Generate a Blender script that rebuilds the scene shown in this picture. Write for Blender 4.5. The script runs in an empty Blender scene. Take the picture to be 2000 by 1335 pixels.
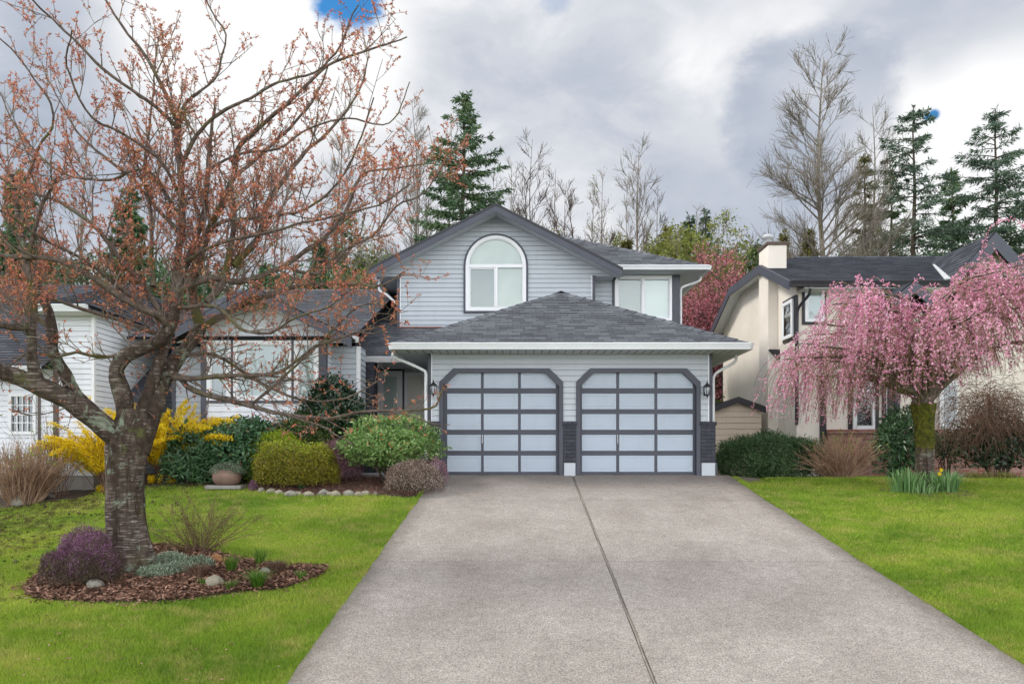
import bpy, math, random
import numpy as np
from mathutils import Vector
R = math.radians
PI = math.pi
rng = np.random.default_rng(7)
random.seed(7)
sc = bpy.context.scene
COL = sc.collection

# ------------------------------------------------------------------ camera
CZ = 0.37
F = 1667.0
cam_d = bpy.data.cameras.new('camera')
cam = bpy.data.objects.new('camera', cam_d); COL.objects.link(cam)
cam.location = (0, 0, CZ); cam.rotation_euler = (R(90), 0, 0)
cam_d.sensor_width = 36; cam_d.lens = 30.0
cam_d.shift_x = -0.0005; cam_d.shift_y = 0.1128
cam_d.clip_end = 3000
sc.camera = cam
sc.view_settings.view_transform = 'Standard'
sc.view_settings.look = 'None'
sc.view_settings.exposure = 0.78
sc.view_settings.gamma = 1
sc.cycles.max_bounces = 6
sc.cycles.diffuse_bounces = 3
sc.cycles.transparent_max_bounces = 12
sc.cycles.use_denoising = True

SUN_EL, SUN_AZ = 44.0, -82.0      # azimuth from +Y towards +X

# ------------------------------------------------------------------ world: sky with clouds
w = bpy.data.worlds.new('World'); sc.world = w; w.use_nodes = True
nt = w.node_tree; nt.nodes.clear()
def N(t, **k):
    n = nt.nodes.new(t)
    for a, b in k.items():
        if a.startswith('i_'): n.inputs[a[2:].replace('_', ' ')].default_value = b
        else: setattr(n, a, b)
    return n
def L(a, b): nt.links.new(a, b)
def math_n(op, a, b=None, clamp=False, c=None):
    n = nt.nodes.new('ShaderNodeMath'); n.operation = op; n.use_clamp = clamp
    for i, v in enumerate((a, b, c)):
        if v is None: continue
        if isinstance(v, (int, float)): n.inputs[i].default_value = v
        else: L(v, n.inputs[i])
    return n.outputs[0]
def sstep(x, lo, hi):
    n = nt.nodes.new('ShaderNodeMapRange'); n.interpolation_type = 'SMOOTHSTEP'
    L(x, n.inputs[0]); n.inputs[1].default_value = lo; n.inputs[2].default_value = hi
    return n.outputs[0]
def mixc(f, a, b):
    n = nt.nodes.new('ShaderNodeMix'); n.data_type = 'RGBA'
    for s, v in ((n.inputs[0], f), (n.inputs[6], a), (n.inputs[7], b)):
        if isinstance(v, (int, float)): s.default_value = v
        elif isinstance(v, tuple): s.default_value = (*v, 1)
        else: L(v, s)
    return n.outputs[2]
tc = N('ShaderNodeTexCoord')
mp = N('ShaderNodeMapping'); mp.inputs['Scale'].default_value = (1, 1, 1.7); L(tc.outputs['Generated'], mp.inputs[0])
n1 = N('ShaderNodeTexNoise'); L(mp.outputs[0], n1.inputs['Vector'])
n1.inputs['Scale'].default_value = 3.4; n1.inputs['Detail'].default_value = 9; n1.inputs['Roughness'].default_value = .5; n1.inputs['Distortion'].default_value = .25
n2 = N('ShaderNodeTexNoise'); L(mp.outputs[0], n2.inputs['Vector'])
n2.inputs['Scale'].default_value = 7.5; n2.inputs['Detail'].default_value = 10; n2.inputs['Roughness'].default_value = .60; n2.inputs['Distortion'].default_value = .35
wn = math_n('SUBTRACT', n2.outputs[0], .5)
def skydir(px, py):
    v = Vector(((px-1001)/F, 1.0, (893-py)/F)); return v.normalized()
def blob(px, py, r, edge=.5, amp=.35):
    d = skydir(px, py)
    sb = N('ShaderNodeVectorMath', operation='DISTANCE'); L(tc.outputs['Generated'], sb.inputs[0]); sb.inputs[1].default_value = d
    x = math_n('ADD', sb.outputs['Value'], math_n('MULTIPLY', wn, amp*r*2.2))
    n = nt.nodes.new('ShaderNodeMapRange'); n.interpolation_type = 'SMOOTHSTEP'
    L(x, n.inputs[0]); n.inputs[1].default_value = r; n.inputs[2].default_value = r*(1-edge)
    return n.outputs[0]
val = math_n('ADD', .66, math_n('MULTIPLY', math_n('SUBTRACT', n1.outputs[0], .5), 1.25))
val = math_n('ADD', val, math_n('MULTIPLY', wn, .85))
for (px, py, r, ed, dv) in ((470, 90, .20, .8, .38), (300, 60, .12, .8, .22), (700, 130, .09, .8, .30), (1330, 100, .16, .9, .16), (1480, 190, .13, .8, .30),
                            (1880, 300, .16, .8, .50), (1960, 200, .08, .7, .2), (100, 300, .22, .9, -.26), (60, 60, .14, .9, -.22), (230, 170, .12, .9, -.16), (560, 420, .20, .9, -.12), (1000, 210, .22, .9, -.08),
                            (1600, 235, .100, .30, -.44), (1440, 330, .15, .6, -.30), (1900, 110, .13, .8, -.24), (1700, 60, .13, .9, -.1),
                            (1200, 350, .22, .9, -.1), (1230, 90, .10, .9, -.12), (930, 130, .12, .9, -.1), (1820, 400, .15, .8, .2)):
    val = math_n('ADD', val, math_n('MULTIPLY', blob(px, py, r, ed), dv))
ramp = N('ShaderNodeValToRGB'); L(math_n('MULTIPLY', val, 1.0, True), ramp.inputs[0])
cr = ramp.color_ramp
cr.elements[0].position = .12; cr.elements[0].color = (.42, .47, .56, 1)
cr.elements[1].position = .98; cr.elements[1].color = (.93, .935, .945, 1)
for p, c in ((.40, (.52, .56, .64)), (.62, (.65, .675, .725)), (.80, (.80, .81, .835))):
    e = cr.elements.new(p); e.color = (*c, 1)
# sky behind the viewer brightened, with added low glow for facade and porch
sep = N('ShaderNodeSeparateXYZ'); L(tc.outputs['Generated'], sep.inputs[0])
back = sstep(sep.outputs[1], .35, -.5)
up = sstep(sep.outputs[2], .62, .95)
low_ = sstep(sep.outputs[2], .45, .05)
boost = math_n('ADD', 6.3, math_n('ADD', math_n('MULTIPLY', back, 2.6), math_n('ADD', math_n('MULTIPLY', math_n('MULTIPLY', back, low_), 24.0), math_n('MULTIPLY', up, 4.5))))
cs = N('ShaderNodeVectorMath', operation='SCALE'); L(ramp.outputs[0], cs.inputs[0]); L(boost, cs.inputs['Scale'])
sky = N('ShaderNodeTexSky'); sky.sky_type = 'NISHITA'; sky.sun_disc = False
sky.sun_elevation = R(SUN_EL); sky.sun_rotation = R(SUN_AZ)
sk = N('ShaderNodeVectorMath', operation='MULTIPLY'); L(sky.outputs[0], sk.inputs[0]); sk.inputs[1].default_value = (.22, .66, .95)
hole = math_n('MAXIMUM', blob(684, -12, .043, .5, 1.2), math_n('MAXIMUM', blob(1824, 224, .008, .55, .9), blob(1812, 228, .006, .6, .8)))
hole = math_n('MAXIMUM', hole, math_n('MULTIPLY', blob(1085, -8, .03, .6, 1.0), .3))
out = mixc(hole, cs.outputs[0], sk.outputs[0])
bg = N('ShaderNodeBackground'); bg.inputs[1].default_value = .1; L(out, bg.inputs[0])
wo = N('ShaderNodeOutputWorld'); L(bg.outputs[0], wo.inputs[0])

sd = bpy.data.lights.new('sun', 'SUN'); sd.energy = 1.5; sd.angle = R(14); sd.color = (1, .95, .88)
so = bpy.data.objects.new('sun', sd); COL.objects.link(so)
az, el = R(SUN_AZ), R(SUN_EL)
sv = Vector((math.sin(az)*math.cos(el), math.cos(az)*math.cos(el), math.sin(el)))
so.rotation_euler = sv.to_track_quat('Z', 'Y').to_euler(); so.location = sv*60

# ------------------------------------------------------------------ helpers
def P(px, py, Y):
    return ((px-1001)*Y/F, Y, CZ+(893-py)*Y/F)
def X(px, Y): return (px-1001)*Y/F
def Z(py, Y): return CZ+(893-py)*Y/F
def prof(y):
    "height of the driveway line"
    if y >= 17.5: return 0.0
    if y >= 6.5: return -.155*(17.5-y)
    if y >= 4.0: return -1.705-.155*(6.5-y)*(1-(6.5-y)/5.0)
    return -1.90
def gz(x, y):
    z = prof(y)
    if x < -2:
        if x < -6.5: z -= .075*(-x-6.5)*min(1, max(0, (y-8)/6))*(1 if x > -12 else 5.5/(-x-6.5))
    if x > 4.6 and y > 15: z -= .08*min(1, (y-15)/2.0)
    return z
ORG = {}
def tag(o, label=None, cat=None, group=None, kind=None):
    if label: o['label'] = label
    if cat: o['category'] = cat
    if group: o['group'] = group
    if kind: o['kind'] = kind
    return o
def root(name, loc, label, cat, group=None):
    o = bpy.data.objects.new(name, None); COL.objects.link(o); o.location = loc
    o.empty_display_size = .2
    ORG[o.name] = Vector(loc)
    return tag(o, label, cat, group)
def link(name, me, parent, loc=None):
    o = bpy.data.objects.new(name, me); COL.objects.link(o)
    if parent is not None:
        o.parent = parent; ORG[o.name] = ORG[parent.name]
    elif loc is not None:
        o.location = loc; ORG[o.name] = Vector(loc)
    else: ORG[o.name] = Vector((0, 0, 0))
    return o
def off_of(parent, loc):
    if parent is not None: return ORG[parent.name]
    return Vector(loc) if loc is not None else Vector((0, 0, 0))

SPLIT = set('corner_board corner_bead timber_board brick_veneer brick_cap plinth soffit trim_board side_wall foundation gutter rake_board rake_edge flashing porch_post side_canopy upper_wall wing_wall bay_wall wall'.split())
class MB:
    def __init__(s, T=None): s.v = []; s.f = []; s.uv = None; s.T = T; s.g = []
    def add(s, vs, fs, uvs=None):
        b = len(s.v); s.g.append((b, len(s.f)))
        s.v += [s.T(*p) for p in vs] if s.T else [tuple(p) for p in vs]
        s.f += [tuple(b+i for i in f) for f in fs]
        if uvs is not None:
            if s.uv is None: s.uv = {}
            for i, u in enumerate(uvs): s.uv[b+i] = u
        return s
    def box(s, x0, x1, y0, y1, z0, z1, bev=0):
        if bev:
            b = min(bev, abs(x1-x0)/3, abs(y1-y0)/3, abs(z1-z0)/3)
            pts = []; idx = {}
            for i, (x, sx) in enumerate(((x0, 1), (x1, -1))):
                for j, (y, sy) in enumerate(((y0, 1), (y1, -1))):
                    for k, (z, sz) in enumerate(((z0, 1), (z1, -1))):
                        for a in range(3):
                            p = [x+sx*b, y+sy*b, z+sz*b]; p[a] = (x, y, z)[a]
                            idx[i, j, k, a] = len(pts); pts.append(p)
            I = lambda i, j, k, a: idx[i, j, k, a]
            fs = []
            for i in (0, 1): fs.append([I(i, 0, 0, 0), I(i, 0, 1, 0), I(i, 1, 1, 0), I(i, 1, 0, 0)])
            for j in (0, 1): fs.append([I(0, j, 0, 1), I(0, j, 1, 1), I(1, j, 1, 1), I(1, j, 0, 1)])
            for k in (0, 1): fs.append([I(0, 0, k, 2), I(0, 1, k, 2), I(1, 1, k, 2), I(1, 0, k, 2)])
            for j in (0, 1):
                for k in (0, 1): fs.append([I(0, j, k, 1), I(1, j, k, 1), I(1, j, k, 2), I(0, j, k, 2)])
            for i in (0, 1):
                for k in (0, 1): fs.append([I(i, 0, k, 0), I(i, 1, k, 0), I(i, 1, k, 2), I(i, 0, k, 2)])
            for i in (0, 1):
                for j in (0, 1): fs.append([I(i, j, 0, 0), I(i, j, 1, 0), I(i, j, 1, 1), I(i, j, 0, 1)])
            for i in (0, 1):
                for j in (0, 1):
                    for k in (0, 1): fs.append([I(i, j, k, 0), I(i, j, k, 1), I(i, j, k, 2)])
            return s.add(pts, fs)
        vs = [(x0, y0, z0), (x1, y0, z0), (x1, y1, z0), (x0, y1, z0), (x0, y0, z1), (x1, y0, z1), (x1, y1, z1), (x0, y1, z1)]
        return s.add(vs, [(0, 3, 2, 1), (4, 5, 6, 7), (0, 1, 5, 4), (1, 2, 6, 5), (2, 3, 7, 6), (3, 0, 4, 7)])
    def poly(s, pts): return s.add(pts, [tuple(range(len(pts)))])
    def prism(s, pts, d):
        "polygon pts extruded by vector d"
        n = len(pts); q = [(p[0]+d[0], p[1]+d[1], p[2]+d[2]) for p in pts]
        return s.add(list(pts)+q, [tuple(range(n)), tuple(range(2*n-1, n-1, -1))]+[(i, (i+1) % n, n+(i+1) % n, n+i) for i in range(n)])
    def ring(s, outer, inner, d):
        "frame between two closed outlines with the same count, extruded by d"
        n = len(outer); D = Vector(d)
        vs = [tuple(p) for p in outer]+[tuple(p) for p in inner]
        vs += [tuple(Vector(p)+D) for p in vs]
        fs = []
        for i in range(n):
            j = (i+1) % n
            fs += [(i, j, n+j, n+i), (2*n+i, 3*n+i, 3*n+j, 2*n+j), (i, 2*n+i, 2*n+j, j), (n+i, n+j, 3*n+j, 3*n+i)]
        return s.add(vs, fs)
    def beam(s, a, b, wd, ht, up=(0, 0, 1)):
        a, b = Vector(a), Vector(b); t = (b-a).normalized(); u = t.cross(Vector(up)).normalized(); v = u.cross(t)
        vs = []
        for p in (a, b):
            for su, sv_ in ((-1, -1), (1, -1), (1, 1), (-1, 1)): vs.append(tuple(p+u*su*wd/2+v*sv_*ht/2))
        return s.add(vs, [(0, 3, 2, 1), (4, 5, 6, 7), (0, 1, 5, 4), (1, 2, 6, 5), (2, 3, 7, 6), (3, 0, 4, 7)])
    def tube(s, pts, rad, n=8):
        v, f = tube_arr(np.array(pts, float), np.array(rad if hasattr(rad, '__len__') else [rad]*len(pts), float), n)
        s.add([tuple(p) for p in v], [tuple(q) for q in f])
        m = len(v); b = len(s.v)-m
        s.f.append(tuple(range(b+n-1, b-1, -1))); s.f.append(tuple(range(b+m-n, b+m)))
        return s
    def lathe(s, cx, cy, prof_, n=20):
        vs = []; fs = []
        for (r, z) in prof_:
            for i in range(n): a = 2*PI*i/n; vs.append((cx+r*math.cos(a), cy+r*math.sin(a), z))
        for k in range(len(prof_)-1):
            for i in range(n):
                j = (i+1) % n; fs.append((k*n+i, k*n+j, (k+1)*n+j, (k+1)*n+i))
        return s.add(vs, fs)
    def pieces(s):
        "groups of added shapes whose boxes touch"
        n = len(s.g); A = np.array(s.v); bb = []
        for i in range(n):
            e = s.g[i+1][0] if i+1 < n else len(s.v)
            q = A[s.g[i][0]:e]; bb.append((q.min(0)-.006, q.max(0)+.006))
        lo = np.array([b[0] for b in bb]); hi = np.array([b[1] for b in bb]); lab = np.arange(n)
        for i in range(n):
            t = np.all((lo <= hi[i]) & (hi >= lo[i]), axis=1); ls = set(lab[t]); m_ = min(ls)
            for l in ls: lab[lab == l] = m_
        return lab
    def build(s, name, mat, parent=None, loc=None, smooth=False):
        if name in SPLIT and 1 < len(s.g) < 700:
            lab = s.pieces(); us = list(dict.fromkeys(lab.tolist()))
            if len(us) > 1:
                for u in us:
                    m2 = MB()
                    for i in range(len(s.g)):
                        if lab[i] != u: continue
                        v0, f0 = s.g[i]; v1, f1 = s.g[i+1] if i+1 < len(s.g) else (len(s.v), len(s.f))
                        m2.add(s.v[v0:v1], [tuple(k-v0 for k in f) for f in s.f[f0:f1]], [s.uv.get(k, (0, 0)) for k in range(v0, v1)] if s.uv is not None else None)
                    o = m2.build_one(name, mat, parent, loc, smooth)
                return o
        return s.build_one(name, mat, parent, loc, smooth)
    def build_one(s, name, mat, parent=None, loc=None, smooth=False):
        o_ = off_of(parent, loc)
        me = bpy.data.meshes.new(name)
        me.from_pydata([(p[0]-o_.x, p[1]-o_.y, p[2]-o_.z) for p in s.v], [], s.f)
        if s.uv is not None:
            ul = me.uv_layers.new(name='UVMap')
            vi = np.empty(len(me.loops), np.int32); me.loops.foreach_get('vertex_index', vi)
            buf = np.array([s.uv.get(int(i), (0, 0)) for i in vi], np.float32)
            ul.data.foreach_set('uv', buf.ravel())
        me.materials.append(mat)
        if smooth: me.polygons.foreach_set('use_smooth', [True]*len(me.polygons))
        me.update()
        return link(name, me, parent, loc)

def tube_arr(p, r, n=5, ang0=0.0):
    t = np.gradient(p, axis=0); t /= np.linalg.norm(t, axis=1)[:, None]+1e-9
    ref = np.array([0, 0, 1.0]) if abs(t[:, 2]).mean() < .8 else np.array([1.0, 0, 0])
    u = np.cross(t, ref); u /= np.linalg.norm(u, axis=1)[:, None]+1e-9
    v = np.cross(t, u)
    a = ang0+np.arange(n)*2*PI/n
    V = p[:, None, :]+r[:, None, None]*(np.cos(a)[None, :, None]*u[:, None, :]+np.sin(a)[None, :, None]*v[:, None, :])
    k = len(p); i = np.arange(k-1)[:, None]*n; j = np.arange(n)[None, :]; j2 = (j+1) % n
    Fq = np.stack([i+j, i+j2, i+n+j2, i+n+j], -1).reshape(-1, 4)
    return V.reshape(-1, 3), Fq
def merge(parts):
    vs, fs, b = [], [], 0
    for v, f in parts:
        vs.append(v); fs.append(f+b); b += len(v)
    return np.concatenate(vs), np.concatenate(fs)
def nmesh(name, V, Fa, mat, parent=None, loc=None, rnd=None, smooth=False):
    "V (n,3); Fa (m,k) all faces alike"
    o_ = off_of(parent, loc)
    V = np.asarray(V, np.float32)-np.array(o_, np.float32)
    Fa = np.asarray(Fa, np.int32); m, k = Fa.shape
    me = bpy.data.meshes.new(name)
    me.vertices.add(len(V)); me.vertices.foreach_set('co', V.ravel())
    me.loops.add(m*k); me.loops.foreach_set('vertex_index', Fa.ravel())
    me.polygons.add(m); me.polygons.foreach_set('loop_start', np.arange(m, dtype=np.int32)*k)
    if rnd is not None:
        at = me.attributes.new('rnd', 'FLOAT', 'FACE'); at.data.foreach_set('value', np.asarray(rnd, np.float32))
    if smooth: me.polygons.foreach_set('use_smooth', np.ones(m, bool))
    me.materials.append(mat); me.update(calc_edges=True)
    return link(name, me, parent, loc)
def unit(a): return a/(np.linalg.norm(a, axis=-1, keepdims=True)+1e-9)
def rdir(n): return unit(rng.normal(size=(n, 3)))
def cards(c, d, Lg, W, nrm=None, droop=.15):
    "leaf shaped quads: base c, direction d"
    n = len(c); Lg = np.broadcast_to(np.asarray(Lg, float), (n,))[:, None]; W = np.broadcast_to(np.asarray(W, float), (n,))[:, None]
    if nrm is None: nrm = rdir(n)
    s_ = unit(np.cross(d, nrm)); nn = np.cross(s_, d)
    tip = c+d*Lg-nn*Lg*droop; mid = c+d*Lg*.5
    V = np.stack([c, mid+s_*W*.5, tip, mid-s_*W*.5], 1).reshape(-1, 3)
    return V, np.arange(4*n).reshape(n, 4)
def catmull(pts, step=.12):
    p = np.array(pts, float)
    p = np.vstack([2*p[0]-p[1], p, 2*p[-1]-p[-2]]); out = []
    for i in range(1, len(p)-2):
        n = max(2, int(np.linalg.norm(p[i+1]-p[i])/step))
        t = np.linspace(0, 1, n, endpoint=False)[:, None]
        a, b, c, d = p[i-1], p[i], p[i+1], p[i+2]
        out.append(.5*((2*b)+(-a+c)*t+(2*a-5*b+4*c-d)*t**2+(-a+3*b-3*c+d)*t**3))
    out.append(p[-2][None]); return np.vstack(out)

# ------------------------------------------------------------------ materials
def mat_new(name):
    m = bpy.data.materials.new(name); m.use_nodes = True
    t = m.node_tree; b = t.nodes['Principled BSDF']; return m, t, b
def mk(t, typ, **k):
    n = t.nodes.new(typ)
    for a, b in k.items(): setattr(n, a, b)
    return n
def rampn(t, fac, cols):
    r = t.nodes.new('ShaderNodeValToRGB'); c = r.color_ramp
    c.elements[0].position = cols[0][0]; c.elements[0].color = (*cols[0][1], 1)
    c.elements[1].position = cols[-1][0]; c.elements[1].color = (*cols[-1][1], 1)
    for p, k in cols[1:-1]: e = c.elements.new(p); e.color = (*k, 1)
    t.links.new(fac, r.inputs[0]); return r.outputs[0]
def noise(t, scale, detail=5, rough=.55, coord='Object', sc3=None, dist=0):
    tc_ = t.nodes.get('tc') or mk(t, 'ShaderNodeTexCoord', name='tc')
    n = mk(t, 'ShaderNodeTexNoise'); n.inputs['Scale'].default_value = scale; n.inputs['Detail'].default_value = detail
    n.inputs['Roughness'].default_value = rough; n.inputs['Distortion'].default_value = dist
    src = tc_.outputs[coord]
    if sc3:
        mpn = mk(t, 'ShaderNodeMapping'); mpn.inputs['Scale'].default_value = sc3; t.links.new(src, mpn.inputs[0]); src = mpn.outputs[0]
    t.links.new(src, n.inputs['Vector']); return n.outputs[0]
def mix(t, f, a, b, mode='MIX'):
    n = mk(t, 'ShaderNodeMix', data_type='RGBA', blend_type=mode)
    for s, v in ((n.inputs[0], f), (n.inputs[6], a), (n.inputs[7], b)):
        if isinstance(v, (int, float)): s.default_value = v
        elif isinstance(v, tuple): s.default_value = (*v, 1)
        else: t.links.new(v, s)
    return n.outputs[2]
def bump(t, b, h, st, dist=.01):
    n = mk(t, 'ShaderNodeBump'); n.inputs['Strength'].default_value = st; n.inputs['Distance'].default_value = dist
    t.links.new(h, n.inputs['Height']); t.links.new(n.outputs[0], b.inputs['Normal'])
def paint(name, c, rough=.5, var=.10, scale=2.5, bmp=.05, bs=60, dirt=0):
    m, t, b = mat_new(name)
    lo = tuple(x*(1-var) for x in c); hi = tuple(min(1, x*(1+var*.6)) for x in c)
    cc = rampn(t, noise(t, scale, 8, .6), [(.3, lo), (.7, hi)])
    if dirt:
        g = noise(t, 1.6, 9, .7, sc3=(3, 3, .5))
        cc = mix(t, rampn(t, g, [(.52, (0, 0, 0)), (.75, (dirt,)*3)]), cc, tuple(x*.55 for x in (c[0], c[1]*.97, c[2]*.85)))
    t.links.new(cc, b.inputs['Base Color']); b.inputs['Roughness'].default_value = rough
    if bmp: bump(t, b, noise(t, bs, 3), bmp, .004)
    return m
def leafmat(name, cols, rough=.5, trans=.25, spec=.4):
    m, t, b = mat_new(name)
    a = mk(t, 'ShaderNodeAttribute', attribute_name='rnd')
    n_ = noise(t, 1.7, 4)
    f = mk(t, 'ShaderNodeMath', operation='ADD'); t.links.new(a.outputs['Fac'], f.inputs[0])
    f2 = mk(t, 'ShaderNodeMath', operation='MULTIPLY_ADD'); t.links.new(n_, f2.inputs[0]); f2.inputs[1].default_value = .7; f2.inputs[2].default_value = -.35
    t.links.new(f2.outputs[0], f.inputs[1])
    c = rampn(t, f.outputs[0], cols)
    t.links.new(c, b.inputs['Base Color']); b.inputs['Roughness'].default_value = rough; b.inputs['Specular IOR Level'].default_value = spec
    tr = mk(t, 'ShaderNodeBsdfTranslucent'); t.links.new(c, tr.inputs[0])
    mx = mk(t, 'ShaderNodeMixShader'); mx.inputs[0].default_value = trans
    t.links.new(b.outputs[0], mx.inputs[1]); t.links.new(tr.outputs[0], mx.inputs[2])
    t.links.new(mx.outputs[0], t.nodes['Material Output'].inputs[0])
    return m
def shingle_mat(name, c1, c2):
    m, t, b = mat_new(name)
    tc_ = mk(t, 'ShaderNodeTexCoord', name='tc')
    br = mk(t, 'ShaderNodeTexBrick'); t.links.new(tc_.outputs['UV'], br.inputs['Vector'])
    br.offset = .37; br.offset_frequency = 2; br.squash = 1.35; br.squash_frequency = 3
    br.inputs['Scale'].default_value = 1; br.inputs['Brick Width'].default_value = .26; br.inputs['Row Height'].default_value = .135
    br.inputs['Mortar Size'].default_value = .004; br.inputs['Mortar Smooth'].default_value = .2; br.inputs['Bias'].default_value = -.1
    br.inputs['Color1'].default_value = (*c1, 1); br.inputs['Color2'].default_value = (*c2, 1); br.inputs['Mortar'].default_value = (.02, .02, .022, 1)
    c = mix(t, .55, br.outputs[0], rampn(t, noise(t, 1.1, 8, .65), [(.3, (.55, .55, .56)), (.7, (1.25, 1.25, 1.22))]), 'MULTIPLY')
    c = mix(t, .5, c, rampn(t, noise(t, 90, 2), [(.35, (.6, .6, .6)), (.65, (1.4, 1.4, 1.4))]), 'MULTIPLY')
    t.links.new(c, b.inputs['Base Color']); b.inputs['Roughness'].default_value = .95; b.inputs['Specular IOR Level'].default_value = .2
    bump(t, b, noise(t, 120, 2), .4, .003); return m
def brick_mat(name, c1, c2, mort, bw=.2, rh=.07, bst=.8, coord='UV'):
    m, t, b = mat_new(name)
    tc_ = mk(t, 'ShaderNodeTexCoord', name='tc')
    br = mk(t, 'ShaderNodeTexBrick'); t.links.new(tc_.outputs[coord], br.inputs['Vector'])
    br.inputs['Scale'].default_value = 1; br.inputs['Brick Width'].default_value = bw; br.inputs['Row Height'].default_value = rh
    br.inputs['Mortar Size'].default_value = .006; br.inputs['Mortar Smooth'].default_value = .3
    br.inputs['Color1'].default_value = (*c1, 1); br.inputs['Color2'].default_value = (*c2, 1); br.inputs['Mortar'].default_value = (*mort, 1)
    c = mix(t, .6, br.outputs[0], rampn(t, noise(t, 9, 6), [(.3, (.6, .6, .6)), (.7, (1.3, 1.3, 1.3))]), 'MULTIPLY')
    t.links.new(c, b.inputs['Base Color']); b.inputs['Roughness'].default_value = .75
    h = mk(t, 'ShaderNodeMath', operation='MULTIPLY_ADD'); t.links.new(noise(t, 25, 6), h.inputs[0]); h.inputs[1].default_value = .8
    inv = mk(t, 'ShaderNodeMath', operation='SUBTRACT'); inv.inputs[0].default_value = 1; t.links.new(br.outputs['Fac'], inv.inputs[1])
    t.links.new(inv.outputs[0], h.inputs[2]); bump(t, b, h.outputs[0], bst, .012); return m
def barkmat(name, c1, c2, moss=0, mcol=(.10, .12, .02), bands=(2, 2, 14), lich=0, scale=4):
    m, t, b = mat_new(name)
    n_ = noise(t, scale, 8, .65, sc3=bands)
    c = rampn(t, n_, [(.32, c1), (.5, tuple((a+d)/2 for a, d in zip(c1, c2))), (.68, c2)])
    if moss:
        mm = rampn(t, noise(t, 2.2, 7, .6), [(.62-moss*.3, (0, 0, 0)), (.72-moss*.3, (1, 1, 1))]); c = mix(t, mm, c, mcol)
    if lich:
        ll = rampn(t, noise(t, 3.1, 9, .7, dist=.5), [(.60, (0, 0, 0)), (.64, (lich,)*3)]); c = mix(t, ll, c, (.24, .30, .22))
    t.links.new(c, b.inputs['Base Color']); b.inputs['Roughness'].default_value = .9; b.inputs['Specular IOR Level'].default_value = .25
    bump(t, b, n_, .9, .03); return m

M = {}
M['siding'] = paint('siding', (.50, .54, .58), .5, .05, 1.3, .02, dirt=.18)
M['panel'] = paint('panel', (.43, .495, .575), .45, .05, 1, .02, dirt=.16)
M['dark'] = paint('dark_trim', (.062, .066, .088), .5, .15, 3, .03)
M['white'] = paint('white_trim', (.76, .78, .80), .45, .05, 2, .0, dirt=.12)
M['vinyl'] = paint('vinyl_frame', (.82, .83, .84), .4, .03, 2, 0)
M['groove'] = paint('groove', (.26, .27, .28), .7, .05, 2, 0)
M['soffit'] = paint('soffit', (.50, .52, .55), .6, .05, 2, 0)
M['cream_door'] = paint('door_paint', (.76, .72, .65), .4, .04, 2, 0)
M['metal'] = paint('lamp_metal', (.018, .018, .022), .4, .2, 9, 0)
M['handle'] = paint('handle_metal', (.55, .56, .58), .3, .1, 9, 0)
M['foundation'] = paint('foundation', (.30, .28, .26), .9, .25, 3, .3, 30, dirt=.5)
M['wing_white'] = paint('white_siding', (.80, .82, .86), .5, .05, 1.3, .02, dirt=.2)
M['stucco'] = paint('stucco', (.80, .735, .65), .95, .10, 1.1, .5, 90, dirt=.10)
M['blacktrim'] = paint('black_trim', (.022, .022, .028), .5, .2, 4, 0)
M['shed'] = paint('shed_siding', (.64, .53, .42), .7, .06, 1.4, .05, dirt=.35)
M['cap'] = paint('chimney_cap', (.10, .065, .05), .7, .2, 6, 0)
M['flash'] = paint('flashing', (.52, .53, .54), .4, .1, 6, 0)
M['roof'] = shingle_mat('shingles_grey', (.085, .090, .102), (.165, .176, .197))
M['roof2'] = shingle_mat('shingles_dark', (.042, .045, .058), (.085, .09, .108))
M['dbrick'] = brick_mat('painted_brick', (.035, .037, .05), (.055, .057, .075), (.02, .021, .03), .22, .075, 1.0)
M['rbrick'] = brick_mat('red_brick', (.26, .075, .05), (.36, .19, .155), (.30, .27, .26), .2, .072, .6)
m, t, b = mat_new('window_glass')
gl = mk(t, 'ShaderNodeBsdfGlossy'); gl.inputs['Roughness'].default_value = .015; gl.inputs[0].default_value = (.95, 1, .99, 1)
trn = mk(t, 'ShaderNodeBsdfTransparent'); trn.inputs[0].default_value = (.93, .97, .96, 1)
lw = mk(t, 'ShaderNodeFresnel'); lw.inputs[0].default_value = 1.65
mad = mk(t, 'ShaderNodeMath', operation='MULTIPLY_ADD'); t.links.new(lw.outputs[0], mad.inputs[0]); mad.inputs[1].default_value = 1.0; mad.inputs[2].default_value = .035
mx = mk(t, 'ShaderNodeMixShader'); t.links.new(mad.outputs[0], mx.inputs[0]); t.links.new(trn.outputs[0], mx.inputs[1]); t.links.new(gl.outputs[0], mx.inputs[2])
t.links.new(mx.outputs[0], t.nodes['Material Output'].inputs[0]); M['glass'] = m
M['blind'] = paint('blind', (.66, .72, .70), .6, .04, 2, 0)
M['screen'] = paint('insect_screen', (.36, .41, .41), .8, .05, 3, 0)
M['room'] = paint('dark_room', (.03, .035, .04), .8, .1, 3, 0)
m, t, b = mat_new('lamp_glass'); b.inputs['Base Color'].default_value = (.75, .8, .85, 1); b.inputs['Roughness'].default_value = .15
b.inputs['Transmission Weight'].default_value = .6; M['lampglass'] = m
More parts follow.
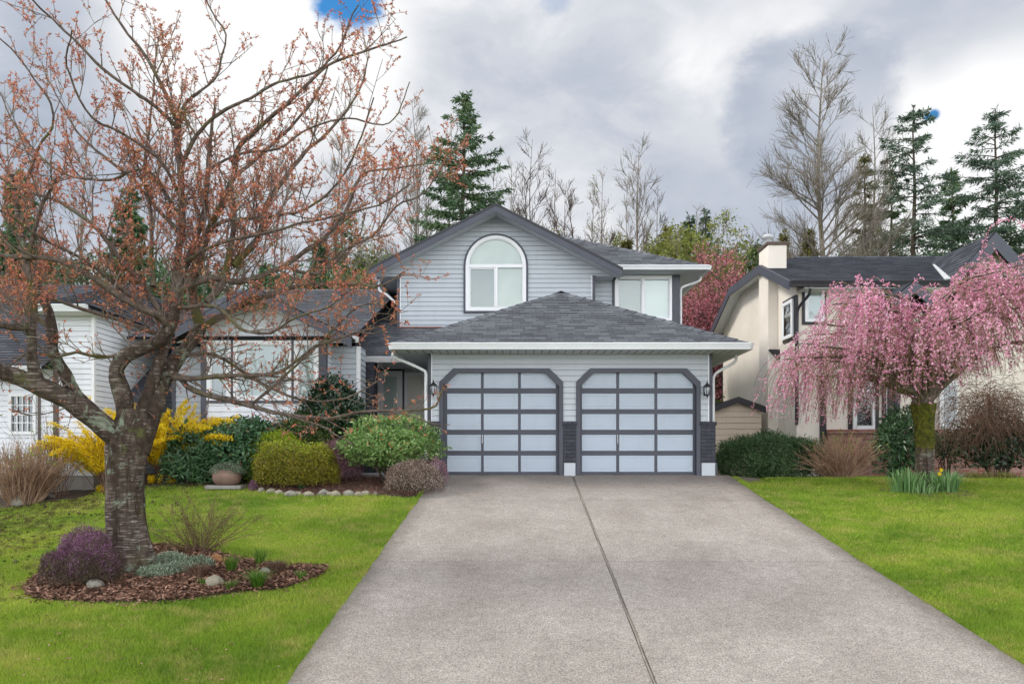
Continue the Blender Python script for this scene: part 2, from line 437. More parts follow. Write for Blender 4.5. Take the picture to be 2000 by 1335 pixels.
# concrete
def concrete(name, tint=1.0):
    m, t, b = mat_new(name)
    c = rampn(t, noise(t, 1.1, 9, .6, sc3=(1, .6, 1)), [(.25, (.235*tint, .21*tint, .187*tint)), (.5, (.295*tint, .268*tint, .242*tint)), (.75, (.345*tint, .317*tint, .29*tint))])
    c = mix(t, 1.0, c, rampn(t, noise(t, 62, 5, .9), [(.40, (.40, .39, .38)), (.5, (1, 1, 1)), (.60, (1.65, 1.63, 1.6))]), 'MULTIPLY')
    c = mix(t, .55, c, rampn(t, noise(t, 7, 10, .75), [(.35, (.72, .71, .70)), (.6, (1.1, 1.1, 1.1))]), 'MULTIPLY')
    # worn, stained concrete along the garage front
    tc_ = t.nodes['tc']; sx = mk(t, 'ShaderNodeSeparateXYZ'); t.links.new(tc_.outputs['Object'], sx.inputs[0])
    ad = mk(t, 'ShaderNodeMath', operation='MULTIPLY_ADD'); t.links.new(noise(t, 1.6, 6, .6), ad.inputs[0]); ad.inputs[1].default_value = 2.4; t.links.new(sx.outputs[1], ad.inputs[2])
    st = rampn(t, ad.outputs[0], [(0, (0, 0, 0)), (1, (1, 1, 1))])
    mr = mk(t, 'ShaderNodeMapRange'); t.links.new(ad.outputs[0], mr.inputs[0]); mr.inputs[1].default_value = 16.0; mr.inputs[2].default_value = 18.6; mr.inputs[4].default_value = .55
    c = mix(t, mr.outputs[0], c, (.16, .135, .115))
    for sgn, e0, sl in ((1, 1.66, .0365), (-1, 4.44, .022)):    # grime along the two lawn edges
        a1 = mk(t, 'ShaderNodeMath', operation='MULTIPLY_ADD'); t.links.new(sx.outputs[1], a1.inputs[0]); a1.inputs[1].default_value = -sl*sgn*(1 if sgn > 0 else -1)*1.0; a1.inputs[2].default_value = e0+sl*15.6
        a2 = mk(t, 'ShaderNodeMath', operation='MULTIPLY_ADD'); t.links.new(sx.outputs[0], a2.inputs[0]); a2.inputs[1].default_value = sgn; t.links.new(a1.outputs[0], a2.inputs[2])
        a3 = mk(t, 'ShaderNodeMath', operation='MULTIPLY_ADD'); t.links.new(noise(t, 5, 7, .75), a3.inputs[0]); a3.inputs[1].default_value = -.55; t.links.new(a2.outputs[0], a3.inputs[2])
        m2 = mk(t, 'ShaderNodeMapRange'); t.links.new(a3.outputs[0], m2.inputs[0]); m2.inputs[1].default_value = .05; m2.inputs[2].default_value = -.30; m2.inputs[4].default_value = .7
        c = mix(t, m2.outputs[0], c, (.10, .088, .07))
    sp = noise(t, 2.2, 11, .78, dist=.4); c = mix(t, rampn(t, sp, [(.60, (0, 0, 0)), (.72, (.45, .45, .45))]), c, (.13, .115, .10))
    c = mix(t, rampn(t, noise(t, 24, 3, .6), [(.70, (0, 0, 0)), (.76, (.6, .6, .6))]), c, (.42, .40, .38))
    t.links.new(c, b.inputs['Base Color']); b.inputs['Roughness'].default_value = .92; b.inputs['Specular IOR Level'].default_value = .25
    bump(t, b, noise(t, 90, 3, .7), .5, .006); return m
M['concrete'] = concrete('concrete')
M['joint'] = paint('joint_wood', (.40, .36, .31), .9, .3, 8, .3, 40)
M['crack'] = paint('joint_gap', (.035, .03, .025), 1, .3, 8, 0)
M['path'] = paint('porch_concrete', (.36, .34, .36), .9, .15, 3, .2, 50)
def grasscol(t, blades=False):
    big = noise(t, .55, 5, .6); mid = noise(t, 2.6, 7, .7); fine = noise(t, 38, 3, .7)
    g1 = rampn(t, big, [(.34, (.145, .255, .022)), (.5, (.235, .355, .034)), (.64, (.34, .42, .06))])
    g2 = mix(t, rampn(t, mid, [(.48, (0, 0, 0)), (.66, (.7, .7, .7))]), g1, (.42, .39, .12))
    tc_ = t.nodes['tc']; sx = mk(t, 'ShaderNodeSeparateXYZ'); t.links.new(tc_.outputs['Object'], sx.inputs[0])
    # mossy, worm-cast soil patches on the far left
    d1 = mk(t, 'ShaderNodeMapRange'); t.links.new(sx.outputs[0], d1.inputs[0]); d1.inputs[1].default_value = -4.2; d1.inputs[2].default_value = -7.8
    dn = mk(t, 'ShaderNodeMath', operation='MULTIPLY_ADD'); t.links.new(d1.outputs[0], dn.inputs[0]); dn.inputs[1].default_value = .19; t.links.new(noise(t, 5.5, 6, .7), dn.inputs[2])
    g3 = mix(t, rampn(t, dn.outputs[0], [(.66, (0, 0, 0)), (.72, (.8, .8, .8))]), g2, (.085, .06, .03))
    if not blades:
        g3 = mix(t, 1.0, g3, (.72, .72, .72), 'MULTIPLY')
        g3 = mix(t, .7, g3, rampn(t, fine, [(.3, (.5, .55, .5)), (.7, (1.3, 1.3, 1.2))]), 'MULTIPLY')
        g3 = mix(t, rampn(t, fine, [(.6, (0, 0, 0)), (.75, (.5, .5, .5))]), g3, (.06, .045, .02))
    return g3
m, t, b = mat_new('lawn'); t.links.new(grasscol(t), b.inputs['Base Color']); b.inputs['Roughness'].default_value = .95; b.inputs['Specular IOR Level'].default_value = .1
bump(t, b, noise(t, 45, 4, .8), .8, .03); M['lawn'] = m
m, t, b = mat_new('grass_blade'); a_ = mk(t, 'ShaderNodeAttribute', attribute_name='rnd')
c = mix(t, .8, grasscol(t, True), rampn(t, a_.outputs['Fac'], [(0, (.42, .5, .42)), (.5, (1.02, 1.02, 1)), (.85, (1.55, 1.45, 1.4)), (.95, (1.9, 1.6, 1.9)), (1, (2.2, 1.7, 2.4))]), 'MULTIPLY')
t.links.new(c, b.inputs['Base Color']); b.inputs['Roughness'].default_value = .6; b.inputs['Specular IOR Level'].default_value = .3
tr = mk(t, 'ShaderNodeBsdfTranslucent'); t.links.new(c, tr.inputs[0]); mx = mk(t, 'ShaderNodeMixShader'); mx.inputs[0].default_value = .3
t.links.new(b.outputs[0], mx.inputs[1]); t.links.new(tr.outputs[0], mx.inputs[2]); t.links.new(mx.outputs[0], t.nodes['Material Output'].inputs[0]); M['blade'] = m
M['soil'] = paint('soil', (.075, .05, .035), 1, .4, 6, .8, 25)
M['chips'] = leafmat('bark_chips', [(0, (.07, .035, .022)), (.5, (.19, .09, .055)), (1, (.34, .20, .14))], .8, 0)
M['needles_brown'] = leafmat('brown_litter', [(0, (.07, .03, .02)), (.5, (.17, .075, .05)), (1, (.28, .15, .11))], .8, 0)
M['stone'] = paint('stone', (.24, .23, .19), .85, .35, 6, .5, 30, dirt=.5)
M['stone2'] = paint('pale_stone', (.30, .27, .20), .85, .5, 9, .5, 30, dirt=.8)
M['terracotta'] = paint('terracotta', (.42, .21, .10), .85, .25, 6, .3, 30)
M['pot'] = paint('planter_clay', (.24, .15, .12), .8, .3, 5, .3, 30, dirt=.4)
def cherrybark(name, k=1.0, lich=.75, mossamt=.0, zmoss=None):
    m, t, b = mat_new(name)
    iso = noise(t, 7*k, 8, .7); band = noise(t, 1, 6, .6, sc3=(5*k, 5*k, 42*k), dist=.6); fur = noise(t, 1, 7, .65, sc3=(9*k, 9*k, 1.6*k), dist=.8); big = noise(t, 1.8*k, 5, .6)
    c = rampn(t, iso, [(.3, (.045, .032, .025)), (.5, (.10, .075, .06)), (.72, (.17, .13, .105))])
    c = mix(t, rampn(t, band, [(.53, (0, 0, 0)), (.63, (.8, .8, .8))]), c, (.46, .39, .34))
    c = mix(t, rampn(t, band, [(.30, (.9, .9, .9)), (.40, (0, 0, 0))]), c, (.045, .03, .022))
    c = mix(t, rampn(t, fur, [(.40, (.95, .95, .95)), (.49, (0, 0, 0))]), c, (.050, .034, .024))
    c = mix(t, rampn(t, big, [(.50, (0, 0, 0)), (.68, (.75, .75, .75))]), c, (.15, .11, .08))
    pl_ = noise(t, 1, 6, .55, sc3=(4.2*k, 4.2*k, .75*k), dist=.5)     # brown rough strips between the silvery plates
    c = mix(t, rampn(t, pl_, [(.44, (.93, .93, .93)), (.49, (0, 0, 0))]), c, rampn(t, noise(t, 11*k, 8, .75), [(.3, (.022, .015, .011)), (.5, (.065, .044, .032)), (.72, (.14, .10, .075))]))
    l_ = noise(t, 2.6*k, 10, .75, dist=.6)
    c = mix(t, rampn(t, l_, [(.555, (0, 0, 0)), (.60, (lich,)*3)]), c, (.30, .36, .26))
    c = mix(t, rampn(t, noise(t, 3.3*k, 8, .7), [(.57, (0, 0, 0)), (.66, (.75, .75, .75))]), c, (.115, .13, .035))
    if zmoss:
        s_ = mk(t, 'ShaderNodeSeparateXYZ'); t.links.new(t.nodes['tc'].outputs['Object'], s_.inputs[0])
        a = mk(t, 'ShaderNodeMath', operation='MULTIPLY_ADD'); t.links.new(noise(t, 9, 7, .7), a.inputs[0]); a.inputs[1].default_value = .90; t.links.new(s_.outputs[2], a.inputs[2])
        mr = mk(t, 'ShaderNodeMapRange'); t.links.new(a.outputs[0], mr.inputs[0]); mr.inputs[1].default_value = zmoss+.20; mr.inputs[2].default_value = zmoss+.27
        mc = rampn(t, noise(t, 14, 7, .7), [(.3, (.02, .022, .006)), (.5, (.085, .09, .010)), (.72, (.19, .185, .02))])  # moss, its colour darkened for the shadow under the crown
        c = mix(t, mr.outputs[0], c, mc)
    t.links.new(c, b.inputs['Base Color']); b.inputs['Roughness'].default_value = .85; b.inputs['Specular IOR Level'].default_value = .25
    ad = mk(t, 'ShaderNodeMath', operation='ADD'); t.links.new(iso, ad.inputs[0]); t.links.new(fur, ad.inputs[1]); ad2 = mk(t, 'ShaderNodeMath', operation='MULTIPLY_ADD'); t.links.new(band, ad2.inputs[0]); ad2.inputs[1].default_value = .5; t.links.new(ad.outputs[0], ad2.inputs[2])
    ad3 = mk(t, 'ShaderNodeMath', operation='MULTIPLY_ADD'); t.links.new(pl_, ad3.inputs[0]); ad3.inputs[1].default_value = 2.0; t.links.new(ad2.outputs[0], ad3.inputs[2])
    bump(t, b, ad3.outputs[0], 1.0, .06); return m
M['bark_cherry'] = cherrybark('cherry_bark')
M['bark_limb'] = barkmat('cherry_limb', (.05, .036, .028), (.20, .155, .125), .25, (.12, .115, .04), (3, 3, 3), .35, 5)
M['twig'] = barkmat('cherry_twig', (.06, .045, .038), (.27, .22, .19), .3, (.16, .135, .06), (1, 1, 1), 0, 3)
M['bark_grey'] = barkmat('grey_bark', (.14, .115, .095), (.30, .26, .225), .25, (.12, .12, .05), (1, 1, 1), 0, 1)
M['bark_brown'] = barkmat('brown_bark', (.05, .033, .024), (.14, .10, .08), 0, bands=(1, 1, 1), scale=3)
M['bark_con'] = barkmat('conifer_bark', (.045, .033, .025), (.12, .09, .07), .2, (.05, .06, .02), (1, 1, .5), 0, 2)
M['bark_weep'] = cherrybark('weeping_bark', 1.3, .4, zmoss=1.0)
M['moss'] = barkmat('mossy_bark', (.07, .055, .01), (.16, .15, .012), 0, bands=(1, 1, 1), scale=6)
M['straw'] = barkmat('dry_stem', (.20, .115, .07), (.50, .34, .23), 0, bands=(1, 1, 1), scale=3)
M['straw_dark'] = barkmat('dark_stem', (.09, .05, .035), (.27, .17, .12), 0, bands=(1, 1, 1), scale=3)
M['bud'] = leafmat('cherry_bud', [(0, (.15, .042, .032)), (.35, (.42, .135, .075)), (.62, (.63, .28, .14)), (.85, (.62, .17, .17)), (1, (.64, .46, .20))], .6, .25)
M['pinkbloom'] = leafmat('pink_blossom', [(0, (.46, .15, .25)), (.4, (.75, .29, .45)), (.75, (.88, .50, .66)), (1, (.94, .74, .83))], .6, .35)
M['pinkbloom2'] = leafmat('rose_blossom', [(0, (.26, .07, .07)), (.5, (.52, .16, .20)), (1, (.75, .36, .42))], .6, .35)
M['forsythia'] = leafmat('yellow_blossom', [(0, (.72, .46, .006)), (.5, (.92, .68, .010)), (1, (.97, .82, .04))], .6, .3)
M['conifer'] = leafmat('conifer_needles', [(0, (.03, .07, .032)), (.5, (.08, .155, .070)), (1, (.19, .26, .11))], .6, .15)
M['conifer_b'] = leafmat('bluish_needles', [(0, (.04, .07, .048)), (.5, (.09, .15, .10)), (1, (.18, .25, .15))], .6, .15)
M['cedar'] = leafmat('yellow_cedar', [(0, (.05, .055, .012)), (.5, (.13, .13, .025)), (1, (.24, .22, .05))], .6, .2)
M['spring'] = leafmat('spring_leaves', [(0, (.09, .11, .02)), (.5, (.20, .23, .04)), (1, (.36, .37, .10))], .6, .35)
M['laurel'] = leafmat('viburnum_leaves', [(0, (.02, .06, .024)), (.5, (.055, .14, .055)), (.9, (.12, .24, .10)), (1, (.34, .20, .13))], .42, .12, .5)
M['rhodo'] = leafmat('rhododendron_leaves', [(0, (.018, .05, .02)), (.5, (.05, .12, .045)), (1, (.12, .21, .09))], .4, .15, .5)
M['azalea'] = leafmat('azalea_leaves', [(0, (.07, .14, .03)), (.45, (.19, .33, .09)), (.80, (.34, .48, .18)), (.90, (.50, .50, .26)), (.93, (.62, .20, .08)), (1, (.66, .24, .10))], .5, .3)
M['camellia'] = leafmat('camellia_leaves', [(0, (.010, .025, .012)), (.6, (.022, .055, .022)), (1, (.06, .11, .045))], .3, .08, .6)
M['gold'] = leafmat('golden_leaves', [(0, (.05, .05, .008)), (.4, (.16, .15, .012)), (.75, (.33, .30, .02)), (1, (.30, .17, .06))], .55, .25)
M['lime'] = leafmat('lime_leaves', [(0, (.13, .20, .012)), (.5, (.30, .40, .02)), (1, (.48, .52, .04))], .55, .35)
M['midgreen'] = leafmat('mid_leaves', [(0, (.03, .055, .012)), (.5, (.075, .12, .025)), (1, (.15, .20, .05))], .5, .2)
M['yew'] = leafmat('yew_needles', [(0, (.016, .042, .018)), (.5, (.060, .125, .046)), (1, (.15, .25, .09))], .5, .12)
M['heather'] = leafmat('purple_heather', [(0, (.10, .035, .07)), (.5, (.24, .10, .19)), (1, (.50, .28, .44))], .6, .3)
M['heather_g'] = leafmat('heather_stems', [(0, (.045, .025, .022)), (.6, (.10, .065, .045)), (1, (.10, .13, .05))], .7, .1)
M['heather_w'] = leafmat('faded_heather', [(0, (.10, .065, .045)), (.4, (.24, .16, .12)), (.75, (.52, .42, .36)), (1, (.68, .60, .55))], .7, .2)
M['heather_p'] = leafmat('pink_heather', [(0, (.20, .08, .09)), (.5, (.42, .22, .26)), (1, (.60, .40, .46))], .7, .3)
M['silver'] = leafmat('silver_leaves', [(0, (.10, .12, .06)), (.5, (.22, .28, .19)), (1, (.42, .50, .38))], .7, .2)
M['tuft'] = leafmat('tuft_blades', [(0, (.03, .08, .01)), (.5, (.08, .20, .015)), (1, (.20, .33, .05))], .5, .3)
M['daff'] = leafmat('daffodil_leaves', [(0, (.08, .18, .05)), (.5, (.17, .34, .11)), (1, (.34, .50, .24))], .45, .3)
M['sprig'] = leafmat('thin_shrub_leaves', [(0, (.10, .08, .02)), (.5, (.19, .20, .05)), (1, (.34, .34, .10))], .6, .3)
M['whitepale'] = leafmat('new_leaves', [(0, (.10, .20, .02)), (1, (.30, .45, .08))], .5, .3)
M['browntuft'] = leafmat('brown_tuft', [(0, (.06, .03, .02)), (.6, (.16, .09, .06)), (1, (.30, .20, .14))], .8, .1)

# ------------------------------------------------------------------ ground, lawn, driveway
def drive_l(y): return -1.66-.30*(15.4-y)/8.1 if y < 15.6 else -1.66
def drive_r(y): return 4.44+.2*(16.8-y)/9.1 if y < 16.8 else 4.44
def ground_sheet():
    xs = sorted(set([-900, -400, -200, -100, -60, -40, -30, -24, -20]+[round(v, 2) for v in np.arange(-16, 16.01, .4)]+[20, 24, 30, 40, 60, 100, 200, 400, 900]+[4.6, -2]))
    ys = sorted(set([-300, -100, -40, -20, -8, -2, 1, 2, 3]+[round(v, 2) for v in np.arange(4, 24.01, .4)]+[17.5, 6.5, 28, 34, 45, 60, 90, 150, 300, 600, 1200]))
    V = []; nz = []
    for y in ys:
        for x in xs:
            z = gz(x, y)
            if x < drive_l(y)-.05 or x > drive_r(y)+.05: z += .012*math.sin(x*2.1+y*.7)+.01*math.sin(y*2.9-x)
            V.append((x, y, z-.02))
    nx = len(xs); Fa = [(j*nx+i, j*nx+i+1, (j+1)*nx+i+1, (j+1)*nx+i) for j in range(len(ys)-1) for i in range(nx-1)]
    nmesh('lawn', V, Fa, M['lawn'], smooth=True)
ground_sheet(); bpy.data.objects['lawn']['kind'] = 'structure'
# slabs: two halves, three rows, with gaps between them
seam = lambda y: 1.228 if y < 20 else 1.228
rows = [(-4.0, 3.9), (3.91, 11.14), (11.152, 15.05), (15.062, 17.60)]
dm = MB()
def slab(mb, xl, xr, y0, y1, top=.012, th=.14):
    ys = [y0]+[v for v in np.arange(math.ceil(y0/.5)*.5, y1, .5) if y0+.05 < v < y1-.05]+[y1]
    prev = None; b = .012; nxs = 9
    rings = []
    for y in ys:
        e = b if (y == y0 or y == y1) else 0
        yy = y
        a, c = xl(y), xr(y); z = prof(y)+top
        rings.append([(a, yy, z-th), (a, yy, z-b), (a+b, yy, z-e)]+[(a+(c-a)*k/nxs, yy, z-e) for k in range(1, nxs)]+[(c-b, yy, z-e), (c, yy, z-b), (c, yy, z-th)])
    n = len(rings[0])
    vs = [p for r_ in rings for p in r_]; fs = [(k*n+i, k*n+i+1, (k+1)*n+i+1, (k+1)*n+i) for k in range(len(rings)-1) for i in range(n-1)]
    fs += [tuple(range(n-1, -1, -1)), tuple(range(len(vs)-n, len(vs)))]
    mb.add(vs, fs)
gap = .015
for (y0, y1) in rows:
    slab(dm, drive_l, lambda y: seam(y)-gap, y0, y1)
    slab(dm, lambda y: seam(y)+gap, drive_r, y0, y1)
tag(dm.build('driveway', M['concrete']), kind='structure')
jm = MB()
def wob(y): return .004*math.sin(y*3.1)+.003*math.sin(y*7.7)
slab(jm, lambda y: seam(y)-.0075+wob(y), lambda y: seam(y)+.0065+wob(y), 4.0, 17.58, .011)
tag(jm.build('driveway_joint', M['joint']), kind='structure')
gm = MB(); gm.add([(drive_l(y)+.05 if s else drive_r(y)-.05, y, prof(y)-.018) for y in [v for v in np.arange(4, 17.4, .5)]+[17.5] for s in (1, 0)],
                  [(2*k, 2*k+1, 2*k+3, 2*k+2) for k in range(len(np.arange(4, 17.4, .5)))])
tag(gm.build('driveway_base', M['crack']), kind='structure')
# road the photographer stands on
rd = MB(); rd.box(-120, 120, -14, 3.0, -2.1, -1.885)
tag(rd.build('road', paint('asphalt', (.06, .06, .062), .95, .2, 2, .4, 60)), kind='structure')
# side path on the right of the garage, porch walk on the left
pm = MB(); pts = [(4.12, 17.2), (4.42, 17.0), (5.1, 17.6), (5.25, 18.6), (5.2, 22.5), (4.12, 22.5)]
pm.prism([(x, y, gz(x, y)+.014 if y > 17.5 else prof(y)+.016) for x, y in pts], (0, 0, -.12))
tag(pm.build('side_path', M['concrete']), kind='structure')
pm = MB(); pts = [(-1.72, 17.35), (-1.72, 20.98), (-4.2, 20.98), (-4.2, 18.95), (-3.0, 17.5), (-2.4, 17.15)]
pm.prism([(x, y, .03) for x, y in pts], (0, 0, -.15))
tag(pm.build('porch_path', M['path']), kind='structure')

# ------------------------------------------------------------------ shingled roof planes, lap siding
def clip(poly, axis, lim, keep_ge):
    out = []
    for i in range(len(poly)):
        a, b_ = poly[i], poly[(i+1) % len(poly)]
        ia = a[axis] >= lim-1e-9 if keep_ge else a[axis] <= lim+1e-9
        ib = b_[axis] >= lim-1e-9 if keep_ge else b_[axis] <= lim+1e-9
        if ia: out.append(a)
        if ia != ib:
            k = (lim-a[axis])/(b_[axis]-a[axis]); out.append((a[0]+(b_[0]-a[0])*k, a[1]+(b_[1]-a[1])*k))
    return out
def shingles(mb, pts, e=.135, th=.011, deck=.05):
    p = [Vector(q) for q in pts]
    n = (p[1]-p[0]).cross(p[2]-p[0]).normalized()
    if n.z < 0: n = -n
    u = Vector((0, 0, 1)).cross(n).normalized(); v = n.cross(u)
    o = p[0]; q = [((a-o).dot(u), (a-o).dot(v)) for a in p]
    if v.z < 0: v = -v; q = [(a, -b_) for a, b_ in q]
    v0, v1 = min(a[1] for a in q), max(a[1] for a in q)
    uo = o.dot(u)
    W = lambda uu, vv, h: tuple(o+u*uu+v*vv+n*h)
    k = 0; y = v0
    while y < v1-1e-4:
        c = clip(clip(q, 1, y, True), 1, min(y+e, v1), False)
        c = [c[i] for i in range(len(c)) if math.dist(c[i], c[i-1]) > 1e-6]
        if len(c) >= 3:
            hh = lambda vv: .002+th*(1-(vv-y)/e)
            mb.add([W(a, b_, hh(b_)) for a, b_ in c], [tuple(range(len(c)))], [((a+uo), k*e+(b_-y)) for a, b_ in c])
            lo = [a for a, b_ in c if abs(b_-y) < 1e-6]
            if len(lo) >= 2:
                a, b_ = min(lo), max(lo)
                mb.add([W(a, y, -.004), W(b_, y, -.004), W(b_, y, .002+th), W(a, y, .002+th)], [(0, 1, 2, 3)], [((a+uo), k*e+.002), ((b_+uo), k*e+.002), ((b_+uo), k*e+.005), ((a+uo), k*e+.005)])
        y += e; k += 1
    mb.add([W(a, b_, -deck) for a, b_ in q]+[W(a, b_, .0015) for a, b_ in q], [tuple(range(len(q)-1, -1, -1))]+[(i, (i+1) % len(q), len(q)+(i+1) % len(q), len(q)+i) for i in range(len(q))],
           [(0, 0)]*(2*len(q)))
def caps(mb, a, b_, hw=.14, seg=.26, drop=.06):
    a, b_ = Vector(a), Vector(b_); d = b_-a; n = max(1, int(d.length/seg)); t_ = d.normalized()
    s_ = t_.cross(Vector((0, 0, 1))).normalized(); up_ = s_.cross(t_)
    for i in range(n):
        p0 = a+d*i/n-t_*.02; p1 = a+d*(i+1)/n+t_*.03
        h0, h1 = .042+rng.normal()*.003, .022
        for sgn in (-1, 1):
            vs = [p0+up_*h0, p1+up_*h1, p1+up_*(h1-drop)+s_*sgn*hw, p0+up_*(h0-drop)+s_*sgn*hw]
            vs += [q-up_*.014 for q in vs]
            f_ = [(0, 1, 2, 3), (7, 6, 5, 4), (0, 3, 7, 4), (2, 3, 7, 6), (1, 2, 6, 5)]
            u0 = i*.31
            mb.add(vs, f_, [(u0, .02), (u0+.2, .02), (u0+.2, .12), (u0, .12)]*2)
def interval(poly, v):
    xs = []
    for i in range(len(poly)):
        (a0, b0), (a1, b1) = poly[i], poly[(i+1) % len(poly)]
        if (b0-v)*(b1-v) <= 0 and b0 != b1: xs.append(a0+(a1-a0)*(v-b0)/(b1-b0))
        elif b0 == b1 and abs(b0-v) < 1e-9: xs += [a0, a1]
    return (min(xs), max(xs)) if xs else None
def siding(mb, poly, T, holes=(), e=.117, pr=.013, base=None):
    "poly in (u,v); T(u, out, v) -> world"
    v0, v1 = min(p[1] for p in poly), max(p[1] for p in poly)
    st = v0 if base is None else base-math.ceil((base-v0)/e-1e-6)*e
    y = st
    while y < v1-.004:
        a, b_ = max(y, v0), min(y+e, v1)
        if b_-a < .004: y += e; continue
        ia, ib = interval(poly, a+1e-5), interval(poly, b_-1e-5)
        if ia and ib:
            segs = [(ia[0], ib[0], ia[1], ib[1])]
            hs = []
            for h in holes:
                h0, h1 = min(p[1] for p in h), max(p[1] for p in h)
                if h0 < (a+b_)/2 < h1:
                    ha, hb = interval(h, min(max(a, h0+1e-5), h1-1e-5)), interval(h, min(max(b_, h0+1e-5), h1-1e-5))
                    hs.append((ha[0], hb[0], ha[1], hb[1]))
            hs.sort(); out = []; l = (ia[0], ib[0])
            for h in hs: out.append((l[0], l[1], h[0], h[1])); l = (h[2], h[3])
            out.append((l[0], l[1], ia[1], ib[1]))
            for (la, lb, ra, rb) in out:
                if ra-la < .005 and rb-lb < .005: continue
                oa = pr*(1-(a-y)/e); ob = pr*(1-(b_-y)/e)
                g_ = min(.011, (b_-a)*.3) if a == y else .0005; lip = g_+.001; dp = -.022
                mb.add([T(la, oa, a+g_), T(ra, oa, a+g_), T(ra, oa-.0002, a+lip), T(la, oa-.0002, a+lip), T(rb, ob, b_), T(lb, ob, b_), T(la, dp, a+g_), T(ra, dp, a+g_), T(la, dp, a), T(ra, dp, a), T(la, ob, a), T(ra, ob, a)],
                       [(0, 1, 2, 3), (3, 2, 4, 5), (6, 7, 1, 0), (8, 9, 7, 6), (10, 11, 9, 8)])
        y += e
FRONT = lambda Y: (lambda u, o, v: (u, Y-o, v))
LEFTF = lambda Xc: (lambda u, o, v: (Xc-o, u, v))      # face looking to -x
RIGHTF = lambda Xc: (lambda u, o, v: (Xc+o, u, v))
def window(parent, T, u0, u1, v0, v1, lights, fw=.055, proud=.045, blind='blind', label=None, screen=None, depth=.05):
    "lights: list of (u0,u1,v0,v1) openings; frame = everything between"
    wn_ = root('window', T(0, 0, 0), label, None); wn_.parent = parent
    ORG[wn_.name] = Vector(T((u0+u1)/2, 0, v0)); wn_.location = ORG[wn_.name]-ORG[parent.name]
    fr = MB(); us = sorted(set([u0, u1]+[a for l in lights for a in l[:2]])); vs = sorted(set([v0, v1]+[a for l in lights for a in l[2:]]))
    def tb(a0, a1, o0, o1, b0, b1, mb):
        m2 = MB(); m2.box(a0, a1, o0, o1, b0, b1, .004)
        mb.add([T(*p) for p in m2.v], m2.f)
    for i in range(len(us)-1):
        for j in range(len(vs)-1):
            cu, cv = (us[i]+us[i+1])/2, (vs[j]+vs[j+1])/2
            if not any(l[0] < cu < l[1] and l[2] < cv < l[3] for l in lights):
                tb(us[i], us[i+1], -.03, proud, vs[j], vs[j+1], fr)
    for k, l in enumerate(lights):   # inner sash step
        s_ = .018
        for (a0, a1, b0, b1) in ((l[0], l[0]+s_, l[2], l[3]), (l[1]-s_, l[1], l[2], l[3]), (l[0]+s_, l[1]-s_, l[2], l[2]+s_), (l[0]+s_, l[1]-s_, l[3]-s_, l[3])):
            tb(a0, a1, -.03, proud-.02, b0, b1, fr)
    fr.build('frame', M['vinyl'], wn_)
    for k, l in enumerate(lights):
        g = MB(); g.add([T(l[0], .006, l[2]), T(l[1], .006, l[2]), T(l[1], .006, l[3]), T(l[0], .006, l[3])], [(0, 1, 2, 3)])
        g.build('pane', M['glass'], wn_)
        bm = MB()
        if blind == 'slats' and not (screen and k in screen):
            v = l[2]
            while v < l[3]-.01:
                bm.add([T(l[0], -.045, v), T(l[1], -.045, v), T(l[1], -.028, v+.04), T(l[0], -.028, v+.04)], [(0, 1, 2, 3)]); v += .037
        bm.add([T(l[0]-.01, -.05, l[2]-.01), T(l[1]+.01, -.05, l[2]-.01), T(l[1]+.01, -.05, l[3]+.01), T(l[0]-.01, -.05, l[3]+.01)], [(0, 1, 2, 3)])
        bm.build('blind', M['screen'] if (screen and k in screen) else M['blind' if blind == 'slats' else blind], wn_)
    return wn_
def gutter(mb, x0, x1, Y, z0, z1, w_=.11, ends=True):
    "K-style gutter along x, front face at Y-w_"
    pr = [(Y, z1), (Y-w_, z1), (Y-w_-.008, z1-.012), (Y-w_+.002, z1-.03), (Y-w_*.78, z0+.03), (Y-w_*.74, z0), (Y, z0)]
    m2 = [(x0, y, z) for y, z in pr]; mb.prism(m2, (x1-x0, 0, 0))

# ================================================================== blue house
H = root('blue_house', (1.2, 20, 0), 'two storey blue grey sided house with double garage, arched upper window and charcoal trim', 'house')
GY = 17.5
gx0, gx1 = X(838, GY), X(1389, GY)
zb = lambda py: Z(py, GY)
doors = [(X(858, GY), X(1100, GY)), (X(1125, GY), X(1368, GY))]
def octo(a, b_, inset=0.0, z0=-.02):
    c = .285; zt = zb(719)-inset; a += inset; b_ -= inset; k = c-inset*.0
    return [(a, z0), (b_, z0), (b_, zt-k), (b_-k, zt), (a+k, zt), (a, zt-k)]
zcap = zb(823); ztop = 2.52
gw = MB()
siding(gw, [(gx0, zcap), (gx1, zcap), (gx1, ztop), (gx0, ztop)], FRONT(GY), [octo(*d) for d in doors])
gw.build('garage_wall', M['siding'], H)
gb = MB()
bx = [(gx0+.0, doors[0][0]), (doors[0][1], doors[1][0]), (doors[1][1], X(1397, GY))]
bk = MB(); cpm = MB(); wb = MB()
def uvbox(mb, x0, x1, y0, y1, z0, z1):
    for pts, uv in (([(x0, y0, z0), (x1, y0, z0), (x1, y0, z1), (x0, y0, z1)], [(x0, z0), (x1, z0), (x1, z1), (x0, z1)]),
                    ([(x0, y1, z0), (x0, y0, z0), (x0, y0, z1), (x0, y1, z1)], [(y1, z0), (y0, z0), (y0, z1), (y1, z1)]),
                    ([(x1, y0, z0), (x1, y1, z0), (x1, y1, z1), (x1, y0, z1)], [(y0, z0), (y1, z0), (y1, z1), (y0, z1)]),
                    ([(x0, y0, z1), (x1, y0, z1), (x1, y1, z1), (x0, y1, z1)], [(x0, y0), (x1, y0), (x1, y1), (x0, y1)]),
                    ([(x1, y1, z0), (x0, y1, z0), (x0, y1, z1), (x1, y1, z1)], [(x1, z0), (x0, z0), (x0, z1), (x1, z1)])):
        mb.add(pts, [(0, 1, 2, 3)], uv)
